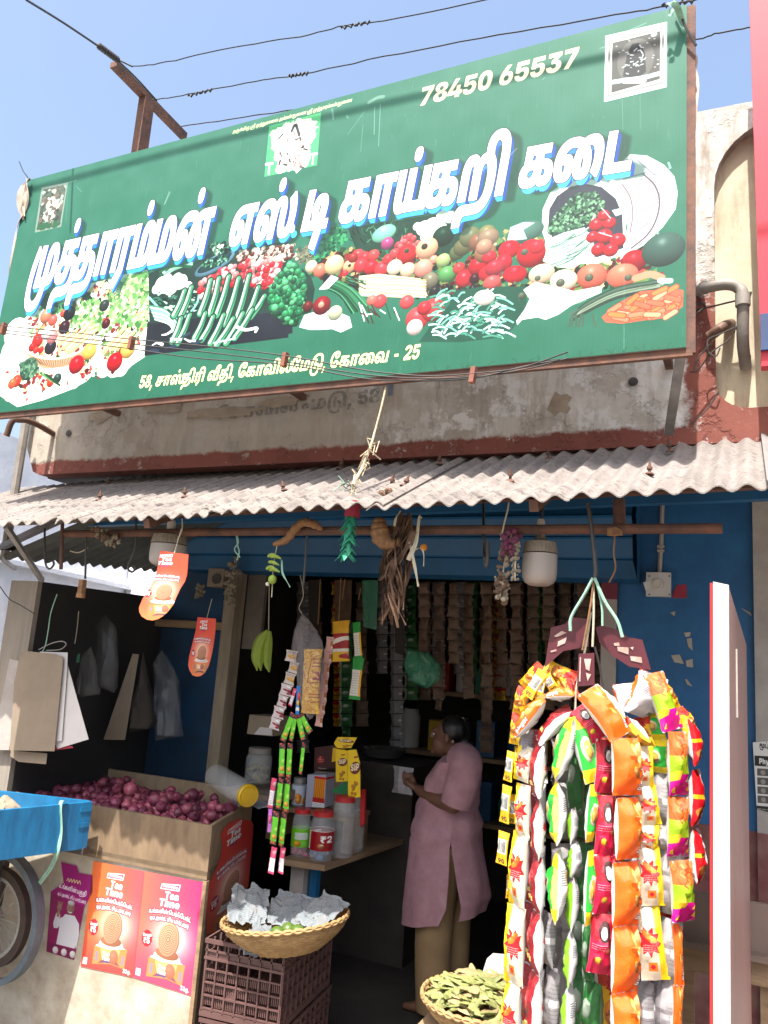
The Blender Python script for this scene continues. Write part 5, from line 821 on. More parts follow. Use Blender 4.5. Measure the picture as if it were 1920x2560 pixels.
 # ---------------------------------------------------------------- shared materials
M={}
def M_(k,*a,**kw):M[k]=mat(k,*a,**kw);return M[k]
M_('rust',(.17,.075,.045),(.06,.035,.03),14,.8,.003,90);M_('steel',(.35,.35,.34),(.22,.2,.19),12,.5,.002,metal=.4)
M_('darkmetal',(.035,.035,.038),(.06,.05,.045),20,.55);M_('cable',(.02,.02,.022),(.035,.033,.03),30,.55)
M_('pvc',(.27,.25,.225),(.17,.15,.13),9,.6,.002,60);M_('brownpipe',(.13,.065,.04),(.09,.05,.035),9,.6)
M_('rope',(.52,.44,.31),(.3,.24,.16),60,.9,.002,300);M_('wood',(.34,.23,.13),(.2,.13,.08),5,.8,.002,60,stretch=(1,1,7));M_('plywood',(.36,.27,.175),(.25,.18,.11),6,.85,.002,60,stretch=(4,4,1))
M_('cardboard',(.27,.215,.16),(.21,.17,.125),5,.9,.001,40);M_('white_card',(.6,.58,.57),(.5,.48,.47),4,.8);M_('paper',(.66,.68,.68),(.55,.57,.58),9,.85)
M_('blue_paint',(.012,.105,.27),(.008,.07,.19),5,.45,.001,40);M_('shutter_blue',(.008,.1,.24),(.006,.07,.17),4,.5,.001,30)
M_('cart_blue',(.008,.17,.37),(.006,.1,.23),7,.5,.002,50,stretch=(1,4,1));M_('grime',(.055,.045,.038),(.03,.026,.024),6,.85)
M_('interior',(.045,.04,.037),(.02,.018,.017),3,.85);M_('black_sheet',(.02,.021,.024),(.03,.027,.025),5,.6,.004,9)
M_('whitewash',(.74,.76,.8),(.6,.62,.68),6,.85,.004,30);M_('plaster_grey',(.42,.39,.36),(.3,.27,.25),5,.85,.004,40)
M_('bulb_shell',(.62,.58,.52),(.5,.46,.4),8,.6);M_('bulb_dome',(.4,.36,.32),(.34,.3,.27),4,.35)
M_('twine',(.55,.5,.38),(.4,.36,.26),50,.9);M_('green_twine',(.3,.52,.4),(.2,.36,.28),40,.8);M_('crate',(.085,.04,.038),(.13,.07,.062),7,.6,.001,50)
M_('wicker',(.44,.28,.12),(.26,.15,.06),26,.75,.002,140);M_('red_plastic',(.55,.03,.03),(.45,.02,.025),5,.35);M_('yellow_plastic',(.62,.4,.02),(.5,.3,.01),5,.4)
M_('dry_leaf',(.17,.1,.06),(.08,.045,.03),22,.8,.002,120,rnd=.4);M_('gourd',(.3,.155,.065),(.15,.075,.035),30,.85,.008,45);M_('lime',(.28,.38,.05),(.18,.28,.03),10,.45)
M_('skin',(.16,.075,.045),(.13,.06,.036),8,.5,sub=.1);M_('hair',(.006,.005,.005),(.012,.01,.01),30,.4);M_('kurta',(.42,.235,.265),(.3,.155,.18),12,.9,.001,200);M_('pants',(.3,.2,.1),(.23,.15,.075),8,.9)
M_('steel_tray',(.5,.5,.5),(.4,.4,.4),5,.25,metal=.9)
def clear(name,c=(.8,.82,.82),alpha=.22,rough=.12):
 t=NT(name);t.base(c);t.set(Roughness=rough,Alpha=alpha);t.b.inputs['Specular IOR Level'].default_value=.7;_mats[name]=t.m;M[name]=t.m;return t.m
clear('clear_plastic');clear('poly_bag',(.5,.48,.46),.12,.15);clear('dark_bag',(.2,.2,.2),.24,.12);clear('grey_film',(.6,.55,.58),.2,.2);clear('green_bag',(.1,.4,.25),.5,.3)
# weathered walls
def fascia_mat():
 t=NT('weathered_plaster');co=t.coord('World');X,Y,Z=t.xyz(co)
 n1=t.noise(3.2,8,.66,co);n2=t.noise(9,8,.7,co);st=t.noise(5,6,.7,t.coord('World',(2.2,2.2,.45)))
 cream=t.mix(t.ramp(n1,[(.36,0),(.6,1)]),(.37,.335,.295),(.58,.56,.53));cream=t.mix(t.ramp(n2,[(.5,0),(.56,1)]),cream,(.62,.61,.6));cream=t.mix(t.ramp(st,[(.48,0),(.68,.8)]),cream,(.2,.16,.125))
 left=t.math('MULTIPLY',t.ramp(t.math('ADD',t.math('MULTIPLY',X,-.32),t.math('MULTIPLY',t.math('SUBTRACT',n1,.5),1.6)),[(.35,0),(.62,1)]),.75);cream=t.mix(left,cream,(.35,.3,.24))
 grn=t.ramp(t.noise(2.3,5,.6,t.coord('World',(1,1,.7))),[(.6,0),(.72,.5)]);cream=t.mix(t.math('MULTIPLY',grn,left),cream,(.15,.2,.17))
 e=t.math('ADD',Z,t.math('MULTIPLY',t.math('SUBTRACT',t.noise(6,8,.75,co),.5),.10));low=t.ramp(t.math('SUBTRACT',e,FZ_RED-.5),[(.492,1),(.508,0)])
 pe=t.math('ADD',X,t.math('MULTIPLY',t.math('SUBTRACT',t.noise(7,8,.75,co),.5),.16));pm_=t.ramp(t.math('ADD',pe,.5-PIER_X0),[(.49,0),(.51,1)])
 pr=t.math('MULTIPLY',pm_,t.ramp(t.math('ADD',t.math('MULTIPLY',t.math('SUBTRACT',Z,FZ_RED),.34),t.math('MULTIPLY',t.noise(10,9,.8,co),.9)),[(.62,1),(.68,0)]))
 wear=t.ramp(t.noise(13,9,.82,co),[(.58,1),(.63,.15)])
 red=t.mix(t.ramp(n1,[(.3,0),(.7,1)]),(.155,.045,.034),(.23,.075,.055))
 k=t.math('MULTIPLY',t.math('MAXIMUM',low,pr),wear)
 t.base(t.mix(k,cream,red));t.set(Roughness=.9);t.bump(t.math('ADD',t.math('MULTIPLY',n2,.6),t.math('MULTIPLY',t.ramp(n1,[(.45,0),(.48,1)]),.5)),.012,.7);return t.m
def niche_mat():
 t=NT('yellow_limewash');co=t.coord('World');f=t.noise(4,7,.65,co);s_=t.noise(6,6,.7,t.coord('World',(2.5,2.5,.4)))
 c=t.mix(t.ramp(f,[(.35,0),(.65,1)]),(.47,.41,.3),(.6,.54,.4));c=t.mix(t.ramp(s_,[(.5,0),(.72,.7)]),c,(.22,.18,.135));t.base(c);t.set(Roughness=.9);t.bump(f,.012);return t.m
def roof_mat():
 t=NT('dusty_roofing');co=t.coord('World');f=t.noise(5,8,.7,co);g=t.noise(28,6,.7,t.coord('World',(3,.6,1)));d=t.noise(1.6,4,.6,co)
 c=t.mix(t.ramp(f,[(.35,0),(.65,1)]),(.14,.122,.112),(.235,.208,.19));c=t.mix(t.ramp(g,[(.5,0),(.75,.55)]),c,(.285,.25,.228));c=t.mix(t.ramp(d,[(.5,0),(.7,.5)]),c,(.2,.175,.165))
 sp=t.noise(60,3,.5,co);c=t.mix(t.ramp(sp,[(.56,0),(.66,.8)]),c,(.08,.072,.066));c=t.mix(t.ramp(t.noise(9,7,.75,t.coord('World',(1,.35,1))),[(.54,0),(.66,.6)]),c,(.11,.1,.092));t.base(c);t.set(Roughness=.92);t.bump(t.noise(70,5,.7,co),.004);return t.m
def stand_mat():
 t=NT('scuffed_ply');co=t.coord('Object',(3,3,.9));f=t.noise(5,8,.7,co);n=t.noise(3,6,.65);c=t.mix(t.ramp(f,[(.3,0),(.7,1)]),(.14,.092,.055),(.27,.19,.115));c=t.mix(t.ramp(n,[(.52,0),(.72,.8)]),c,(.1,.075,.05));t.base(c);t.set(Roughness=.85);t.bump(f,.004);return t.m
def ground_mat():
 t=NT('dusty_ground');co=t.coord();f=t.noise(2.2,8,.65,co);g=t.noise(40,5,.7,co);c=t.mix(t.ramp(f,[(.35,0),(.65,1)]),(.13,.115,.1),(.2,.18,.155));c=t.mix(t.ramp(g,[(.5,0),(.7,.5)]),c,(.08,.07,.06));t.base(c);t.set(Roughness=.95);t.bump(g,.01);return t.m
def onion_mat(name,a,b):
 t=NT(name);co=t.coord('Object',(1,1,.08));f=t.noise(95,4,.7,co);g=t.noise(20,4,.6);c=t.mix(t.ramp(f,[(.3,0),(.7,1)]),a,b);c=t.mix(t.ramp(g,[(.6,0),(.75,.7)]),c,(.42,.24,.19))
 oi=t.n('ObjectInfo');h=t.n('HueSaturation');t.l(c,h.inputs['Color']);t.l(t.math('ADD',t.math('MULTIPLY',oi.outputs['Random'],.9),.55),h.inputs['Value']);t.base(h.outputs[0]);t.set(Roughness=.42);t.bump(f,.002);return t.m
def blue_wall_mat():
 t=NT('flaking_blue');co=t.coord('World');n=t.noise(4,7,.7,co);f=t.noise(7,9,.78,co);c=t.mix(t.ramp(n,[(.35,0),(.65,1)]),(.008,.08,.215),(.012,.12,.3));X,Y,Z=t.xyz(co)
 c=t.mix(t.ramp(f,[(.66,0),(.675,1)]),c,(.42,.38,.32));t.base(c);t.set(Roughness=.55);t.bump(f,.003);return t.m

 # ---------------------------------------------------------------- setting and buildings
YF,YW=3.2,4.0  # plane of the parapet, plane of the shop wall behind
FZ_BOT=at(1400,1126,Y=YF).z;FZ_RED=at(1460,1081,Y=YF).z;PIER_X0=at(1716,900,Y=YF).x
M['fascia']=fascia_mat();M['niche']=niche_mat();M['roofing']=roof_mat();M['stand']=stand_mat();M['ground']=ground_mat();M['blue_wall']=blue_wall_mat()
g=MB();g.quad((-80,-80,0),(80,-80,0),(80,80,0),(-80,80,0));struct('ground',g,M['ground'])
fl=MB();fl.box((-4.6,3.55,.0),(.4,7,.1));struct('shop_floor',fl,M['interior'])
def shop_building():
 b=thing('shop_building','old single storey shop with peeling plaster parapet, red band and blue wall','building',(-1.8,YF,0))
 xl=at(62,1140,Y=YF).x;xr=.95;ztop=at(1812,268,Y=YF).z;xm=at(1716,300,Y=YF).x
 nx0=at(1786,600,Y=YF).x;nz0=at(1830,1022,Y=YF).z;nz1=at(1892,300,Y=YF).z;nx1=nx0+.62;r=.2
 hole=[]
 for k in range(9):a=math.pi-k*math.pi/16;hole.append(Vector((nx0+.27+.27*math.cos(a),YF,nz1-.27+.27*math.sin(a))))
 for k in range(9):a=math.pi/2-k*math.pi/16;hole.append(Vector((nx1-.27+.27*math.cos(a),YF,nz1-.27+.27*math.sin(a))))
 for k in range(7):a=-k*math.pi/12;hole.append(Vector((nx1-.12+.12*math.cos(a),YF,nz0+.12+.12*math.sin(a))))
 for k in range(7):a=-math.pi/2-k*math.pi/12;hole.append(Vector((nx0+.12+.12*math.cos(a),YF,nz0+.12+.12*math.sin(a))))
 zl=4.05;rr=random.Random(5)
 out=[Vector((xl+.14,YF,FZ_BOT)),Vector((xr,YF,FZ_BOT)),Vector((xr,YF,ztop+.04))]
 for k in range(9):out.append(Vector((xr+(xm-xr)*(k+1)/9,YF,ztop+.03-.03*(k+1)/9+rr.uniform(-.006,.006))))
 out+=[Vector((xm,YF,zl)),Vector((xl,YF,zl))]
 for k in range(8):out.append(Vector((xl+rr.uniform(-.012,.02)+(.1 if k==7 else 0),YF,zl-(zl-FZ_BOT-.02)*(k+1)/8)))
 part('parapet',plate(out,.1,holes=[hole]),M['fascia'],b,smooth=False)
 mb=MB();mb.box((nx0-.1,YF+.05,nz0-.1),(nx1+.1,YF+.09,nz1+.1));part('niche_panel',mb,M['niche'],b,smooth=False)
 mb=MB();mb.box((xl+.1,YF+.1,FZ_BOT+.002),(xr,YW+.1,FZ_BOT+.12));part('slab',mb,M['grime'],b,smooth=False)
 # broken plaster patches standing proud on the parapet
 for px,py,w_,h_ in [(410,1010,.36,.12),(560,1030,.5,.07),(700,1005,.3,.07),(1395,1010,.12,.11),(250,1040,.18,.1)]:
  c=at(px,py,Y=YF-.004);n=14;pts=[]
  for k in range(n):a=-6.283*k/n;q=rr.uniform(.6,1.1);pts.append(Vector((c.x+w_/2*q*math.cos(a),YF-.005,c.z+h_/2*q*math.sin(a))))
  part('plaster_patch',plate(pts,.004),mat('loose_plaster',(.36,.3,.23),(.25,.2,.15),14,.95,.004,60),b,smooth=False)
 for px,py in [(1583,955),(1580,888),(172,1083)]:
  c=at(px,py,Y=YF-.003);m=MB();m.lathe([(.018,0),(.02,.004),(.014,.006)],c,14,axis=(0,-1,0));part('drain_hole',m,M['darkmetal'],b)
  # faded hand-painted lettering
 for key,px,py,xh,w_,c in [('wall',540,1052,.055,.95,(.2,.19,.17)),('wall2',930,968,.11,.42,(.13,.2,.27))]:
  p0=at(px,py,Y=YF);ct,W_=text_outline(key);al=np.vstack(ct);k=w_/(al[:,0].max())
  vs,fs=fill2d([[(q[0]*k,q[1]*xh/560) for q in cc] for cc in ct]);m=MB()
  t=NT('faded_letter_paint_'+key);t.base(c);t.set(Roughness=.9,Alpha=t.ramp(t.noise(22,6,.7),[(.36,0),(.5,.7)]));m.add([(p0.x+v[0],YF-.004,p0.z+v[1]+v[0]*.03) for v in vs],fs);part('faded_lettering',m,t.m,b,smooth=False)
  # shop front wall, piers and the room
 bw=MB();xj=at(1545,1500,Y=YW).x;bw.box((xj,YW,0),(.02,YW+.12,2.93));part('blue_wall',bw,M['blue_wall'],b,smooth=False)
 jb=MB();jb.box((xj-.075,YW-.02,0),(xj-.003,YW+.1,2.3));part('door_jamb',jb,mat('jamb',(.4,.36,.33),(.3,.26,.24),6,.8),b,smooth=False)
 z0,z1=at(1556,1500,Y=YW).z,at(1556,1430,Y=YW).z;pb=MB();pb.box((xj-.078,YW-.023,z0),(xj,YW-.02,z1));part('paint_band',pb,mat('maroon_paint',(.2,.03,.05),(.14,.02,.04),8,.7),b,smooth=False)
 rw=MB();rw.box((.02,YW-.03,0),(.14,YW+.12,2.93));rw.box((.145,YW+.05,0),(1.2,YW+.12,2.9));part('grey_pier',rw,M['plaster_grey'],b,smooth=False)
 rx=[at(596,1400,Y=3.92).x,at(552,1900,Y=3.92).x];x0=sum(rx)/2-.03
 pl=MB();pl.box((x0-.04,3.9,0),(x0+.04,4.0,2.5));part('wooden_post',pl,mat('pale_wood',(.3,.25,.18),(.2,.16,.115),6,.85,.002,60,stretch=(3,3,.6)),b,smooth=False)
 a0,a1=at(598,1440,Y=4.02),at(652,1625,Y=4.02);bd=MB();bd.box((x0+.05,4.0,a1.z),(a1.x,4.03,2.42));part('door_board',bd,mat('grey_board',(.16,.14,.12),(.1,.09,.08),6,.9),b,smooth=False)
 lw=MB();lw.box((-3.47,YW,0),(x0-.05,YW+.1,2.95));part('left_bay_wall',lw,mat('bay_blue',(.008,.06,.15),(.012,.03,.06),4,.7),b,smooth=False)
 lb=MB();c0,c1_=at(430,1560,Y=3.96),at(560,1560,Y=3.96);lb.box((-3.4,3.93,c0.z-.02),(x0-.05,3.99,c0.z+.025));part('shelf_rail',lb,M['wood'],b,smooth=False)
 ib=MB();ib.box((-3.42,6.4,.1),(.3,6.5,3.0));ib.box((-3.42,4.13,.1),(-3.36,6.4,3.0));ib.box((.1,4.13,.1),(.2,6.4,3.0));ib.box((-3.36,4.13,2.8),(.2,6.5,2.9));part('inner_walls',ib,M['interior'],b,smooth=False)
 # hood of the roller shutter, with its pressed ridges
 sx0,sx1=at(470,1420,Y=3.9).x,at(1592,1400,Y=3.86).x
 zb=at(1240,1447,Y=3.9).z;prof=[(3.99,zb),(3.88,zb+.012),(3.875,zb+.10),(3.885,zb+.105),(3.875,zb+.115),(3.85,zb+.20),(3.835,zb+.207),(3.85,zb+.216),(3.82,zb+.30),(3.80,zb+.308),(3.82,zb+.318),(3.86,zb+.40),(3.87,zb+.44)]
 sh=MB();vs=[(sx0,y,z) for y,z in prof]+[(sx1-(.02 if z>zb+.05 else .0),y,z) for y,z in prof];n=len(prof);sh.add(vs,[(i,n+i,n+i+1,i+1) for i in range(n-1)]);sh.add([(sx1,y,z) for y,z in prof]+[(sx1,3.995,zb+.44)],[tuple(range(n+1))]);part('shutter_hood',sh,M['shutter_blue'],b,smooth=False)
 bm=MB();bm.bar((sx0,3.05,2.5),(.1,3.05,2.58),.05,.06);part('roof_beam',bm,M['shutter_blue'],b,smooth=False)
 for q in [[(1095,765),(1125,755),(1120,785)],[(1175,880),(1215,875),(1210,900),(1185,905)],[(1190,915),(1220,910),(1225,985),(1200,960)],[(1100,1010),(1150,1005),(1175,1060),(1120,1050)],[(1185,1040),(1225,1030),(1228,1080),(1190,1075)],[(1180,1150),(1190,1145),(1225,1190),(1195,1180)],[(1500,735),(1560,765),(1565,785)]]:
  P=[at(*cE(*p),Y=YW-.003) for p in q];m=MB();m.add(P,[tuple(range(len(P)))]);part('bare_patch',m,mat('bare_plaster',(.42,.38,.32)),b,smooth=False)
 dz=at(1900,2080,Y=YW).z;m=MB();m.box((.021,YW-.034,.0),(.139,YW-.03,dz));m.box((xj+.01,YW-.004,0),(.02,YW,dz));part('red_dado',m,mat('dado_red',(.14,.03,.035),(.22,.12,.1),9,.8),b,smooth=False)
 return b
SHOP=shop_building()
# ---------------------------------------------------------------- corrugated awning
def zroof(x,y):return 2.437+.0287*(x+.41)+(y-2.4)*.46
def awning():
 t=thing('awning','dusty corrugated awning on rusty frame over the shop front','awning',(-1.8,2.4,2.4));rr=random.Random(9);PIT=.0778
 xl,xr=-4.05,.1;edges=[xl,-3.3,-2.62,-1.95,-1.2,-.56,xr]
 for i in range(6):
  x0,x1=edges[i],edges[i+1]+.06;y0=2.4+(rr.uniform(-.012,.012) if i else .1);dz=.004*(i%2);y1=3.36;tw=rr.uniform(-.004,.006)
  nu=int((x1-x0)/PIT*10);nv=14
  def fn(u,v):
   x=x0+u*(x1-x0);ph=2*math.pi*x/PIT;e=.008*mnoise.noise((x*9,0,1.3))+.004*mnoise.noise((x*31,2,0))
   y=y0+v*(y1-y0)+(e if v==0 else 0)
   if v==0 and i==3:y+=max(0,.05-abs(x+1.93))*1.3+max(0,.02-abs(x+1.84))*1
   if v==0 and i==1:y+=max(0,.04-abs(x+2.72))*1.2
   return (x,y,zroof(x,y)+.0105*math.cos(ph)+dz+tw*u+.004*mnoise.noise((x*1.3,y*1.7,4)))
  mb=MB();mb.grid(fn,nu,nv,uv=False);mb.grid(lambda u,v:tuple(np.array(fn(1-u,v))-(0,0,.0045)),nu,nv,uv=False)
  mb.grid(lambda u,v:tuple(np.array(fn(1-u,0))-(0,0,.0045*(1-v))),nu,1,uv=False)
  part('roof_sheet',mb,M['roofing'],t)
  # patched end sheet on the right, standing in the shade of the next sign
 mb=MB();fn=lambda u,v:(.05+u*.5,2.36+v*1.1,zroof(.05+u*.5,2.36+v*1.1)+.016+.0105*math.cos(2*math.pi*u*.5/PIT));mb.grid(fn,60,8,uv=False);mb.grid(lambda u,v:tuple(np.array(fn(1-u,v))-(0,0,.004)),60,8,uv=False);part('roof_sheet',mb,mat('grey_roofing',(.2,.19,.185),(.14,.13,.125),6,.9,.003,60),t)
 bolt=MB();bolt.lathe([(.02,0),(.014,.008),(.006,.009),(.006,.022),(.011,.022),(.011,.032),(.006,.033),(.005,.05)],(0,0,0),10);bme=bolt.mesh('bolt',M['rust'])
 for px,py in [(248,1255),(462,1246),(710,1230),(976,1220),(1275,1206),(1623,1190),(270,1214),(850,1175),(1098,1165),(1372,1150),(1675,1132),(1010,1220)]:
 # where the sight line meets the sloping sheet
  d=ray(px,py);k=(2.437+.0287*.41-2.4*.46-CAMZ)/(d[2]-.0287*d[0]-.46*d[1]);p=Vector((k*d[0],k*d[1],CAMZ+k*d[2]));p.z+=.004
  obj('bolt',bme,t,p-t.location,(rr.uniform(-.15,.35),rr.uniform(-.2,.2),rr.uniform(0,6)),rr.uniform(.8,1.1))
 for y in (2.62,3.25):
  m=MB();m.bar((-3.95,y,zroof(-3.95,y)-.04),(.1,y,zroof(.1,y)-.04),.035,.035);part('purlin',m,M['rust'] if y<3 else M['darkmetal'],t,smooth=False)
 for x in (-3.6,-2.2,-.62,.2):
  m=MB();m.bar((x,2.42,zroof(x,2.42)-.03),(x,3.34,zroof(x,3.34)-.05),.03,.04);part('rafter',m,M['rust'],t,smooth=False)
 a,bq=at(*cA(40,300),Y=2.45),at(*cA(272,650),Y=2.95)
 m=MB();m.bar(a,bq,.022,.022);part('brace',m,M['steel'],t,smooth=False)
 m=MB();m.bar(at(*cA(5,505),Y=3.1),at(*cA(98,575),Y=3.3),.02,.02);part('brace',m,M['steel'],t,smooth=False)
 m=MB();m.bar(at(*cA(20,430),Y=3.0),at(*cA(400,250),Y=2.5),.03,.03);part('brace',m,M['darkmetal'],t,smooth=False)
 m=MB();m.tube([at(*cA(405,270),Y=2.58),at(*cA(395,580),Y=2.6)],.008);part('hanger',m,M['rust'],t)
 return t
AWN=awning()
def side_roof():
 t=thing('side_roof','dark corrugated side roof seen from below beside the white wall','roof',(-3.4,3.5,2.3));A,B=at(*cA(20,502),Y=3.0),at(*cA(1010,588),Y=4.05)
 A2,B2=Vector((-2.95,2.95,2.52)),Vector((-2.7,4.05,2.72));n=int((B-A).length/.0778*8)
 def fn(u,v):
  p=A.lerp(B,u).lerp(A2.lerp(B2,u),v);p.z+=.012*math.cos(2*math.pi*u*(B-A).length/.0778);return tuple(p)
 mb=MB();mb.grid(fn,n,2,uv=False);mb.grid(lambda u,v:tuple(np.array(fn(1-u,v))+(0,0,.004)),n,2,uv=False);part('roof_sheet',mb,mat('dark_sheet',(.07,.08,.075),(.04,.045,.045),7,.8),t)  # sheet in two dark grey green tones
 m=MB();m.bar(at(*cA(0,435),Y=3.0),at(*cA(1010,530),Y=4.0),.03,.03);part('purlin',m,M['darkmetal'],t,smooth=False)
 return t
side_roof()
def neighbour():
 t=thing('neighbouring_house','pale whitewashed house wall beyond the left side of the shop','building',(-6,4,0));mb=MB()
 X0=-5.05;mb.box((-10,3.2,0),(X0,10,3.35));part('wall',mb,M['whitewash'],t,smooth=False);mb=MB();mb.box((X0+.01,5.4,0),(-3.55,5.6,3.1));part('back_wall',mb,M['whitewash'],t,smooth=False)
 a,b=at(*cA(60,525),X=X0+.04),at(*cA(940,725),X=X0+.04);m=MB();m.bar((X0+.035,a.y-.1,a.z),(X0+.035,b.y+.3,b.z-.01),.07,.035);part('ledge',m,M['whitewash'],t,smooth=False)
 m=MB();p=at(45,1180,Y=3.15);m.tube([(p.x,3.15,2.3),(p.x,3.15,3.3)],.025);part('drain_pipe',m,M['pvc'],t)
neighbour()
def red_board():
 x0=at(1892,500,Y=3.05).x;z0,z1=at(1900,916,Y=3.05).z,at(1900,22,Y=3.05).z+.03
 t=thing('red_signboard','red signboard of the next shop at the right edge','sign',(x0+.5,3.05,z0));m=MB();m.hexa([(x0+.005,3.05,z0),(x0+1.0,3.05,z0),(x0+1.0,3.1,z0),(x0+.005,3.1,z0),(x0-.015,2.97,z1),(x0+1.0,2.97,z1),(x0+1.0,3.02,z1),(x0-.015,3.02,z1)]);part('panel',m,mat('red_vinyl',(.6,.035,.06),(.5,.028,.05),3,.45),t,smooth=False)
 m=MB();za=at(1900,880,Y=3.05).z;zb=at(1900,790,Y=3.05).z;m.box((x0+.004,3.03,za),(x0+1,3.045,zb));part('blue_band',m,mat('band_blue',(.03,.06,.16)),t,smooth=False)
red_board()
# ---------------------------------------------------------------- the green signboard
def signboard():
 t=thing('shop_signboard','large green vegetable shop signboard with white Tamil lettering and printed vegetables','sign',SP0);c=lambda x,h,d=0:Vector((x,SP0.y,SP0.z))+SU*h-SN*d
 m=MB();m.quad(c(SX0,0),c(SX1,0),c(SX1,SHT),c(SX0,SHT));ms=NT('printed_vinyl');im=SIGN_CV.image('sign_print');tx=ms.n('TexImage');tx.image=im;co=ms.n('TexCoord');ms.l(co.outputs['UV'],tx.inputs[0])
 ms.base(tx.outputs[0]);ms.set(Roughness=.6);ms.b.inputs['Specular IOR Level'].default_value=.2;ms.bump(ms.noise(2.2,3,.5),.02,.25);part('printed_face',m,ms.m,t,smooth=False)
 m=MB();m.hexa([c(SX0,0,.003),c(SX1,0,.003),c(SX1,0,.035),c(SX0,0,.035),c(SX0,SHT,.003),c(SX1,SHT,.003),c(SX1,SHT,.035),c(SX0,SHT,.035)]);part('backing',m,mat('backing',(.3,.3,.28)),t,smooth=False)
 for a,b in (((SX0,-.012),(SX1+.02,-.012)),((SX1+.014,-.018),(SX1+.014,SHT))):
  m=MB();m.bar(c(a[0],a[1],.02),c(b[0],b[1],.02),.03,.02,up=(0,1,0));part('frame',m,M['rust'],t,smooth=False)
 for x in (SX0+.4,-2,SX1-.1):
  for h in (.15,SHT-.12):m=MB();m.bar(c(x,h,.03),Vector((x,YF-.002,SP0.z+h)),.03,.03);part('bracket',m,M['rust'],t,smooth=False)
 m=MB();m.bar(at(*cQ(148,1555),Y=2.8),at(*cQ(72,2040),Y=3.17),.035,.012);part('shadow_bar',m,M['steel'],t,smooth=False)  # thin bar added for the slanting shadow strip beside the sign
signboard()

# ---------------------------------------------------------------- wires, pipes, pole bracket
def wire(name,pts,r,label,cat='wire',group=None,m='cable',sm=6):return solo(name,MB().tube(bez(pts,sm),r,5),M[m],label,cat,group)
def kink(pts,a,n=6):
 out=[]
 for p in bez(pts,n):out.append(jit(p,a))
 return out
def pole_bracket():
 Y0=3.45;P=at(367,252,Y=Y0);k=ray(284,160);a=Vector((P.x,k[1]/k[0]*P.x,CAMZ+k[2]/k[0]*P.x));k=ray(460,341);b=Vector((P.x,k[1]/k[0]*P.x,CAMZ+k[2]/k[0]*P.x))
 t=thing('pole_bracket','rusty steel T bracket holding overhead wires behind the green signboard','bracket',(P.x,Y0,3.6));m=MB();m.bar(a,b,.055,.04);part('crossbar',m,M['rust'],t,smooth=False);m=MB();m.bar((P.x,Y0,3.6),(P.x,Y0,P.z),.085,.06);part('post',m,M['rust'],t,smooth=False)
 return a,b,P
bk0,bk1,bkP=pole_bracket()
q=[at(66,0,Y=2.2),at(160,58,Y=2.55),at(258,124,Y=2.9)]
svc=thing('service_cable','thick black service cable running down to the rusty bracket with a wrapped splice','cable',q[2])
part('cable',MB().tube(bez(q+[at(292,150,Y=3.0),at(340,195,Y=3.2),at(392,252,Y=3.4)],5),.006,6),M['cable'],svc)
m=MB();m.tube([at(250,117,Y=2.87),at(292,148,Y=3.0)],.016,7)
for k in range(7):u=k/6;p=at(250+42*u,117+31*u,Y=2.87+.13*u);m.ball(p,.021,7,5)
part('splice',m,M['cable'],svc);part('tail',MB().tube(bez([at(292,148,Y=3.0),at(330,166,Y=3.05),at(318,160,Y=3.06),at(296,150,Y=3.0)],4),.005,5),M['cable'],svc)
def overhead(pts,Y0,Y1,r,label,knots=()):
 n=len(pts);P=[at(*p,Y=Y0+(Y1-Y0)*i/(n-1)) for i,p in enumerate(pts)];t=thing('overhead_wire',label,'wire',P[0],'bare overhead wires above the signboard');part('strand',MB().tube(kink(P,.003),r,5),M['cable'],t)
 for a,b in knots:
  u0=Vector(at(*a,Y=Y0+(Y1-Y0)*.5));d=ray(*a);i=min(range(n),key=lambda i:abs(pts[i][0]-a[0]));Yk=Y0+(Y1-Y0)*i/(n-1);s_,e_=at(*a,Y=Yk),at(*b,Y=Yk);L=[s_.lerp(e_,k/14)+Vector((0,0,.012*math.sin(k*2.3))) for k in range(15)];part('wire_knot',MB().tube(L,.006,5),M['cable'],t)
overhead([(333,166),(417,155),(579,119),(752,91),(862,64),(960,52),(1215,0),(1500,-70)],3.2,3.4,.0035,'highest thin bare wire against the sky',[((852,70),(924,55))])
overhead([(379,249),(430,243),(521,226),(637,203),(758,185),(960,142),(1249,87),(1539,38),(1666,14),(1760,-6)],3.4,3.05,.0035,'middle thin bare wire with twisted knots ending at the sign corner',[((470,240),(530,224)),((722,190),(770,183)),((1655,14),(1735,2))])
overhead([(451,316),(590,296),(747,272),(1100,215),(1500,150),(1718,104),(1800,82),(1886,68)],3.5,3.2,.0035,'lowest thin bare wire passing behind the signboard')
# the wire in front whose shadow crosses the top of the sign
P=[on_plane(*p,SP0,SN)+SUND*1.7 for p in [(60,480),(560,349),(820,292),(1000,251),(1508,145),(1712,88)]]
solo('overhead_wire',MB().tube(bez([P[0]-Vector((2,0,.05))]+P+[P[-1]+Vector((2,0,.06))],5),.011,5),M['cable'],'thick wire strung high in front of the signboard, above the frame','wire')
def front_cable(pts,label,Yc=2.3):return wire('front_cable',[at(*p,Y=Yc) for p in pts],.0026,label,'cable','cables strung across the front of the signboard')
front_cable([(-20,808),(10,815),(160,829),(327,848),(520,866),(716,890),(880,920),(960,932),(1070,940),(1180,934),(1300,920),(1420,880)],'upper black cable crossing the lower part of the signboard')
front_cable([(-20,820),(16,826),(160,842),(327,860),(520,881),(716,905),(880,932),(1000,944),(1110,946),(1200,940),(1310,924),(1420,896)],'middle black cable crossing the lower part of the signboard',2.32)
front_cable([(-20,832),(10,833),(160,852),(327,872),(420,886),(520,898),(716,912),(900,945),(1020,952),(1180,946),(1310,916),(1400,900)],'lowest black cable crossing the lower part of the signboard',2.31)
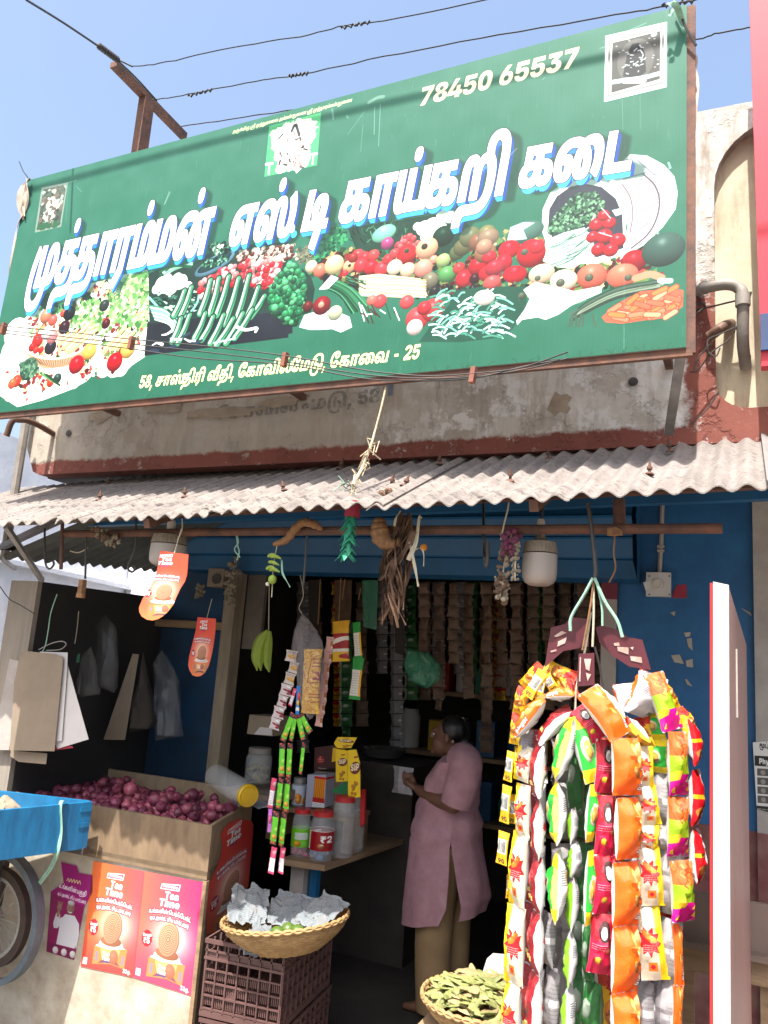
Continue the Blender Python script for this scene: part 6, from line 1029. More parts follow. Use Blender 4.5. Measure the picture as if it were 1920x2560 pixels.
for k,(px,py) in enumerate([(8,822),(327,858),(710,900),(1180,938)]):
 c=at(px,py,Y=2.31);m=MB();m.hexa([(c.x+dx+(.006 if dz>0 else 0),c.y+dy,c.z+dz) for dz in (-.026,.026) for dx,dy in ((-.008,-.012),(.008,-.012),(.008,.012),(-.008,.012))]);solo('cable_spacer',m,mat('spacer',(.28,.1,.06),(.16,.06,.04)),['brown cable spacer at the left end of the front cables','brown cable spacer over the printed yellow pepper','brown cable spacer over the sign address lettering','brown cable spacer below the sign bottom edge'][k],'spacer','spacers clipped on the front cables',smooth=False)
def pipe(name,pts,r,m,label,collar=()):
 t=thing(name,label,'pipe',pts[0]);part('tube',MB().tube(bez(pts,6),r,12),M[m],t)
 for a,b in collar:part('collar',MB().tube([a,b],r*1.22,12),M[m],t)
pipe('drain_spout',[at(134,1085,Y=YF),at(100,1065,Y=3.1),at(62,1050,Y=3.0),at(32,1052,Y=2.96),at(16,1090,Y=2.96)],.017,'brownpipe','old brown drain spout curving out of the parapet left end',[(at(60,1049,Y=3.09),at(44,1048,Y=2.98))])
pipe('elbow_pipe',[at(1712,730,Y=3.16),at(1765,719,Y=3.11),at(1815,711,Y=3.09),at(1846,720,Y=3.09),at(1857,748,Y=3.09),at(1857,850,Y=3.13),at(1864,918,Y=3.24)],.0225,'pvc','grey plastic pipe with elbow on the yellow niche wall',[(at(1724,727,Y=3.25),at(1762,719,Y=3.11)),(at(1857,735,Y=3.09),at(1857,765,Y=3.09))])
pipe('brown_stub_pipe',[at(1772,842,Y=3.16),at(1812,815,Y=3.16),at(1852,804,Y=3.5)],.021,'brownpipe','short brown pipe stub below the grey elbow pipe')
for k,pts in enumerate([[(1715,788),(1745,775),(1790,764),(1840,752),(1870,748),(1878,730)],[(1720,800),(1735,770),(1750,758),(1762,766),(1745,782),(1735,800)],[(1846,812),(1820,850),(1780,880),(1745,925),(1725,930)],[(1846,815),(1800,835),(1770,850),(1772,880),(1790,890),(1800,870)],[(1735,926),(1742,900),(1775,860)],[(1796,978),(1770,1020),(1728,1060)]]):
 wire('loose_wire',[at(*p,Y=3.14-.01*k) for p in pts],.004 if k<2 else .003,['black tie wire lashed round the grey elbow pipe','black wire loop beside the sign right edge','thin wire hanging from brown pipe stub down to the red pier','curled thin wire under the brown pipe stub','short wire end on the flaking pier','dark crooked wire over the red pier base'][k],'wire','loose wires on the pier')
 # cloth and cord on the sign
def ribbon(path,wd,m,label=None,parent=None,name='strip',tw=.6,cup=.1):
 P=bez(path,5);mb=MB();n=len(P)
 def fn(u,v):
  i=min(int(v*(n-1)),n-2);f=v*(n-1)-i;p=P[i].lerp(P[i+1],f);d=(P[i+1]-P[i]).normalized();a=tw*math.sin(v*5+wd*99);s_=Vector((math.cos(a),math.sin(a),0));s_=(s_-d*d.dot(s_)).normalized();w_=wd*(1-.5*abs(v-.4));return tuple(p+s_*(u-.5)*w_+Vector((0,1,0))*cup*wd*math.sin(u*6))
 mb.grid(fn,4,n-1);return part(name,mb,M[m] if isinstance(m,str) else m,parent)
t=thing('cloth_strip','torn dusty cloth strip tied at the sign upper left corner','cloth',at(60,480,Y=2.7));M_('rag',(.5,.42,.34),(.3,.24,.2),16,.9)
ribbon([at(75,446,Y=2.67),at(58,470,Y=2.67),at(52,510,Y=2.67),at(60,545,Y=2.68)],.05,'rag',parent=t);ribbon([at(66,448,Y=2.67),at(66,490,Y=2.67),at(58,530,Y=2.68)],.04,'rag',parent=t);ribbon([at(60,530,Y=2.68),at(42,570,Y=2.69),at(34,640,Y=2.69),at(26,690,Y=2.7)],.035,'rag',parent=t);part('wire_end',MB().tube([at(74,450,Y=2.67),at(58,428,Y=2.67),at(48,404,Y=2.67)],.003,5),M['cable'],t)
t=thing('cloth_strip','ragged white and red cloth hanging behind the sign right edge','cloth',at(1715,300,Y=2.74));M_('white_rag',(.62,.58,.55),(.45,.38,.35),14,.9)
for k,pts in enumerate([[(1712,140),(1728,150),(1720,200),(1730,280),(1722,360)],[(1716,150),(1734,200),(1728,300),(1720,420)],[(1720,200),(1726,300),(1716,480),(1714,640)],[(1716,330),(1722,380),(1716,400)]]):ribbon([at(*p,Y=2.74+.01*k) for p in pts],(.05,.04,.03,.05)[k],'rag' if k==0 else 'white_rag',parent=t)
t=thing('plastic_tie','pale plastic tie knotted at the sign upper right corner','tie',at(1690,15,Y=2.67));ribbon([at(1668,8,Y=2.62),at(1690,14,Y=2.62),at(1704,50,Y=2.67),at(1712,70,Y=2.67)],.025,'green_twine',parent=t);ribbon([at(1680,22,Y=2.62),at(1676,40,Y=2.62)],.02,'green_twine',parent=t);part('wire_end',MB().tube([at(1690,12,Y=2.67),at(1715,70,Y=2.67),at(1740,114,Y=2.68)],.005,5),M['cable'],t)
t=thing('hanging_rope','frayed rope hanging from the sign bottom down to the corrugated awning','rope',at(880,1225,Y=2.62))
rp=bez([at(965,965,Y=2.68),at(955,1010,Y=2.66),at(938,1075,Y=2.63),at(925,1120,Y=2.6),at(905,1170,Y=2.57),at(882,1212,Y=2.52)],8);part('cord',MB().tube(rp,[.004+.005*max(0,(i/len(rp)-.35)) for i in range(len(rp))],6),M['rope'],t)
for k in range(16):u=R.uniform(.45,1);p=rp[int(u*(len(rp)-1))];part('fray',MB().tube([jit(p,.01),jit(p,.03),jit(p+Vector((R.uniform(-.03,.03),0,-.05)),.02)],.0025,4),M['rope'],t)
for k in range(18):p=at(R.uniform(850,885),R.uniform(1205,1235),Y=2.6);part('straw',MB().tube([p,jit(p,.035)],.002,4),M['darkmetal'] if k%2 else M['green_twine'],t)
t=thing('debris_clump','clump of dry twigs caught on the awning beside a bolt','debris',at(960,1230,Y=2.55));m=MB()
for k in range(30):p=at(940+k*1.4,1236-k*.35,Y=2.55);p=jit(p,.008);m.ball(p,R.uniform(.003,.009),5,4)
part('twigs',m,M['dry_leaf'],t,kind='stuff')
# ---------------------------------------------------------------- under the eave: rail, lamps, hooks, hanging things
YR=2.6
solo('hanging_rail',MB().tube([at(160,1335,Y=YR),at(900,1326,Y=YR),at(1806,1321,Y=YR)],.0165,10),M['rust'],'rusty pipe rail under the eave that everything hangs from','rail')
def lamp(cx,ytop,yneck,yring,ybot,r,Y,label):
 top,ring,bot=at(cx,ytop,Y=Y),at(cx,yring,Y=Y),at(cx,ybot,Y=Y);rr_=abs(at(cx+r,yring,Y=Y).x-at(cx,yring,Y=Y).x)*.92;zn=at(cx,yneck,Y=Y).z;t=thing('led_bulb',label,'lamp',top,'big bulbs hanging under the eave');z=lambda q:q
 m=MB();m.lathe([(rr_*.22,zn),(rr_*.24,zn+.004),(rr_*.24,top.z-.012),(rr_*.18,top.z)],(top.x,top.y,0),16);part('holder',m,M['bulb_shell'],t)
 m=MB();m.lathe([(rr_,ring.z+.002),(rr_*.99,ring.z+.012),(rr_*.9,ring.z+.04),(rr_*.6,ring.z+(zn-ring.z)*.62),(rr_*.32,ring.z+(zn-ring.z)*.8),(rr_*.27,zn)],(top.x,top.y,0),28);part('housing',m,mat('bulb_fins',(.3,.25,.19),(.16,.13,.1),30,.7,.002,100,stretch=(6,6,.3)),t)
 h=ring.z-bot.z;m=MB();m.lathe([(.0,bot.z),(rr_*.55,bot.z+h*.02),(rr_*.82,bot.z+h*.1),(rr_*.97,bot.z+h*.25),(rr_*1.0,bot.z+h*.5),(rr_*.99,ring.z-.002),(rr_*.9,ring.z)],(top.x,top.y,0),28);part('dome',m,M['bulb_dome'],t)
 part('cord',MB().tube([(top.x,top.y,top.z-.005),(top.x+.01,top.y+.01,zroof(top.x,top.y)-.02)],.005,6),M['cable'],t)
lamp(1353,1298,1338,1385,1466,47,2.66,'big white bulb hanging near the switch box side of the eave')
lamp(430,1300,1326,1362,1418,39,2.62,'dusty big bulb behind the orange hanging leaflet')
def hook(pts,label,r=.005,Y=YR):return solo('steel_hook',MB().tube(bez([at(*p,Y=Y) for p in pts],6),r,6),M['darkmetal'],label,'hook','steel hooks on the rail')
hook([cC(1578,140),cC(1580,350),cC(1586,530),cC(1598,560),cC(1608,520),cC(1607,400)],'long dark hook beside the white bulb');hook([cC(440,240),cC(432,400),cC(418,600),cC(408,690)],'long dark hook over the yellow snack bag')
hook([cA(290,300),cA(290,470),cA(298,550),cA(322,575),cA(348,550),cA(345,525)],'dark round hook in front of the white wall at far left');hook([cA(880,250),cA(878,430),cA(830,560),cA(852,595),cA(875,580),cA(872,555)],'dark round hook beside the orange leaflet');hook([cA(560,330),cA(556,520),cA(552,640)],'straight dark rod with a stub over the black sheet');hook([cE(620,130),cE(640,260),cE(665,500),cE(660,570)],'thick dark hook carrying the snack garlands',.007,2.56);hook([cE(20,140),cE(22,380),cE(36,490),cE(44,360)],'small bent hook right of the dried leaves')
m=MB();c=at(*cA(532,690),Y=2.6);m.box((c.x-.012,c.y-.012,c.z-.035),(c.x+.012,c.y+.012,c.z+.03));m.lathe([(.02,0),(.02,.02)],(c.x,c.y,c.z-.05),10);solo('bulb_socket',m,M['gourd'],'small brown bulb socket hanging on a rod above the black sheet','socket')
# promotional leaflets on cards
TEA_O=img_mat('leaflet_print',tea_art(300,640,(214,44,30),(222,60,34),(236,120,66),True),.4,.4)
def leaflet(pts,cr,Y,label,flip=False):
 P=[at(*cr(*p),Y=Y) for p in pts];c=P[0];t=thing('promo_leaflet',label,'leaflet',c,'tongue shaped tea biscuit leaflets');part('card',plate(P,.0015),TEA_O,t,smooth=False);part('string',MB().tube([c.lerp(P[1],.5)-Vector((0,0,.003)),c.lerp(P[1],.5)+Vector((.004,.02,.1))],.002,4),M['twine'],t)
leaflet([(415,215),(820,270),(800,560),(770,660),(700,770),(640,900),(600,1000),(530,1090),(460,1160),(380,1208),(300,1228),(220,1218),(140,1170),(105,1100),(102,1040),(150,920),(205,830),(260,750),(320,640),(350,560),(380,420)],cI,2.47,'bright orange tongue leaflet with Tamil print hanging at the left bulb')
leaflet([(955,1180),(1222,1205),(1210,1400),(1190,1560),(1165,1700),(1140,1810),(1110,1900),(1060,1990),(1000,2036),(940,2046),(880,2026),(835,1950),(818,1880),(832,1750),(860,1640),(885,1540),(925,1380)],cI,3.3,'dim yellow tongue leaflet hanging in the shade by the post')
# garlands and dried things on the rail
def lump(path,rs,cr,Y,m,name,label,cat):
 P=bez([at(*cr(*p),Y=Y) for p in path],5);n=len(P);q=[np.interp(i/(n-1),np.linspace(0,1,len(rs)),rs) for i in range(n)];q=[v*(1+.12*math.sin(i*1.9)) for i,v in enumerate(q)];mb=MB();mb.tube(P,q,14)
 mb.ball(P[0],q[0]*.98,10,6);mb.ball(P[-1],q[-1]*.98,10,6);return solo(name,mb,M[m],label,cat)
lump([(225,415),(300,388),(355,320),(410,275),(480,288),(522,312)],[.009,.015,.017,.015,.017,.01],cC,2.56,'gourd','dried_gourd','curved tan dried gourd tied on the rail','gourd')
t=thing('dried_gourd','large brown boot shaped dried gourd hanging beside the dead leaves','gourd',at(*cC(930,350),Y=2.55));P=[at(*cC(*p),Y=2.55) for p in [(905,250),(905,320),(925,385),(985,420),(1040,405)]];mb=MB();mb.tube(bez(P,5),[.008+.018*math.sin(math.pi*min(1,i/15))+.01+.003*math.sin(i*2.3) for i in range(21)],14);part('fruit',mb,M['gourd'],t)
t=thing('paper_garland','green paper leaf garland with a red top hanging from the eave','garland',at(*cC(730,170),Y=2.5));M_('green_paper',(.02,.3,.17),(.015,.2,.11),8,.6);M_('red_paper',(.35,.03,.06),(.25,.02,.04),8,.7)
p0=at(*cC(730,190),Y=2.5);mb=MB();mb.lathe([(.03,-.028),(.03,.03),(.006,.034)],p0,8);part('red_cap',mb,M['red_paper'],t)
for k in range(9):
 c=at(*cC(712-k*3+(k%2)*10,240+k*32),Y=2.5);mb=MB();r_=.034+.006*(k%3);n=10
 vs=[(c.x,c.y,c.z+.03)]+[(c.x+r_*(1.0 if i%2 else .5)*math.cos(i*.628+k),c.y+.6*r_*(1.0 if i%2 else .5)*math.sin(i*.628+k),c.z+(-.02 if i%2 else .004)) for i in range(n)];mb.add(vs,[(0,i+1,(i+1)%n+1) for i in range(n)]);part('paper_leaf',mb,M['green_paper'],t,smooth=False)
t=thing('dried_plant','bundle of dead brown plantain leaves hanging from the rail','dried plant',at(*cC(1080,300),Y=2.58))
for k in range(46):
 a=(R.uniform(1030,1110),R.uniform(200,400));b=(R.uniform(930,1110),R.uniform(450,640));c=(R.uniform(900,1090),R.uniform(640,960)) if k%3 else (R.uniform(960,1080),R.uniform(600,760));Yk=R.uniform(2.52,2.66)
 ribbon([at(*cC(*a),Y=2.58),at(*cC(*b),Y=Yk),at(*cC(*c),Y=Yk+R.uniform(-.02,.03))],R.uniform(.008,.034),'dry_leaf',parent=t,name='leaf',tw=1.5,cup=.25)
for pts,w_ in [([(1090,520),(1140,400),(1160,260),(1172,235)],.02),([(1100,400),(1140,600),(1155,690)],.012),([(1020,540),(1090,420),(1130,330)],.03),([(1000,300),(1010,250),(1040,200)],.01),([(1120,460),(1170,440),(1190,480),(1190,560)],.006)]:ribbon([at(*cC(*p),Y=2.54) for p in pts],w_,'twine' if w_<.025 else 'dry_leaf',parent=t,name='leaf')
solo('marigold',MB().ball(at(*cC(1190,438),Y=2.55),.0135,12,8),mat('marigold',(.5,.2,.02),(.35,.12,.01),60,.9,.004,200),'small round orange marigold on a thread by the dead leaves','flower')
def bits(name,label,pts,cr,Y,m,n,sp,rs,cat):
 t=thing(name,label,cat,at(*cr(*pts[0]),Y=Y));P=bez([at(*cr(*p),Y=Y) for p in pts],10)
 for mi in (m if isinstance(m,list) else [m]):
  mb=MB()
  for k in range(n):p=jit(R.choice(P),sp);r_=R.uniform(*rs);mb.ball(p,(r_,r_*.7,r_*1.2),6,4,rot=Matrix.Rotation(R.uniform(0,3),3,'Y'))
  part('flowers',mb,M[mi] if isinstance(mi,str) else mi,t,kind='stuff')
 part('thread',MB().tube(P,.003,4),M['twine'],t);return t
dusk=mat('purple_flower',(.16,.03,.07),(.1,.03,.06),30,.9);dusty=mat('withered',(.3,.26,.19),(.16,.13,.1),30,.9)
bits('flower_garland','withered flower garland with purple top left of the white bulb',[(180,300),(160,380),(140,480),(125,590),(115,670)],cE,2.58,[dusty,M['dry_leaf']],60,.022,(.004,.011),'garland');bits('flower_garland','short purple flower bunch tied to the rail',[(190,300),(170,350),(160,400)],cE,2.56,dusk,60,.026,(.005,.012),'garland')
bits('flower_garland','thin strand of withered white buds beside the bulb',[(215,360),(205,450),(200,580)],cE,2.56,dusty,50,.012,(.003,.008),'garland');bits('withered_bunch','brown withered leaf bunch tied on the rail at far left',[(620,330),(680,360),(720,400),(760,380)],cA,2.58,[M['dry_leaf'],dusty],50,.02,(.004,.012),'dried plant')
t=thing('lime_garland','string of green chillies and a lime hung as a charm','charm',at(*cC(225,480),Y=2.56));part('string',MB().tube([at(*cC(*p),Y=2.56) for p in [(240,420),(215,560),(205,760)]],.002,4),M['twine'],t)
for k,(x,y) in enumerate([(215,495),(235,505),(220,545),(205,575),(225,590)]):c=at(*cC(x,y),Y=2.55);part('chilli',MB().tube(bez([c+Vector((-.022,0,.004*(k%3))),c+Vector((0,-.006,.006)),c+Vector((.024,0,-.004))],4),[.006,.007,.007,.007,.007,.007,.006,.004,.002],7),M['lime'],t)
part('lime',MB().ball(at(*cC(210,645),Y=2.55),(.0165,.0165,.018),14,10),M['lime'],t);part('shell',MB().ball(at(*cC(178,675),Y=2.55),.008,8,6),M['bulb_shell'],t)
ribbon([at(*cC(270,520),Y=2.56),at(*cC(275,600),Y=2.56),at(*cC(300,650),Y=2.56),at(*cC(325,695),Y=2.56)],.008,'green_twine',parent=t,name='ribbon')
for k,(pts,cr,Y,mt,lb) in enumerate([([(1530,330),(1540,420),(1550,470),(1535,520)],cA,2.6,'green_twine','green twine loop on the rail near the post'),([(1525,330),(1545,400),(1520,450),(1555,500)],cA,2.6,'green_twine','tangled green twine end near the post'),([(1180,250),(1180,320),(1150,390)],cA,2.55,'twine','pale string beside the left bulb'),([(165,130),(160,170),(140,250),(120,345)],cE,2.55,'twine','pale string hanging left of the white bulb'),([(760,260),(775,330),(770,420),(780,510),(745,590)],cE,2.6,'gourd','orange brown cord knotted at the rail post'),([(370,740),(330,860),(315,960),(295,1070),(270,1120)],cA,2.95,'green_twine','green twine holding the hanging cards'),([(510,850),(500,960),(485,1060)],cA,3.3,'twine','thin twine in front of the black sheet'),([(0,690),(60,770),(130,810),(222,866)],cA,2.9,'cable','black cord slung across the grey plank'),([(455,460),(510,470),(570,440)],cA,2.7,'twine','bent pale straw under the side roof')]):wire('twine',[at(*cr(*p),Y=Y) for p in pts],.0028,lb,'cord','cords hanging under the eave',mt)
t=thing('rail_post','rusty tube post tied to the rail with orange cord','post',at(*cE(810,290),Y=2.62));part('tube',MB().tube([at(*cE(800,110),Y=2.62),at(*cE(805,280),Y=2.62)],.02,10),M['rust'],t);m=MB()
for k in range(8):m.tube([at(*cE(735,280+k*5),Y=2.57),at(*cE(780,276+k*6),Y=2.565),at(*cE(820,300+(k*7)%20),Y=2.57)],.004,5)
part('lashing',m,M['gourd'],t)
t=thing('switch_box','white square electrical box on the blue wall','switch box',at(*cE(1030,605),Y=YW));a,b=at(*cE(962,672),Y=YW),at(*cE(1102,540),Y=YW);m=MB();m.box((a.x,YW-.045,a.z),(b.x,YW,b.z));part('box',m,M['white_card'],t,smooth=False);c=at(*cE(1020,600),Y=YW-.05)
m=MB();m.lathe([(.026,0),(.026,.004),(.02,.006),(.018,.002)],c,20,axis=(0,-1,0));part('knob',m,M['bulb_shell'],t)
for q in [(975,553),(1090,553),(975,660),(1090,660)]:m=MB();m.lathe([(.004,0),(.003,.004)],at(*cE(*q),Y=YW-.045),8,axis=(0,-1,0));part('screw',m,M['darkmetal'],t)
m=MB();p=[at(*cE(*q),Y=YW-.047) for q in [(940,590),(990,575),(1000,600),(955,640)]];m.add(p,[(0,1,2,3)]);part('sticker',m,M['paper'],t)
m=MB();m.add([at(*cE(*q),Y=YW-.004) for q in [(1115,640),(1135,605),(1190,600),(1192,680),(1108,680)]],[(0,1,2,3,4)]);solo('red_sticker',m,M['red_paper'],'torn red sticker beside the white switch box','sticker')
t=thing('conduit','white conduit running down the blue wall to the switch box','conduit',at(*cE(1050,100),Y=YW-.01));part('tube',MB().tube([at(*cE(1052,60),Y=YW-.012),at(*cE(1045,330),Y=YW-.012),at(*cE(1034,540),Y=YW-.012)],.011,8),M['bulb_dome'],t)
for q in (385,410):m=MB();c=at(*cE(1042,q),Y=YW-.012);m.box((c.x-.016,c.y-.014,c.z-.006),(c.x+.016,c.y+.012,c.z+.006));part('clip',m,M['bulb_dome'],t)
t=thing('wrapped_speaker','paper wrapped box with dark round mouth on the blue wall','box',at(*cA(1395,640),Y=3.85));a,b=at(*cA(1340,690),Y=3.85),at(*cA(1455,575),Y=3.85);m=MB();m.box((a.x,3.85,a.z),(b.x,3.95,b.z));part('box',m,M['cardboard'],t,smooth=False);m=MB();m.lathe([(.034,0),(.034,.006)],at(*cA(1405,640),Y=3.848),7,axis=(0,-1,0));part('mouth',m,M['darkmetal'],t)
wire('conduit',[at(*cA(1080,470),Y=3.9),at(*cA(1290,468),Y=3.9),at(*cA(1395,472),Y=3.9),at(*cA(1412,500),Y=3.9),at(*cA(1408,580),Y=3.9)],.009,'thin white conduit above the wrapped box','conduit',None,'bulb_dome');bits('withered_bunch','grey withered bunch hung on the wooden post',[(1520,520),(1510,640),(1500,700),(1480,780)],cA,3.8,dusty,70,.03,(.008,.02),'dried plant')
bits('withered_bunch','small pale dried bunch on the blue bay wall',[(1290,690),(1300,720),(1285,740)],cA,3.88,dusty,30,.02,(.006,.014),'dried plant')

# ---------------------------------------------------------------- left side: partition, cards, bags
t=thing('partition','grey plank and black sheet partition at the left side of the shop','partition',(-3.5,3.0,0));a,b=at(*cA(75,650),Y=3.0),at(*cA(250,652),Y=3.0);m=MB();m.box((a.x,3.0,0),(b.x-.002,3.03,a.z));part('plank',m,mat('grey_plank',(.3,.26,.215),(.22,.19,.155),5,.85,.002,50,stretch=(5,5,.5)),t,smooth=False)
zt=at(*cA(940,760),Y=3.95).z;m=MB();m.hexa([(b.x-.03,3.032,0),(b.x,3.032,0),(b.x+.01,3.998,0),(b.x-.03,3.998,0),(b.x-.03,3.032,a.z),(b.x,3.032,a.z),(b.x+.01,3.998,zt),(b.x-.03,3.998,zt)]);part('black_sheet',m,M['black_sheet'],t,smooth=False)
def flat(name,pts,cr,Y,m,label,cat,group=None,th=.0012):return solo(name,plate([at(*cr(*p),Y=Y) for p in pts],th),m if not isinstance(m,str) else M[m],label,cat,group,smooth=False)
G_='card sheets bunched on a string'
flat('card_sheet',[(130,1122),(165,1108),(360,1128),(408,1148),(404,1220),(352,1758),(62,1752),(92,1310)],cA,2.93,'cardboard','brown cardboard sheet at the front of the hanging bunch','card',G_);flat('card_sheet',[(258,1112),(438,1118),(436,1200),(400,1690),(330,1700)],cA,2.945,'white_card','white card just behind the brown cardboard sheet','card',G_)
flat('card_sheet',[(436,1190),(574,1680),(372,1742),(350,1700),(420,1380)],cA,2.955,'white_card','white card fanned out to the right of the bunch','card',G_);flat('card_sheet',[(62,1160),(122,1172),(100,1500),(58,1750),(-40,1750),(-20,1560)],cA,2.96,'plaster_grey','grey card at the left edge of the bunch','card',G_)
flat('card_sheet',[(70,1752),(306,1772),(298,1842),(120,1826),(66,1790)],cA,2.965,'cardboard','brown card flap at the bottom of the bunch','card',G_);flat('card_sheet',[(355,1690),(470,1726),(474,1736),(350,1752)],cA,2.962,'red_paper','sliver of red card at the foot of the white cards','card',G_)
wire('wire_loop',[at(*cA(*p),Y=2.94) for p in [(250,1100),(330,1060),(400,1045),(428,1065),(390,1098),(300,1105)]],.0025,'thin wire loop on top of the hanging cards','wire',None,'steel')
def bag(pts,cr,Y,m,label,cat='plastic bag',depth=.05,name='plastic_bag'):
 P=[at(*cr(*p),Y=Y) for p in pts];zs=[p.z for p in P];z0,z1=min(zs),max(zs);rows=[]
 for k in range(13):
  z=z1+(z0-z1)*k/12;xs=[]
  for a,b in zip(P,P[1:]+P[:1]):
   if (a.z-z)*(b.z-z)<=0 and a.z!=b.z:xs.append(a.x+(b.x-a.x)*(z-a.z)/(b.z-a.z))
  rows.append((min(xs),max(xs),z) if xs else rows[-1])
 mb=MB();n=22
 def fn(u,v):
  x0,x1,z=rows[min(int(v*12+.5),12)];t_=2*math.pi*u;hw=(x1-x0)/2;nz=1+.12*mnoise.noise((u*9+z*3,v*2.2,Y*7));return ((x0+x1)/2+hw*math.cos(t_)*nz,Y+min(depth,hw)*math.sin(t_)*(1+.9*mnoise.noise((u*14,v*3,Y))),z)
 mb.grid(fn,n,12);return solo(name,mb,M[m] if isinstance(m,str) else m,label,cat,'bags hanging in the shade')
bag([(680,870),(740,960),(765,1200),(740,1380),(610,1340),(600,960)],cA,3.5,'dark_bag','crumpled clear bag hanging tallest before the black sheet');bag([(590,1080),(600,1170),(640,1390),(520,1410),(505,1180)],cA,3.4,'poly_bag','small clear bag beside the white card');bag([(480,1060),(515,1110),(512,1180),(470,1200),(455,1140)],cA,3.35,'green_bag','small green net bag on twine')
flat('card_sheet',[(860,1125),(900,1130),(810,1685),(670,1682)],cA,3.55,'cardboard','tall dim cardboard piece leaning in the shade','card');bag([(930,1110),(1000,1590),(940,1640),(840,1640),(900,1300)],cA,3.6,'grime','dark brown sack hanging beside the tall cardboard');bag([(1050,1100),(1150,1300),(1180,1700),(1010,1690),(1000,1200)],cA,3.7,'dark_bag','dark plastic bag in the deepest shade by the blue bay')
# ---------------------------------------------------------------- onion stand
ZR=1.097;FR,FL,BR,BL=Vector((-2.226,3.12,0)),Vector((-3.5,3.04,0)),Vector((-2.43,3.75,0)),Vector((-3.62,3.7,0))
ua=(FR-FL).normalized();nF=Vector((ua.y,-ua.x,0));us=(BR-FR).normalized();nS=Vector((us.y,-us.x,0))
st=thing('onion_stand','scuffed wooden stand with an open onion bin and tea biscuit posters','stand',(-2.9,3.4,0));V=lambda p,z,d=(0,0,0):Vector((p.x,p.y,z))+Vector(d)
def wall(name,A,B,z0,z1,th,n,m):
 mb=MB();o=-n*th;mb.hexa([V(A,z0),V(B,z0),V(B,z0,o),V(A,z0,o),V(A,z1),V(B,z1),V(B,z1,o),V(A,z1,o)]);part(name,mb,m,st,smooth=False)
ins=.012;FRl,FLl,BRl=FR-nF*ins-nS*.006,FL-nF*ins,BR-nS*.006
wall('bin_front',FL,FR,.865,ZR,.018,nF,M['stand']);wall('bin_side',FR+us*.019,BR,.84,ZR,.018,nS,M['stand']);wall('bin_back',BR-ua*.02,BL,.85,ZR+.055,-.018,-nF*-1,M['plywood']);wall('bin_side',FL+us*.019,BL,.85,ZR,-.018,nS,M['stand'])
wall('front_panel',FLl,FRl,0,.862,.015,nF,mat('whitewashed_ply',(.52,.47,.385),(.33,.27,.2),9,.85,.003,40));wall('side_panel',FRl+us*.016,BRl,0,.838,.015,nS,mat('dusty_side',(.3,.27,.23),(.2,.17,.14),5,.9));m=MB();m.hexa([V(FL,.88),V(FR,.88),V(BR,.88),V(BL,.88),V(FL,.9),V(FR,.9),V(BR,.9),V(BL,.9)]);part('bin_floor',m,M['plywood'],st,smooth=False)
m=MB();m.bar(V(FRl,0,nF*.004),V(FRl,.86,nF*.004),.02,.02);part('corner_batten',m,M['wood'],st,smooth=False)
PF=FRl+nF*.003;PS=FR+nS*.003
def decal(name,pts,cr,P0,n,m,parent,label=None,quad=False):
 P=[on_plane(*cr(*p),P0,n) for p in pts]
 if quad:mb=MB().add(P,[(0,1,2,3)],[(0,0),(1,0),(1,1),(0,1)])
 else:
  s_=Vector((-n.y,n.x,0));cs=[(p.dot(s_),p.z) for p in P];vs,fs=fill2d([cs]);x0,x1,z0,z1=min(c[0] for c in cs),max(c[0] for c in cs),min(c[1] for c in cs),max(c[1] for c in cs);o=P0.dot(n);V_=[s_*v[0]+n*o+Vector((0,0,v[1])) for v in vs]
  F=[tuple(f) if (V_[f[1]]-V_[f[0]]).cross(V_[f[2]]-V_[f[0]]).dot(n)>0 else tuple(reversed(f)) for f in fs];mb=MB().add(V_,F,[((v[0]-x0)/(x1-x0),(v[1]-z0)/(z1-z0)) for v in vs])
 return part(name,mb,m,parent,label,smooth=False)
TP1=img_mat('poster_orange',tea_art(400,620,(232,100,30),(240,64,80),(226,50,50)),.45,.4,.002,25);TP2=img_mat('poster_pink',tea_art(400,620,(244,90,70),(236,30,96),(232,50,90)),.45,.4,.002,25)
decal('tea_poster',[(522,1440),(862,1512),(935,826),(605,757)],cB,PF,nF,TP1,st,'orange tea biscuit poster',True);decal('tea_poster',[(864,1512),(1243,1634),(1318,895),(937,826)],cB,PF,nF,TP2,st,'pink tea biscuit poster',True)
PL=img_mat('leader_print',small_art('leader'),.5,.4,.002,25);decal('torn_poster',[(300,1345),(480,1400),(545,1060),(600,960),(600,850),(510,835),(498,790),(395,765),(412,900),(330,955)],cB,PF,nF,PL,st,'torn magenta poster of a waving man')
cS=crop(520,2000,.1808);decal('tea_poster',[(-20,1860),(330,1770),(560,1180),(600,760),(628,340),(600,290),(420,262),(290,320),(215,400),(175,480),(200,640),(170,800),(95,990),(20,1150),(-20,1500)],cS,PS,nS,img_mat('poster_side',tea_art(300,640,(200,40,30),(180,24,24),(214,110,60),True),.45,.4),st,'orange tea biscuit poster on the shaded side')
onA,onB=onion_mat('onion_skin',(.19,.032,.06),(.33,.085,.125)),onion_mat('onion_skin_dark',(.12,.02,.05),(.23,.05,.09));oms=[]
for k in range(4):
 mb=MB();pr=[(0,-.036),(.012,-.036),(.027,-.026),(.036,-.006),(.034,.012),(.022,.025),(.009,.033),(.005,.044),(.0065,.05),(0,.05)] if k%2 else [(0,-.03),(.014,-.031),(.031,-.02),(.037,0),(.031,.016),(.016,.026),(.006,.031),(.004,.038),(0,.04)]
 mb.lathe(pr,(0,0,0),14,wob=.03);oms.append(mb.mesh('onion',onA if k<2 else onB,sharp=60))
cnt=0
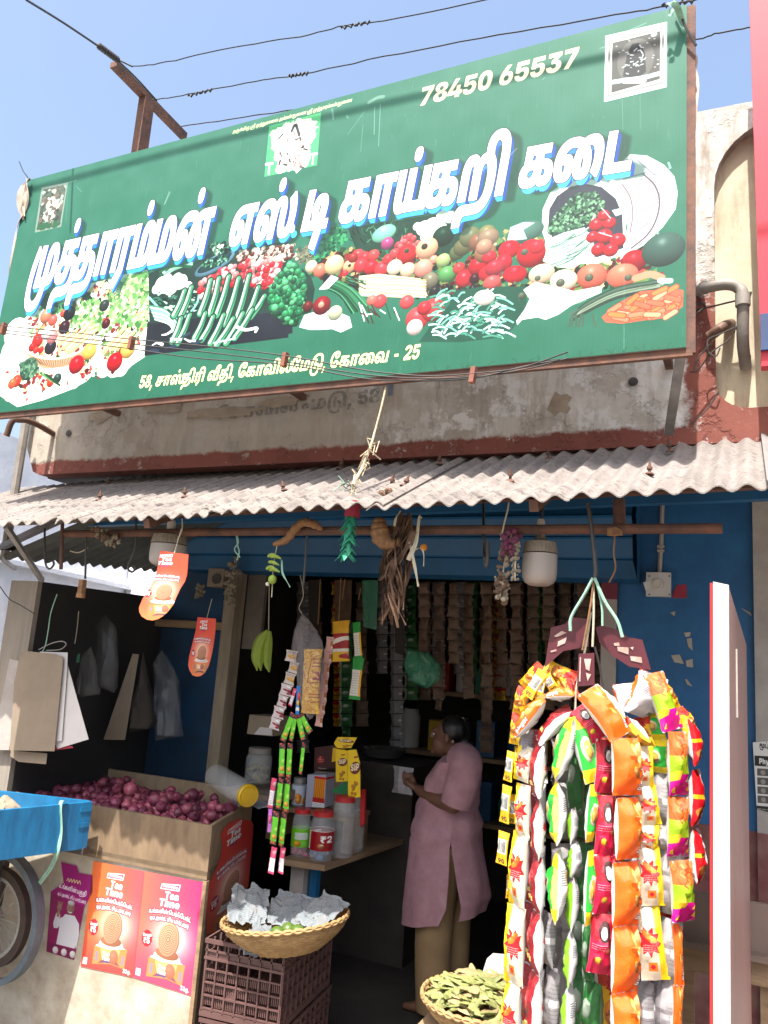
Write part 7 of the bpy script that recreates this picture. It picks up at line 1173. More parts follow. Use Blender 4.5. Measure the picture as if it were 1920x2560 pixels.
for layer in range(2):
 for i in range(25):
  for j in range(14):
   u,v=(i+.5*(j%2)+R.uniform(-.2,.2)+layer*.4)/25,(j+.5+R.uniform(-.25,.25))/14;p=FL.lerp(FR,u).lerp(BL.lerp(BR,u),v)
   if not (.04<u<.965 and .06<v<.93) or p.x<-3.42 or (layer and (u<.25 or R.random()<.8 or v<.2 or v>.85)) or cnt>298:continue
   h=.035*math.sin(math.pi*v)+.03*math.sin(math.pi*min(1,u*1.1))+.05*layer+R.uniform(-.012,.012);s_=R.choice((.52,.6,.66,.72,.78,.85,1.0));cnt+=1
   tag(obj('onion',oms[R.randrange(4)],None,(p.x,p.y,ZR-.075+h),(R.uniform(-1.4,1.4),R.uniform(-1.4,1.4),R.uniform(0,6.28)),s_),'red onion heaped in the wooden bin','onion','red onions heaped in the wooden bin')
def jar(cx,yb,yt,r,cr,Z,label,lidm='red_plastic',lab=None,lab_z=(.2,.6),fill=None,fill_h=.25,axis=None,Y=None,name='plastic_jar',group='jars on the counter',lid_h=.16):
 c=at(*cr(cx,yb),Z=Z) if Y is None else at(*cr(cx,yb),Y=Y);tp=at(*cr(cx,yt),Y=c.y);H=tp.z-c.z;rr_=abs(at(*cr(cx+r,yb),Y=c.y).x-c.x)*.93;t=thing(name,label,'jar',c,group);z=lambda f:c.z+f*H;O=(c.x,c.y,0)
 m=MB();m.lathe([(0,z(.0)+.003),(rr_*.9,z(.0)+.002),(rr_,z(.05)),(rr_,z(.34)),(rr_*.97,z(.36)),(rr_,z(.38)),(rr_,z(.7)),(rr_*.93,z(.78)),(rr_*.8,z(1-lid_h))],O,26);part('body',m,M['clear_plastic'],t)
 m=MB();m.lathe([(rr_*.86,z(1-lid_h)),(rr_*.87,z(.985)),(rr_*.8,z(1)),(0,z(1))],O,26);part('lid',m,M[lidm],t)
 if lab:m=MB();a=rad(200);m.lathe([(rr_*1.012,z(lab_z[0])),(rr_*1.012,z(lab_z[1]))],O,30,uv=True);o=part('label',m,img_mat('label_'+lab,small_art(lab),.4),t)
 if fill:
  m=MB()
  for k in range(26):q=R.random()**.5*rr_*.72;a=R.uniform(0,6.28);m.ball((c.x+q*math.cos(a),c.y+q*math.sin(a),z(.04)+R.random()*fill_h*H),(.022,.016,.012),6,4,rot=Matrix.Rotation(R.uniform(0,3),3,'X')@Matrix.Rotation(R.uniform(0,3),3,'Z'))
  part('sweets',m,fill,t,kind='stuff')
 return t
ta=at(*cB(1390,200),Y=3.66);tb=at(*cB(1600,330),Y=3.45);t=thing('plastic_jar','empty clear jar with yellow lid lying on the onion bin corner','jar',ta);m=MB();L=(tb-ta).length;m.lathe([(0,0),(.05,.002),(.062,.02),(.062,L*.8),(.05,L*.92),(.045,L)],ta,22,axis=tb-ta);part('body',m,M['clear_plastic'],t);m=MB();m.lathe([(.055,L),(.056,L+.018),(.05,L+.026),(.04,L+.022),(.038,L+.028),(0,L+.028)],ta,22,axis=tb-ta);part('lid',m,M['yellow_plastic'],t)
def crumple(name,c,sx,sy,hz,m,label,cat,rot=0,n=12,group=None,seed=0,rough=1.0):
 mb=MB();ca,sa=math.cos(rot),math.sin(rot)
 def fn(u,v):
  x,y=(u-.5)*sx,(v-.5)*sy;q=Vector((u*3.1*rough+seed,v*3.3*rough,seed));d=mnoise.noise(q)*.7+abs(mnoise.noise(q*1.7))*.7;return (c[0]+x*ca-y*sa+.02*mnoise.noise(q*2),c[1]+x*sa+y*ca,c[2]+hz(u-.5,v-.5)+d*.034)
 mb.grid(fn,n*2,n*2);return solo(name,mb,m,label,cat,group)
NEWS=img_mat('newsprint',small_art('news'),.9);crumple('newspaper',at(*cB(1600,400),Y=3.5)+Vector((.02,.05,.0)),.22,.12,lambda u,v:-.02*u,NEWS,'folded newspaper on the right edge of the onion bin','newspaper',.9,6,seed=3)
# ---------------------------------------------------------------- push cart, left
zc=at(*cB(600,375),Y=2.97).z;A,B=at(*cB(600,375),Z=zc),at(*cB(-60,436),Z=zc);Fa=at(*cB(592,372),Z=zc);bb=at(*cB(575,680),Y=A.y).z;B=A+(B-A)*2;dirc=(B-A).normalized();nC=Vector((dirc.y,-dirc.x,0));nC=nC if nC.y<0 else -nC
t=thing('push_cart','bright blue wooden push cart with strap at the left edge','cart',(A.x-.2,A.y,0));far=A-nC*.04;C0=at(*cB(0,305),Z=zc)
m=MB();A2=A+dirc*-.004;m.hexa([V(A,bb),V(B,bb),V(B,bb,-nC*.022),V(A,bb,-nC*.022),V(A,zc),V(B,zc),V(B,zc,-nC*.022),V(A,zc,-nC*.022)]);part('side_board',m,M['cart_blue'],t,smooth=False)
dF=(C0-A).normalized();nq=Vector((-dF.y,dF.x,0));D0=A+dF*1.5;m=MB();o=nq*.02 if nq.y>0 else -nq*.02;S0=A-nC*.024+dF*.01;m.hexa([V(S0,bb),V(D0,bb),V(D0,bb,o),V(S0,bb,o),V(S0,zc-.002),V(D0,zc-.002),V(D0,zc-.002,o),V(S0,zc-.002,o)]);part('back_board',m,M['cart_blue'],t,smooth=False)
m=MB();m.add([V(A,bb+.01,-nC*.022),V(B,bb+.01,-nC*.022),V(B+dF*1.6,bb+.01),V(A+dF*1.6,bb+.01)],[(0,1,2,3)]);part('deck',m,M['wood'],t,smooth=False)
for zz,L in ((zc-.03,.055),(zc-.1,.055)):m=MB();p=A+nC*.004+dirc*.002;m.hexa([V(p,zz-.011),V(p+dirc*L,zz-.011),V(p+dirc*L,zz-.011,-nC*.003),V(p,zz-.011,-nC*.003),V(p,zz+.011),V(p+dirc*L,zz+.011),V(p+dirc*L,zz+.011,-nC*.003),V(p,zz+.011,-nC*.003)]);part('bracket_plate',m,M['cart_blue'],t,smooth=False)
sp=on_plane(*cB(390,400),A+nC*.006,nC);q=[sp+Vector((0,.04,.012)),sp+Vector((0,0,.012)),on_plane(*cB(395,560),A+nC*.008,nC),on_plane(*cB(375,690),A+nC*.008,nC)];ribbon(q+[at(*cB(330,800),Y=q[-1].y+.03),at(*cB(255,905),Y=q[-1].y+.05)],.026,'green_twine',parent=t,name='strap',tw=.15)
Yw=2.92;wc=at(*cB(-40,1120),Y=Yw);R_=abs(at(*cB(290,1120),Y=Yw).x-wc.x)*.93
def ring(r0,r1,wd,y,m,name,a0=0,a1=6.2832,n=48):
 mb=MB();mb.grid(lambda u,v:(wc.x+(r0,r1,r1,r0,r0)[int(round(v*4))]*math.cos(a0+(a1-a0)*u),y+(0,0,wd,wd,0)[int(round(v*4))],wc.z+(r0,r1,r1,r0,r0)[int(round(v*4))]*math.sin(a0+(a1-a0)*u)),n,4,uv=False);part(name,mb,m,t)
ring(R_*.9,R_,.05,Yw-.02,mat('mudguard',(.12,.155,.19),(.07,.085,.1),9,.6),'mudguard');ring(R_*.62,R_*.74,.035,Yw-.012,mat('tyre',(.07,.045,.035),(.04,.03,.026),20,.9),'tyre');ring(R_*.56,R_*.62,.025,Yw-.008,M['steel'],'rim');mb=MB()
for k in range(20):a=k*.3142;mb.bar((wc.x,Yw,wc.z),(wc.x+R_*.58*math.cos(a),Yw+.004,wc.z+R_*.58*math.sin(a)),.003,.003)
mb.lathe([(.03,-.03),(.03,.03)],(wc.x,Yw,wc.z),12,axis=(0,1,0));part('spokes',mb,M['steel'],t);m=MB();m.bar((wc.x,Yw-.03,wc.z),(wc.x+.02,Yw-.03,bb),.03,.02);m.bar((wc.x-.02,Yw+.03,wc.z),(wc.x,Yw+.03,bb),.03,.02);part('fork',m,M['darkmetal'],t,smooth=False);m=MB();m.bar((wc.x,Yw+.02,bb-.002),(A.x,A.y+.0,bb-.01),.04,.03);part('chassis',m,M['darkmetal'],t,smooth=False)
crumple('paper_bag',at(*cB(40,400),Z=zc-.02),.18,.13,lambda u,v:.03-.3*(u*u+v*v),M['cardboard'],'crumpled sunlit paper on the blue cart','paper',.4,8,seed=8)
# ---------------------------------------------------------------- crates and baskets
def crate():
 t=thing('plastic_crate','maroon plastic crate under the wicker basket','crate',(0,0,0),'stacked maroon crates');W_,D_,H_=.36,.56,.3;m=MB();wl=.006
 for z,h,o in ((H_-.008,.016,.008),(H_-.045,.008,.004),(H_-.075,.01,.006),(.012,.024,.004)):
  m.box((-o,-o,z-h/2),(W_+o,0.001,z+h/2));m.box((-o,D_,z-h/2),(W_+o,D_+o,z+h/2));m.box((-o,.001,z-h/2),(0,D_,z+h/2));m.box((W_,.001,z-h/2),(W_+o,D_,z+h/2))
 part('rims',m,M['crate'],t,smooth=False)
 for face in range(4):
  n=7 if face<2 else 10;L=W_ if face<2 else D_;m=MB();pt=lambda s_,d:(s_,d,0) if face==0 else ((s_,D_-d,0) if face==1 else ((d,s_,0) if face==2 else (W_-d,s_,0)))
  def bx(s0,s1,d0,d1,z0,z1):a,b=pt(s0,d0),pt(s1,d1);m.box((min(a[0],b[0]),min(a[1],b[1]),z0),(max(a[0],b[0]),max(a[1],b[1]),z1))
  for i in range(n+1):s_=i*(L-.006)/n;bx(s_,s_+.006,-.004,.008,.02,H_-.01)
  for r_ in range(4):z=.03+r_*.05;bx(.006,L-.006,-.003,.006,z-.003,z+.003)
  for i in range(n*6):
   if i%6:s_=i*L/(n*6);[bx(s_-.0022,s_+.0022,.006,.009,.03+r_*.05+.012,.03+r_*.05+.05) for r_ in range(3)]
  bx(.006,L-.006,.004,.009,H_-.07,H_-.05)
  if face==3:bx(.01,L-.01,.009,.012,.03,H_-.08)
  part('side_wall',m,M['crate'],t,smooth=False)
 m=MB();m.box((.002,.002,.001),(W_-.002,D_-.002,.008));part('base',m,M['crate'],t,smooth=False);return t
cr_=crate();crp=at(712,2385,Y=3.06);cr_.location=(crp.x-.36,3.02,crp.z-.3);cr_.rotation_euler=(0,0,rad(7));k_=copy_tree(cr_);k_.location=(crp.x-.355,3.025,crp.z-.608);k_['label']='second maroon crate carrying the upper one';m=MB();m.box((crp.x-.4,3.0,0),(crp.x+.05,3.6,crp.z-.61));solo('wooden_block',m,M['wood'],'low wooden block under the crates','block',smooth=False)
def basket(c,rx,ry,h,tilt,label,yaw=0):
 t=thing('wicker_basket',label,'basket',c,None,(tilt[0],tilt[1],yaw));m=MB();nu,nv=96,22
 def fn(u,v):
  a=2*math.pi*u;f=.55+.45*math.sin(v*1.57);wv=.004*math.sin(24*a+(math.pi if int(v*nv)%2 else 0));return ((rx*f+wv)*math.cos(a),(ry*f+wv)*math.sin(a),h*v)
 m.grid(fn,nu,nv,uv=False);m.grid(lambda u,v:tuple(np.array(fn(1-u,v))*(.975,.975,1)),nu,nv,uv=False);obj('weave',m.mesh('weave',M['wicker']),t);m=MB()
 for k in range(2):m.tube([((rx+.006)*math.cos(a),(ry+.006)*math.sin(a),h+.006*math.sin(a*20+k*3.14)) for a in [2*math.pi*i/120 for i in range(121)]],.007,6)
 obj('rim',m.mesh('rim',M['wicker']),t);m=MB();m.add([(0,0,.004)]+[(rx*.56*math.cos(a*.2618),ry*.56*math.sin(a*.2618),.004) for a in range(24)],[(0,i+1,(i+1)%24+1) for i in range(24)]);obj('bottom',m.mesh('bottom',M['wicker']),t);return t
bc=at(722,2304,Y=3.14);BZ=bc.z-.105;basket((bc.x,bc.y,BZ),.27,.225,.12,(rad(0),rad(-9)),'shallow wicker basket with newspaper and green fruit on the crate',rad(8))
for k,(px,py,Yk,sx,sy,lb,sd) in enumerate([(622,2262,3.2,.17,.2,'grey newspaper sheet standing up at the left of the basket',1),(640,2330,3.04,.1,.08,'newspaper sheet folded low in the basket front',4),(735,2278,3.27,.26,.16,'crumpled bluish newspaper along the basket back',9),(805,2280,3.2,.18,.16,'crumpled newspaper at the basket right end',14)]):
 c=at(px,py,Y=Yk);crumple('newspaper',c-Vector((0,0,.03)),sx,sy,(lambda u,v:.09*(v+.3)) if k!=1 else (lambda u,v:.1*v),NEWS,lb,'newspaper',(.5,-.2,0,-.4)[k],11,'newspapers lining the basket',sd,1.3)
for k,(x,y,Yk) in enumerate([(242,1228,3.0),(312,1204,3.04),(372,1218,3.02)]):solo('green_fruit',MB().ball(at(*cD(x,y),Y=Yk),(.031,.031,.028),18,12),mat('green_mango',(.1,.16,.025),(.06,.11,.02),9,.4,.002,60),['left green fruit in the newspaper lined basket','middle and highest green fruit in the basket','right green fruit in the newspaper lined basket'][k],'fruit','green fruit in the basket')
bc=at(*cD(1560,1650),Z=.76);basket((bc.x,bc.y,.66),.2,.19,.1,(0,0),'wicker basket heaped with flat bean pods at the bottom edge');crumple('cloth',(bc.x-.05,bc.y+.16,.775),.3,.1,lambda u,v:-.02-.25*u*u,M['white_card'],'white cloth over the back rim of the bean basket','cloth',.1,10,seed=2);m=MB();m.box((bc.x-.2,bc.y-.18,0),(bc.x+.2,bc.y+.18,.658));solo('wooden_box',m,M['wood'],'wooden box standing under the bean basket','box',smooth=False)
cs=at(*cD(1640,1420),Y=bc.y+.2);m=MB();m.add([at(*cD(*p),Y=bc.y+.2) for p in [(1570,1485),(1600,1390),(1640,1355),(1760,1365),(1760,1500)]],[(0,1,2,3,4)]);solo('card_sheet',m,M['white_card'],'pale card sheet leaning behind the bean basket','card')
bms=[]
for k in range(5):
 mb=MB();mb.grid(lambda u,v:((u-.5)*.085,.0135*math.sin(math.pi*u)**.6*math.cos(2*math.pi*v)+.012*math.sin(math.pi*u)*(.3+.2*k),.0045*math.sin(math.pi*u)**.5*math.sin(2*math.pi*v)+.0014*math.sin(u*22)*math.sin(2*math.pi*v)),14,8,uv=False);bms.append(mb.mesh('bean',[mat('bean_pod',(.28,.29,.1),(.15,.17,.055),30,.6,.002,120,rnd=.5),mat('bean_pod_brown',(.4,.29,.14),(.26,.17,.08),30,.7,.002,120,rnd=.5)][k%3==2]))
for k in range(250):
 q=R.random()**.5;a=R.uniform(0,6.28);tag(obj('bean_pod',bms[k%5],None,(bc.x+.175*q*math.cos(a),bc.y+.165*q*math.sin(a),.755+.06*(1-q*q)+R.uniform(-.012,.014)),(R.uniform(-.5,.5),R.uniform(-.4,.4),R.uniform(0,6.28)),R.uniform(.8,1.25)),'flat pale green bean pod heaped in the basket','bean','bean pods heaped in the basket')

 # ---------------------------------------------------------------- counter and what stands on it
ZC=.82;cc=at(*cD(550,785),Z=ZC);cl=at(*cD(255,742),Z=ZC);ck=at(*cD(1110,600),Z=ZC);t=thing('counter','wooden counter board on a blue leg carrying the jars','counter',(cc.x,cc.y,0));bl=cl+(ck-cc);m=MB();m.hexa([V(cl,ZC-.03),V(cc,ZC-.03),V(ck,ZC-.03),V(bl,ZC-.03),V(cl,ZC),V(cc,ZC),V(ck,ZC),V(bl,ZC)]);part('board',m,M['wood'],t,smooth=False)
lx=at(*cD(492,800),Y=cc.y+.12);m=MB();m.box((lx.x-.022,cc.y+.1,.1),(lx.x+.022,cc.y+.14,ZC-.031));part('leg',m,M['cart_blue'],t,smooth=False);m=MB();m.box((cl.x+.02,cl.y+.1,.1),(cl.x+.1,cl.y+.16,ZC-.031));part('leg',m,M['plaster_grey'],t,smooth=False)
sweet=mat('sweet_blue',(.02,.16,.45),(.5,.5,.55),20,.4);sweet2=mat('sweet_red',(.5,.05,.12),(.6,.3,.35),20,.4)
jar(520,2110,1706,96,cJ,ZC,'red lidded jar with the dark red label reading 2',lab='cent2',lab_z=(.22,.62),fill=sweet,lid_h=.11);jar(352,2080,1690,74,cJ,ZC,'red lidded jar with the lime green label',lab='limelabel',lab_z=(.22,.6),fill=sweet2,lid_h=.1)
jar(690,2085,1588,92,cJ,ZC,'large empty jar with red lid behind the labelled jars',lid_h=.09);jar(808,2040,1600,60,cJ,ZC,'narrow empty jar at the right end of the jars','clear_plastic')
sh=at(*cJ(480,1690),Y=4.2);t=thing('jar_shelf','small plank shelf behind the jars','shelf',(sh.x,4.2,ZC));m=MB();m.box((sh.x-.28,4.12,sh.z-.03),(sh.x+.26,4.4,sh.z-.005));part('plank',m,M['wood'],t,smooth=False)
for dx in (-.26,.24):m=MB();m.box((sh.x+dx-.02,4.14,ZC),(sh.x+dx+.02,4.38,sh.z-.031));part('support',m,M['wood'],t,smooth=False)
ZS=sh.z-.004
jar(340,1682,1440,56,cJ,ZS,'short jar with orange fruit label on the shelf','steel',lab='oranges',lab_z=(.1,.75),Y=4.2)
def pbox(name,label,cat,pts,cr,Y,th,m,group=None):return solo(name,plate([at(*cr(*p),Y=Y) for p in pts],th),m,label,cat,group,smooth=False)
pbox('biscuit_box','red topped box of orange sticks on the shelf','box',[(400,1684),(420,1420),(572,1422),(558,1690)],cJ,4.17,.12,img_mat('sticks_print',small_art('sticks'),.4));pbox('display_box','dark brown display box above the sticks','box',[(470,1395),(478,1200),(650,1180),(650,1360)],cJ,4.26,.12,img_mat('brown_print',small_art('brownbox'),.45))
m=MB();m.box((sh.x-.06,4.27,ZS),(sh.x+.2,4.37,at(*cJ(500,1390),Y=4.27).z));solo('carton',m,M['cardboard'],'plain carton supporting the brown display box','box',smooth=False)
SLP=img_mat('slip_print',small_art('slip'),.45);t=thing('yellow_carton','tall yellow carton with red oval lettering and an open flap','box',at(*cJ(750,1610),Y=4.1));part('front',plate([at(*cJ(*p),Y=4.1) for p in [(748,1614),(748,1222),(815,1215),(846,1330),(848,1604)]],.004),SLP,t,smooth=False);part('side',plate([at(*cJ(*p),Y=4.15) for p in [(650,1480),(648,1210),(746,1225),(746,1475)]],.004),SLP,t,smooth=False);part('flap',plate([at(*cJ(*p),Y=4.12) for p in [(660,1205),(632,1165),(665,1115),(822,1118),(772,1205)]],.003),SLP,t,smooth=False);part('green_panel',plate([at(*cJ(*p),Y=4.16) for p in [(600,1560),(740,1470),(746,1580)]],.003),mat('carton_green',(.02,.22,.07)),t,smooth=False)
pbox('red_sign_card','upright red panel at the right end of the jars','panel',[(846,1850),(850,1545),(884,1540),(880,1820)],cJ,4.15,.02,M['red_plastic'])
pp=at(*cD(80,300),Y=3.95);m=MB();m.box((pp.x-.16,3.86,pp.z-.05),(pp.x+.16,4.3,pp.z));solo('ledge_box',m,M['cardboard'],'brown ledge box behind the yellow lidded jar','box',smooth=False)
jar(110,250,20,78,cD,0,'big clear jar with grey lid on the ledge box','pvc',Y=4.0,fill=mat('sweet_mix',(.3,.25,.1),(.1,.1,.1),25),fill_h=.4)
pbox('carton','long brown carton with white label on the big jar','box',[(45,1645),(62,1520),(218,1535),(210,1660)],cC,3.93,.16,M['cardboard']);pbox('label_card','white label on the brown carton side','label',[(90,1648),(130,1600),(205,1610),(205,1655)],cC,3.928,.001,M['white_card'])
# ---------------------------------------------------------------- packets
def pillow(seed,nu=18,nv=14):
 mb=MB()
 def fn(u,v):
  b=min(1,math.sin(math.pi*min(1,max(0,(v-.06)/.88))))**.55 if .06<v<.94 else 0;a=2*math.pi*u;wr=mnoise.noise((math.cos(a)*3+seed,math.sin(a)*2,v*7));e=1-b
  return (.5*(1-.16*b)*math.cos(a)*(1+.05*wr),.5*b*math.copysign(abs(math.sin(a))**.8,math.sin(a))*(1+.3*wr+.12*math.sin(v*23+5*math.cos(a)+seed)*math.sin(a*5+seed))+.12*e*math.sin(math.cos(a)*14+seed)*(1 if b else .3)+.05*wr,v-1+.012*math.sin(a*9)*(v in (0,1)))
 mb.grid(fn,nu,nv);return mb
_pk={}
def pmesh(kind,art,k):
 if (kind,k) not in _pk:_pk[kind,k]=pillow(k*3.7+len(_pk)).mesh('packet',img_mat('pack_'+kind,art(kind),.2,.7,.006,38),sharp=50)
 return _pk[kind,k]
def packet(par,a,b,wd,kind,spin,art=chip_art,th=.62,name='packet'):
 """a filled packet from its top seal a to its bottom seal b, turned by spin about its length"""
 d=(b-a);L=d.length;z=-d.normalized();fw=Vector((0,-1,0));x=z.cross(fw).normalized()*-1;y=z.cross(x)
 rot=Matrix((x,y,z)).transposed().to_4x4()@Matrix.Rotation(rad(-spin),4,'Z');o=obj(name,pmesh(kind,art,R.randrange(2)),par,a-par.location);o.rotation_euler=rot.to_euler();o.scale=(wd,wd*th,L);return o
def strip(label,kind,Y,segs,spin,group='snack packet strips on the hook',art=chip_art,name='snack_strip',cat='snack strip',th=.7,cord=None):
 t=None;px=.3255/1960*Y
 for cr,x0,y0,x1,y1,wd,*k in segs:
  a,b=at(*cr(x0,y0),Y=Y),at(*cr(x1,y1),Y=Y+(k[1] if len(k)>1 else 0))
  if t is None:t=thing(name,label,cat,a,group)
  packet(t,a,b,wd*px*(1.2 if art is chip_art else 1.12)*(.3073/.3255 if cr is cJ else 1),k[0] if k and k[0] else kind,spin+R.uniform(-12,12),art,th)
 return t
def run(cr,pts,wd):return [(cr,a[0],a[1]+4,b[0],b[1]+6,wd) for a,b in zip(pts,pts[1:])]
g1,g2=cG,cG2
strip('strip of tiny yellow packets at the far left of the garland','little',2.62,run(g1,[(150,730),(118,955)],75)+run(g1,[(118,990),(92,1275)],80)+[(g1,95,1350,70,1600,85)],30,th=.3)
strip('second strip of tiny yellow packets tucked behind the first','little',2.66,run(g1,[(205,690),(195,890)],60)+run(g1,[(170,1060),(150,1280)],60)+run(g2,[(140,260),(130,440)],50),-40,th=.3)
strip('yellow edged white packets with red splash at the left','yellow_red',2.6,[(g1,262,690,222,960,130),(g1,245,985,232,1400,130)]+run(g2,[(225,-60),(190,500),(165,1100),(140,1600)],150),34)
strip('arching yellow snack packets at the upper left of the garland','golden',2.64,[(g1,640,190,400,80,120),(g1,400,90,250,250,130),(g1,250,240,205,450,110),(g1,205,440,175,680,90),(g1,640,210,500,260,150)],20)
strip('tiny yellow packets fanned under the upper left arch','little',2.6,[(g1,395,120,270,310,90),(g1,385,160,350,330,70),(g1,410,150,480,260,80)],10,th=.3)
strip('orange and white packets draped from the centre to the left','orange',2.55,[(g1,640,290,410,300,110,None,.0),(g1,410,320,180,600,150,None,.02)],75)
strip('grey silver packets shaded under the orange drape','grey',2.62,[(g1,270,560,250,900,110),(g2,440,560,425,960,130),(g2,470,1000,440,1480,130)],40)
strip('dark red and white packets with a flower left of centre','darkred',2.56,[(g1,600,400,350,650,140),(g1,370,680,335,1080,140),(g1,360,1110,350,1560,130)]+run(g2,[(360,120),(345,550),(335,1020),(315,1560)],135),58)
strip('green and yellow packets pinned as an inverted V at the centre','green',2.51,[(g1,628,465,485,950,170),(g1,500,965,495,1440,170)]+run(g2,[(510,80),(495,620)],165),80)
strip('right arm of green and yellow packets in the inverted V','green',2.52,[(g1,645,465,775,970,150),(g1,780,985,745,1430,95),(g2,760,80,735,660,90)],-70)
strip('lime green and white packets below the centre','lime',2.57,[(g1,625,1170,615,1440,90)]+run(g2,[(640,20),(630,270),(605,690),(595,1110),(570,1600)],115),88)
strip('dark green packets in the shade behind the centre','leaf',2.64,[(g1,650,700,640,1180,130),(g2,735,660,740,1080,85),(g2,780,1080,760,1560,150)],40)
strip('crimson packets with a white drop right of the centre','crimson',2.54,[(g1,650,400,830,640,140),(g1,865,640,850,1050,125),(g1,870,1070,860,1540,125)]+run(g2,[(865,105),(850,560),(815,1020)],140),-35)
strip('bright orange packets with flames in the middle right','orange',2.5,[(g1,730,260,1000,620,190),(g1,1030,630,1040,1070,210),(g1,1045,1085,1045,1560,205)]+run(g2,[(1030,160),(1030,650),(1020,1160),(1030,1620)],205),-48)
strip('white packets with yellow edge and red splash right of the orange ones','yellow_mirror',2.57,[(g1,1170,690,1180,1000,110),(g1,1180,1000,1225,1300,130),(g1,1215,1290,1195,1500,120)]+run(g2,[(1190,0),(1240,500)],150)+run(g2,[(1180,490),(1260,1070)],160),-20)
strip('yellow packets draped over the orange ones to the right','golden',2.57,[(g1,770,240,1010,500,150),(g1,1010,490,1190,690,150)],60);strip('brown shaded packets at the bottom right of the orange ones','grey',2.62,[(g2,1180,1060,1160,1560,150),(g2,1260,1040,1250,1500,90)],60)
strip('big silver and orange packet bundle at the upper right','orange',2.6,[(g1,1250,140,1110,460,230),(g1,1020,210,1060,420,180)],130);strip('golden and green packets hanging in the right hollow','green',2.63,[(g1,1150,470,1190,700,110,'golden'),(g1,1260,430,1275,640,110),(g1,1290,640,1300,900,120),(g1,1310,900,1300,1320,150,'grey')],20)
strip('grey packets showing their dull backs at the right','grey',2.6,[(g1,1300,1300,1330,1500,150)]+run(g2,[(1375,40),(1350,560)],160)+run(g2,[(1370,600),(1350,1100),(1345,1600)],150),15)
strip('magenta and lime noodle snack packets at the right','magenta',2.58,[(g1,1235,130,1390,570,150),(g1,1420,580,1430,1070,150),(g1,1430,1080,1420,1540,150)]+run(g2,[(1450,150),(1470,620)],160)+[(g2,1420,640,1440,1120,60,'orange'),(g2,1430,1110,1420,1500,60,'orange')],-45)
strip('red and white packets at the far right edge','redwhite',2.64,[(g1,1250,190,1420,420,130,'golden'),(g1,1420,400,1540,640,140,'golden'),(g1,1520,480,1570,840,130),(g1,1565,870,1560,1300,130)]+run(g2,[(1560,-90),(1590,320)],130),-75)
for k,(x,kd,lb) in enumerate([(330,'darkred','shaded dark red packets filling the gap behind the left strips'),(560,'grey','shaded grey packets behind the green centre strip'),(720,'leaf','shaded green packets behind the crimson strip'),(930,'golden','shaded golden packets behind the orange strip'),(1130,'grey','shaded grey packets right of the orange strip'),(1290,'golden','shaded golden packets at the back right')]):
 strip(lb,kd,2.74,run(g1,[(x,560+70*(k%2)),(x,960),(x-5,1400)],170)+run(g2,[(x-8,20),(x-14,480),(x-18,960),(x-22,1560)],170),25*(-1)**k)
HK=at(*cE(655,565),Y=2.56)
for k,(pts,mt,lb) in enumerate([([(650,565),(600,660),(525,790),(520,870)],'green_twine','green tape to the left maroon card'),([(660,565),(720,700),(790,810),(820,905)],'green_twine','green tape to the right maroon card'),([(655,570),(640,700),(615,850),(590,980)],'gourd','orange cord to the small maroon card'),([(652,570),(655,760),(648,960)],'twine','pale cord hanging straight from the hook'),([(665,570),(700,720),(705,840)],'green_twine','short green tape behind the cards'),([(640,760),(600,1000),(555,1200),(548,1370)],'twine','dark tie running down to the packets'),([(660,960),(690,1080),(712,1210)],'cable','blue black cord beside the small card')]):wire('twine',[at(*cE(*p),Y=2.53+.004*k) for p in pts],.005 if k<2 else .0035,lb,'cord','cords holding the snack garlands',mt)
MC=mat('maroon_card',(.1,.018,.028),(.07,.014,.02),6,.4);PC=mat('card_print',(.5,.4,.36),(.35,.2,.16),30,.5)
def hanger(pts,Y,label,prints):
 t=thing('hanger_card',label,'card',at(*cE(*pts[0]),Y=Y),'maroon hanger cards');part('card',plate([at(*cE(*p),Y=Y) for p in pts],.003),MC,t,smooth=False)
 for q in prints:part('print',plate([at(*cE(*p),Y=Y-.003) for p in q],.001),PC,t,smooth=False)
hanger([(372,1080),(408,850),(490,830),(525,790),(625,800),(625,960),(480,985)],2.6,'left maroon hanger card in green tape',[[(425,900),(470,870),(500,880),(440,905)],[(445,960),(450,930),(500,905),(490,940)],[(405,985),(440,975),(440,985),(410,993)]])
hanger([(665,850),(700,835),(810,870),(850,905),(935,920),(985,1095),(860,1075),(760,1010),(690,940)],2.61,'right maroon hanger card with pale stickers',[[(790,960),(855,965),(855,1005),(795,985)],[(865,1015),(930,1020),(935,1055),(870,1040)],[(770,940),(800,935),(805,955),(775,955)],[(865,965),(885,960),(880,980)]])
hanger([(558,1190),(568,1000),(658,996),(660,1180)],2.53,'small framed maroon card in front of the hook',[[(600,1030),(640,1030),(630,1100),(610,1090)],[(610,1110),(640,1120),(620,1160)],[(575,1020),(582,1020),(578,1160),(570,1160)]])
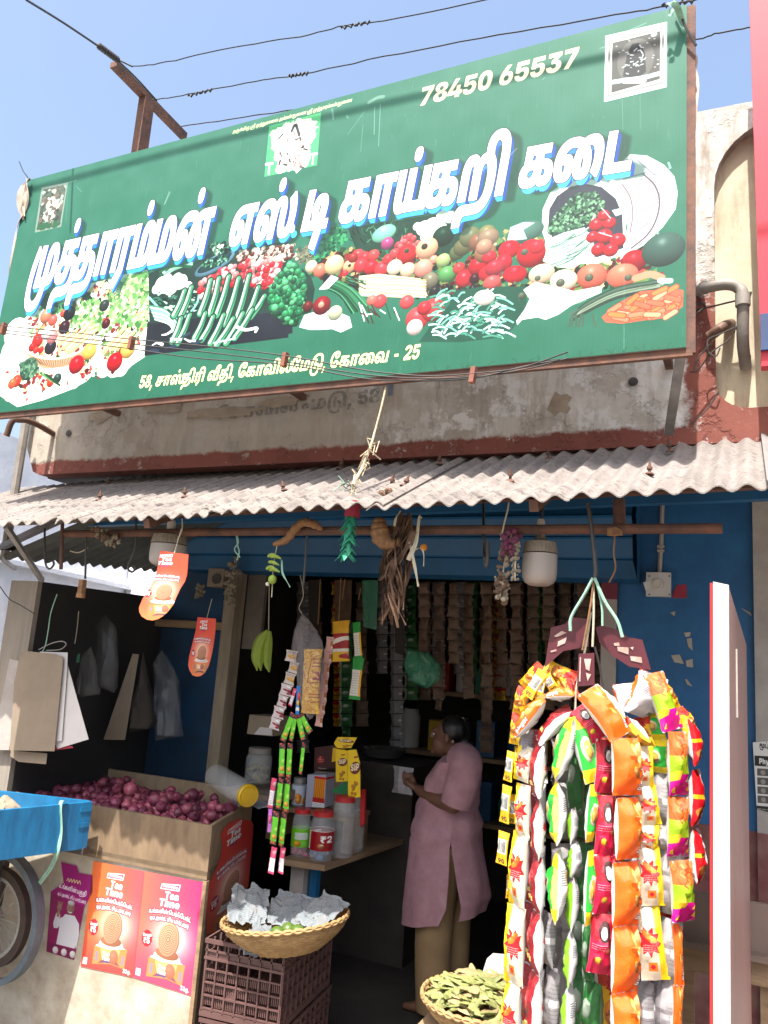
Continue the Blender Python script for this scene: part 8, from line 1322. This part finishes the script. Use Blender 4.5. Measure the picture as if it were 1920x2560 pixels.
# packets by the left post
MB_=lambda lb,kind,Y,segs,spin=15,th=.35:strip(lb,kind,Y,segs,spin,'small packets hanging by the jars',small_art,'sweet_strip','sweet strip',th)
MB_('strip of small square sachets hanging left of the snack bag','sachet',3.3,[(cJ,345-k*30+(0 if k else -50),410+k*92,325-k*30-(45 if not k else 0),500+k*92,112,'sachet' if k<3 else 'sachet_red') for k in range(7)],5,.12)
MB_('pinkish sachet strip hanging right of the snack bag','sachet_pink',3.36,[(cJ,605-k*14,300+k*104,592-k*14,404+k*104,84) for k in range(7)],8,.12)
MB_('bunch of bright green sweet packets fanned at the top','mint',3.12,[(cJ,305,920,215,1150,60),(cJ,325,930,282,1150,56),(cJ,340,930,385,1140,56),(cJ,360,930,445,1080,62),(cJ,345,700,335,930,44,'blue'),(cJ,320,720,275,860,40,'pink')])
MB_('left hanging column of bright green sweet packets','mint',3.1,[(cJ,215,1165,205,1440,62),(cJ,205,1450,178,1700,66),(cJ,165,1720,135,1990,72),(cJ,150,2010,118,2225,62,'pink')]);MB_('right hanging column of bright green sweet packets','mint',3.11,[(cJ,278,1165,262,1450,62),(cJ,258,1450,240,1730,70),(cJ,232,1730,200,2010,78),(cJ,222,2010,198,2225,62,'pink'),(cJ,390,1160,360,1420,48)])
MB_('pink and purple sweet packets behind the green columns','pink',3.15,[(cJ,150,1450,112,1690,56),(cJ,118,1700,108,1890,44,'purple')]);MB_('red and yellow chips packets hanging in the shade','chipsbag',3.7,[(cJ,690,170,690,500,200)],5,.3);MB_('green and yellow tea packets hanging at the right','teabag',3.7,[(cJ,815,180,835,480,84),(cJ,835,470,800,810,100)],5,.2)
t=thing('snack_bag','tall clear bag of yellow ring snacks with a red printed label','snack bag',at(*cJ(450,700),Y=3.28));FRY=img_mat('pack_fryums',small_art('fryums'),.35,.5,.004,60);px=.3073/1960*3.28;o=packet(t,at(*cJ(465,400),Y=3.28),at(*cJ(440,925),Y=3.28),215*px,'fryums',8,small_art,.4,'snacks');bg_=bag([(375,105),(440,180),(520,300),(545,500),(540,700),(500,900),(440,975),(370,860),(345,600),(290,400),(320,260)],cJ,3.28,'grey_film','clear outer film',depth=.06,name='outer_film')
bg_.parent=t;bg_.location=bg_.location-t.location
for k_ in ('label','category','group'):del bg_[k_]
part('string',MB().tube(bez([at(*cJ(*p),Y=3.28) for p in [(372,108),(350,60),(385,-40),(360,-200)]],5),.002,4),M['twine'],t)
t=thing('banana_hand','small hand of unripe yellow green bananas hanging by the post','bananas',at(*cC(180,970),Y=3.6));BN=mat('banana',(.3,.4,.05),(.2,.3,.03),6,.5)
for pts in [[(180,975),(125,1040),(100,1140),(112,1235)],[(185,980),(150,1060),(130,1160),(135,1235)],[(195,980),(185,1080),(178,1180),(190,1245)]]:part('banana',MB().tube(bez([at(*cC(*p),Y=3.6) for p in pts],5),[.008,.012,.017,.02,.022,.023,.024,.024,.024,.023,.023,.021,.018,.013,.008,.004],6),BN,t)
part('string',MB().tube([at(*cC(185,975),Y=3.6),at(*cC(190,640),Y=3.6)],.003,4),M['twine'],t)

# ---------------------------------------------------------------- woman inside the shop
YP=4.3;pw=lambda x,y,d=0:at(*cW(x,y),Y=YP+d)
def woman():
 t=thing('person','woman in a mauve kurta and beige trousers standing inside the shop reading a packet','person',(pw(1000,900).x,YP,.1));b=MB();hd=pw(880,440)
 b.ball(hd+Vector((.012,0,.012)),(.08,.064,.092),20,14);b.ball(hd+Vector((-.03,0,-.05)),(.062,.052,.06),14,10);b.tube([hd+Vector((-.075,0,.03)),hd+Vector((-.098,0,-.012)),hd+Vector((-.086,0,-.022))],[.008,.014,.009],8)
 for z,r in ((-.045,.011),(-.06,.012)):b.ball(hd+Vector((-.082,0,z)),(.012,.024,r*.7),8,6)
 b.ball(hd+Vector((-.078,0,-.088)),.02,8,6);b.ball(hd+Vector((.02,-.07,-.01)),(.017,.01,.028),8,6);b.ball(hd+Vector((.02,.07,-.01)),(.017,.01,.028),8,6);b.ball(hd+Vector((-.06,0,.03)),(.03,.05,.012),10,6)
 nk,hip=pw(990,660),Vector((pw(850,1800).x,YP,.93));b.tube([hd+Vector((.03,0,-.06)),nk+Vector((.01,0,-.03)),nk+Vector((.03,0,-.08))],[.046,.05,.075],14);b.tube([nk+Vector((.02,0,-.07)),pw(960,1000),pw(880,1400),hip],[.09,.125,.13,.14],16,flat=1.15)
 for sd in (-1,1):
  sh,el,wr=pw(1110,800,.15*sd),pw(960 if sd<0 else 900,1390,.2*sd),pw(470,1180,.07*sd+.0);b.tube([pw(1060,780,.06*sd),sh,el],[.07,.062,.046],12);b.ball(el,.047,10,8);b.tube([el,el.lerp(wr,.5)+Vector((0,.01*sd,-.006)),wr],[.046,.042,.027],12)
  d=(pw(300,1040,.05*sd)-wr).normalized();pm_=wr+d*.05;b.tube([wr,pm_,pm_+d*.035],[.026,.036,.03],12,flat=.6)
  for k in range(4):o=pm_+d*.03+Vector((0,0,.026-.017*k));L=(.034,.04,.037,.028)[k];q=o+d*L;b.tube([o,q,q+(d*.4+Vector((0,-sd*.8,0))).normalized()*L*.7],[.0095,.009,.0075],8)
  o=wr+d*.03+Vector((0,0,.025));b.tube([o,o+d*.03+Vector((0,-sd*.012,.018)),o+d*.055+Vector((0,-sd*.02,.012))],[.012,.0105,.009],8)
  kx=hip.x+.01*sd;b.tube([hip+Vector((0,.08*sd,0)),(kx,YP+.09*sd,.5),(kx+.02,YP+.09*sd,.16)],[.095,.062,.04],14);b.tube([(kx+.05,YP+.09*sd,.135),(kx-.05,YP+.09*sd,.13),(kx-.14,YP+.1*sd,.118)],[.034,.036,.018],10,flat=.8)
 o=part('body',b,M['skin'],t);md=o.modifiers.new('join','REMESH');md.mode='VOXEL';md.voxel_size=.0065;md.use_smooth_shade=True;sm=o.modifiers.new('soften','SMOOTH');sm.factor=.5;sm.iterations=3
 dg=bpy.context.evaluated_depsgraph_get();me=bpy.data.meshes.new_from_object(o.evaluated_get(dg));o.modifiers.clear();o.data=me;me.materials.clear();me.materials.append(M['skin'])
 h=MB();h.ball(hd+Vector((.035,0,.035)),(.08,.073,.084),18,12);h.ball(hd+Vector((.105,0,-.03)),(.035,.04,.045),12,8);h.tube([hd+Vector((.12,0,-.02)),hd+Vector((.12,.0,-.16)),hd+Vector((.115,0,-.36))],[.03,.026,.012],8);part('hair',h,M['hair'],t)
 e=MB();e.ball(pw(952,520,-.085),.008,8,6);part('earring',e,M['bulb_dome'],t);e=MB()
 for s_ in (-1,1):e.ball(hd+Vector((-.07,.03*s_,.005)),(.007,.012,.007),8,6)
 part('eyes',e,M['white_card'],t)
 rows=[(cW(870,700),cW(1130,650),.1),(cW(800,770),cW(1270,770),.2),(cW(610,1010),cW(1325,1000),.19),(cW(560,1200),cW(1320,1250),.18),(cW(470,1420),cW(1280,1450),.18),(cW(410,1700),cW(1340,1650),.2),(cD(1118,640),cD(1560,640),.21),(cD(1098,850),cD(1590,850),.22),(cD(1080,1020),cD(1610,1000),.225),(cD(1070,1130),cD(1575,1090),.23)]
 R_=[(at(*a,Y=YP),at(*c,Y=YP),dpt) for a,c,dpt in rows];n=len(R_);sa=rad(-62);k=MB()
 def fn(u,v):
  f=v*(n-1);i=min(int(f),n-2);f-=i;a,c,dp=(R_[i][j].lerp(R_[i+1][j],f) if j<2 else R_[i][2]*(1-f)+R_[i+1][2]*f for j in range(3));gap=max(0,v-.62)*1.25;an=sa+gap/2+u*(6.2832-gap);r_=1+max(0,v-.5)*.07*math.sin(an*9)+.05*mnoise.noise((math.cos(an)*3,v*7,math.sin(an)*2))+.025*math.sin(v*46+3*math.sin(an*2))*(.3<v<.6);x=(a.x+c.x)/2+(c.x-a.x)/2*math.cos(an)*r_;return (x,YP+dp*math.sin(an)*r_,a.z+(c.z-a.z)*(.5+.5*math.cos(an)))
 k.grid(fn,72,54,uv=False);part('kurta',k,M['kurta'],t)
 for sd in (-1,1):k=MB();k.tube(bez([pw(1040,740,.1*sd),pw(1130,830,.17*sd),pw(1060,1150,.2*sd),pw(990,1390 if sd<0 else 1250,.2*sd)],5),[.07,.085,.092,.09,.09,.09,.09,.088,.088,.088,.086,.086,.086,.084,.082,.08],16);part('sleeve',k,M['kurta'],t);k=MB();kx=hip.x+.02*sd;k.tube(bez([hip+Vector((.02,.09*sd,.02)),Vector((kx+.015,YP+.09*sd,.5)),Vector((kx+.03,YP+.09*sd,.13))],6),[.115,.113,.11,.107,.104,.1,.098,.096,.094,.092,.09,.088,.086],16);part('trouser_leg',k,M['pants'],t)
woman()
t=thing('held_packet','pale packet held in the hands of the woman','packet',pw(200,900));packet(t,pw(270,870,-.02),pw(250,1240,-.02),.13,'grey',5,th=.3)
# ---------------------------------------------------------------- hanging stock inside the shop
for k in range(13):
 x=1056+k*40+R.uniform(-6,6);Yk=4.75+.1*(k%2);nn=(8,11,7,10,12,9,12)[k%7];t=thing('sachet_strip','%s brown sachet strip from the left in the dim doorway'%'first second third fourth fifth sixth seventh eighth ninth tenth eleventh twelfth thirteenth'.split()[k],'sachet strip',at(x,1450+9*R.random(),Y=Yk),'sachet strips inside the shop');part('cord',MB().tube([at(x,1430,Y=Yk),at(x,1460+nn*29,Y=Yk)],.002,4),M['cable'],t)
 for j in range(nn):packet(t,at(x+R.uniform(-3,3),1458+j*29,Y=Yk),at(x+R.uniform(-3,3),1485+j*29,Y=Yk),.078+.012*R.random(),'inner',R.uniform(-40,40),lambda kd:Cv(16,16,R.choice([(120,96,80),(140,132,120),(96,80,70)])),.25,'sachet')
for k in range(22):
 x=760+k*38+R.uniform(-9,9);Yk=5.3+.12*(k%3);nn=R.choice((7,9,11,13));t=thing('sachet_strip','strip of small shiny packets hanging deep in the dark shop','sachet strip',at(x,1450,Y=Yk),'packet strips deep in the shop');part('cord',MB().tube([at(x,1425,Y=Yk),at(x,1455+nn*33,Y=Yk)],.002,4),M['cable'],t);kd=R.choice(('grey','golden','leaf','inner','inner'))
 for j in range(nn):packet(t,at(x,1455+j*33,Y=Yk),at(x,1486+j*33,Y=Yk),.11,kd,R.uniform(-30,30),chip_art if kd!='inner' else (lambda q:Cv(16,16,(120,96,80))),.3,'sachet')
for r_ in range(3):
 z=.75+.45*r_;m=MB();m.box((-2.5,5.75,z),(-.6,6.1,z+.03));solo('wall_shelf',m,M['wood'],['lowest plank shelf on the back wall','middle plank shelf on the back wall','top plank shelf on the back wall'][r_],'shelf',smooth=False)
 for k in range(9):
  x=-2.4+k*.2+R.uniform(-.03,.03);h=R.uniform(.16,.3);col=R.choice(['red_plastic','yellow_plastic','white_card','cardboard','shutter_blue','green_paper','steel_tray']);t=thing('stock_item','box or tin of stock on the dark back shelves','box',(x,5.9,z+.031),'stock on the back shelves');m=MB()
  if k%2:m.box((x-.07,5.83,z+.031),(x+.07,5.97,z+.031+h))
  else:m.lathe([(.07,z+.031),(.075,z+.05),(.075,z+h-.03),(.06,z+h),(.06,z+h+.03),(0,z+h+.03)],(x,5.9,0),14)
  part('container',m,M[col],t,smooth=not k%2)
for k,(x0,x1,y1) in enumerate([(770,800,1560),(835,880,1580),(905,945,1575),(985,1015,1640)]):flat('pouch_sheet',[(x0,1450),(x1,1450),(x1-4,y1),(x0+3,y1-8)],lambda x,y:(x,y),4.5+.1*k,['grime','dry_leaf','green_bag','grime'][k],['dark pouch left of the thin rods','brown pouch hanging behind the chips packets','dull green pouch hanging before the dead leaves','narrow dark pouch right of the dead leaves'][k],'pouch')
for k,(x,y0,y1) in enumerate([(795,1448,1560),(846,1446,1575),(856,1448,1500),(896,1470,1500)]):solo('steel_rod',MB().tube([at(x+6,y0,Y=4.4),at(x,y1,Y=4.4)],.004,6),M['wicker'],['leftmost thin rod in the doorway','longest thin pale rod in the doorway','short rod beside the longest one','shortest rod behind the green pouch'][k],'rod')
bag([(1090,1090),(1210,1110),(1290,1200),(1300,1300),(1210,1350),(1100,1300),(1060,1200)],cC,4.6,'green_bag','green plastic bag hanging above the woman');t=thing('steel_vessel','shiny steel vessel in the dark beside the woman','vessel',at(*cD(930,90),Y=4.9));m=MB();m.lathe([(.02,0),(.12,.01),(.15,.06),(.16,.065),(.14,.062),(.1,.02),(0,.015)],at(*cD(930,90),Y=4.9),24);part('bowl',m,M['steel_tray'],t)
m=MB();v0=at(*cD(930,95),Y=4.9);m.box((v0.x-.4,4.7,.1),(v0.x+.3,5.2,v0.z-.005));solo('back_counter',m,M['grime'],'dark counter deep inside the shop under the steel vessel','counter',smooth=False)
# ---------------------------------------------------------------- right side
t=thing('board_sign','tall white edged board with a shade darkened pink side standing by the garlands','board',(-.08,2.34,0));f0,f1,b1=at(1783,1458,Y=2.33),at(1822,1462,Y=2.33),at(1866,1612,Y=3.2);zl,zr=f0.z,f1.z-.005;x0,x1=f0.x,f1.x;dx=b1.x-x1
ft=[(x0,2.33),(x1,2.33),(x1+dx*.12,2.39),(b1.x,3.2),(b1.x-(x1-x0),3.2)];m=MB();m.hexa([(x0-.012,2.335,0),(x1-.012,2.335,0),(b1.x,3.2,0),(b1.x-.05,3.2,0),(x0,2.335,zl),(x1,2.335,zr),(b1.x,3.2,b1.z),(b1.x-.05,3.2,b1.z+.01)]);part('panel',m,mat('shade_pink_board',(.36,.19,.17),(.27,.15,.13),3,.45,stretch=(1,1,.5)),t,smooth=False)  # side coloured darker and redder in place of shade
m=MB();m.hexa([(x0-.012,2.325,0),(x1-.012,2.325,0),(x1-.012,2.333,0),(x0-.012,2.333,0),(x0,2.325,zl+.004),(x1,2.325,zr+.004),(x1,2.333,zr+.004),(x0,2.333,zl+.004)]);part('white_edge',m,mat('worn_white',(.66,.64,.62),(.4,.36,.33),7,.7,.002,50,stretch=(3,3,.6)),t,smooth=False);m=MB();m.hexa([(x0-.02,2.324,0),(x0-.0125,2.324,0),(x0-.0125,2.34,0),(x0-.02,2.34,0),(x0-.008,2.324,zl),(x0-.0005,2.324,zl),(x0-.0005,2.34,zl),(x0-.008,2.34,zl)]);part('red_edge',m,M['red_plastic'],t,smooth=False)
for zz in (1.9,):m=MB();yy=2.62;xx=x1+(b1.x-x1)*(yy-2.335)/.865;m.box((xx-.002,yy-.012,zz-.1),(xx+.003,yy+.012,zz+.1));part('painted_highlight',m,M['plaster_grey'],t,smooth=False)  # pale strip standing in for a highlight on the board side
flat('notice',[(1882,1856),(1960,1850),(1960,2040),(1892,2022)],lambda x,y:(x,y),YW-.036,img_mat('notice_print',small_art('notice'),.8),'printed joint pain clinic notice on the grey pier','notice');Yb=3.25;p=lambda x,y:at(x,y,Y=Yb);t=thing('side_bench','worn wooden bench counter at the right edge with a nailed beam','bench',(.1,Yb,0));a,b,c,d=p(1690,2225),p(1690,2342),p(1690,2358),p(1690,2420)
m=MB();m.box((a.x-.25,Yb+.02,b.z),(.7,Yb+.04,a.z));part('back_board',m,mat('bench_board',(.24,.17,.14),(.18,.13,.11),5,.8),t,smooth=False);m=MB();m.box((a.x-.25,Yb-.03,c.z),(.7,Yb+.06,b.z));part('ledge',m,mat('bench_ledge',(.2,.15,.12)),t,smooth=False);m=MB();m.box((a.x-.25,Yb,d.z),(.7,Yb+.03,c.z-.002));part('beam',m,M['wood'],t,smooth=False)
for x in (1900,1660):m=MB();q=p(x,2440);m.box((q.x,Yb+.031,0),(q.x+.1,Yb+.06,c.z-.002));part('leg',m,M['wood'],t,smooth=False)
for x in (1878,1902):m=MB();m.lathe([(.006,0),(.005,.006)],p(x,2395)+Vector((0,-.001,0)),8,axis=(0,-1,0));part('nail',m,M['rust'],t)
crumple('stone_sack',(-.33,3.15,.16),.36,.4,lambda u,v:.2-.9*(u*u+v*v),mat('grey_sack',(.13,.12,.12),(.08,.075,.075),9,.95),'dark grey sack on the ground behind the garlands','sack',0,12,seed=21);m=MB();m.box((-.5,2.95,0),(-.16,3.35,.15));solo('low_block',m,M['grime'],'low dark block under the grey sack','block',smooth=False)
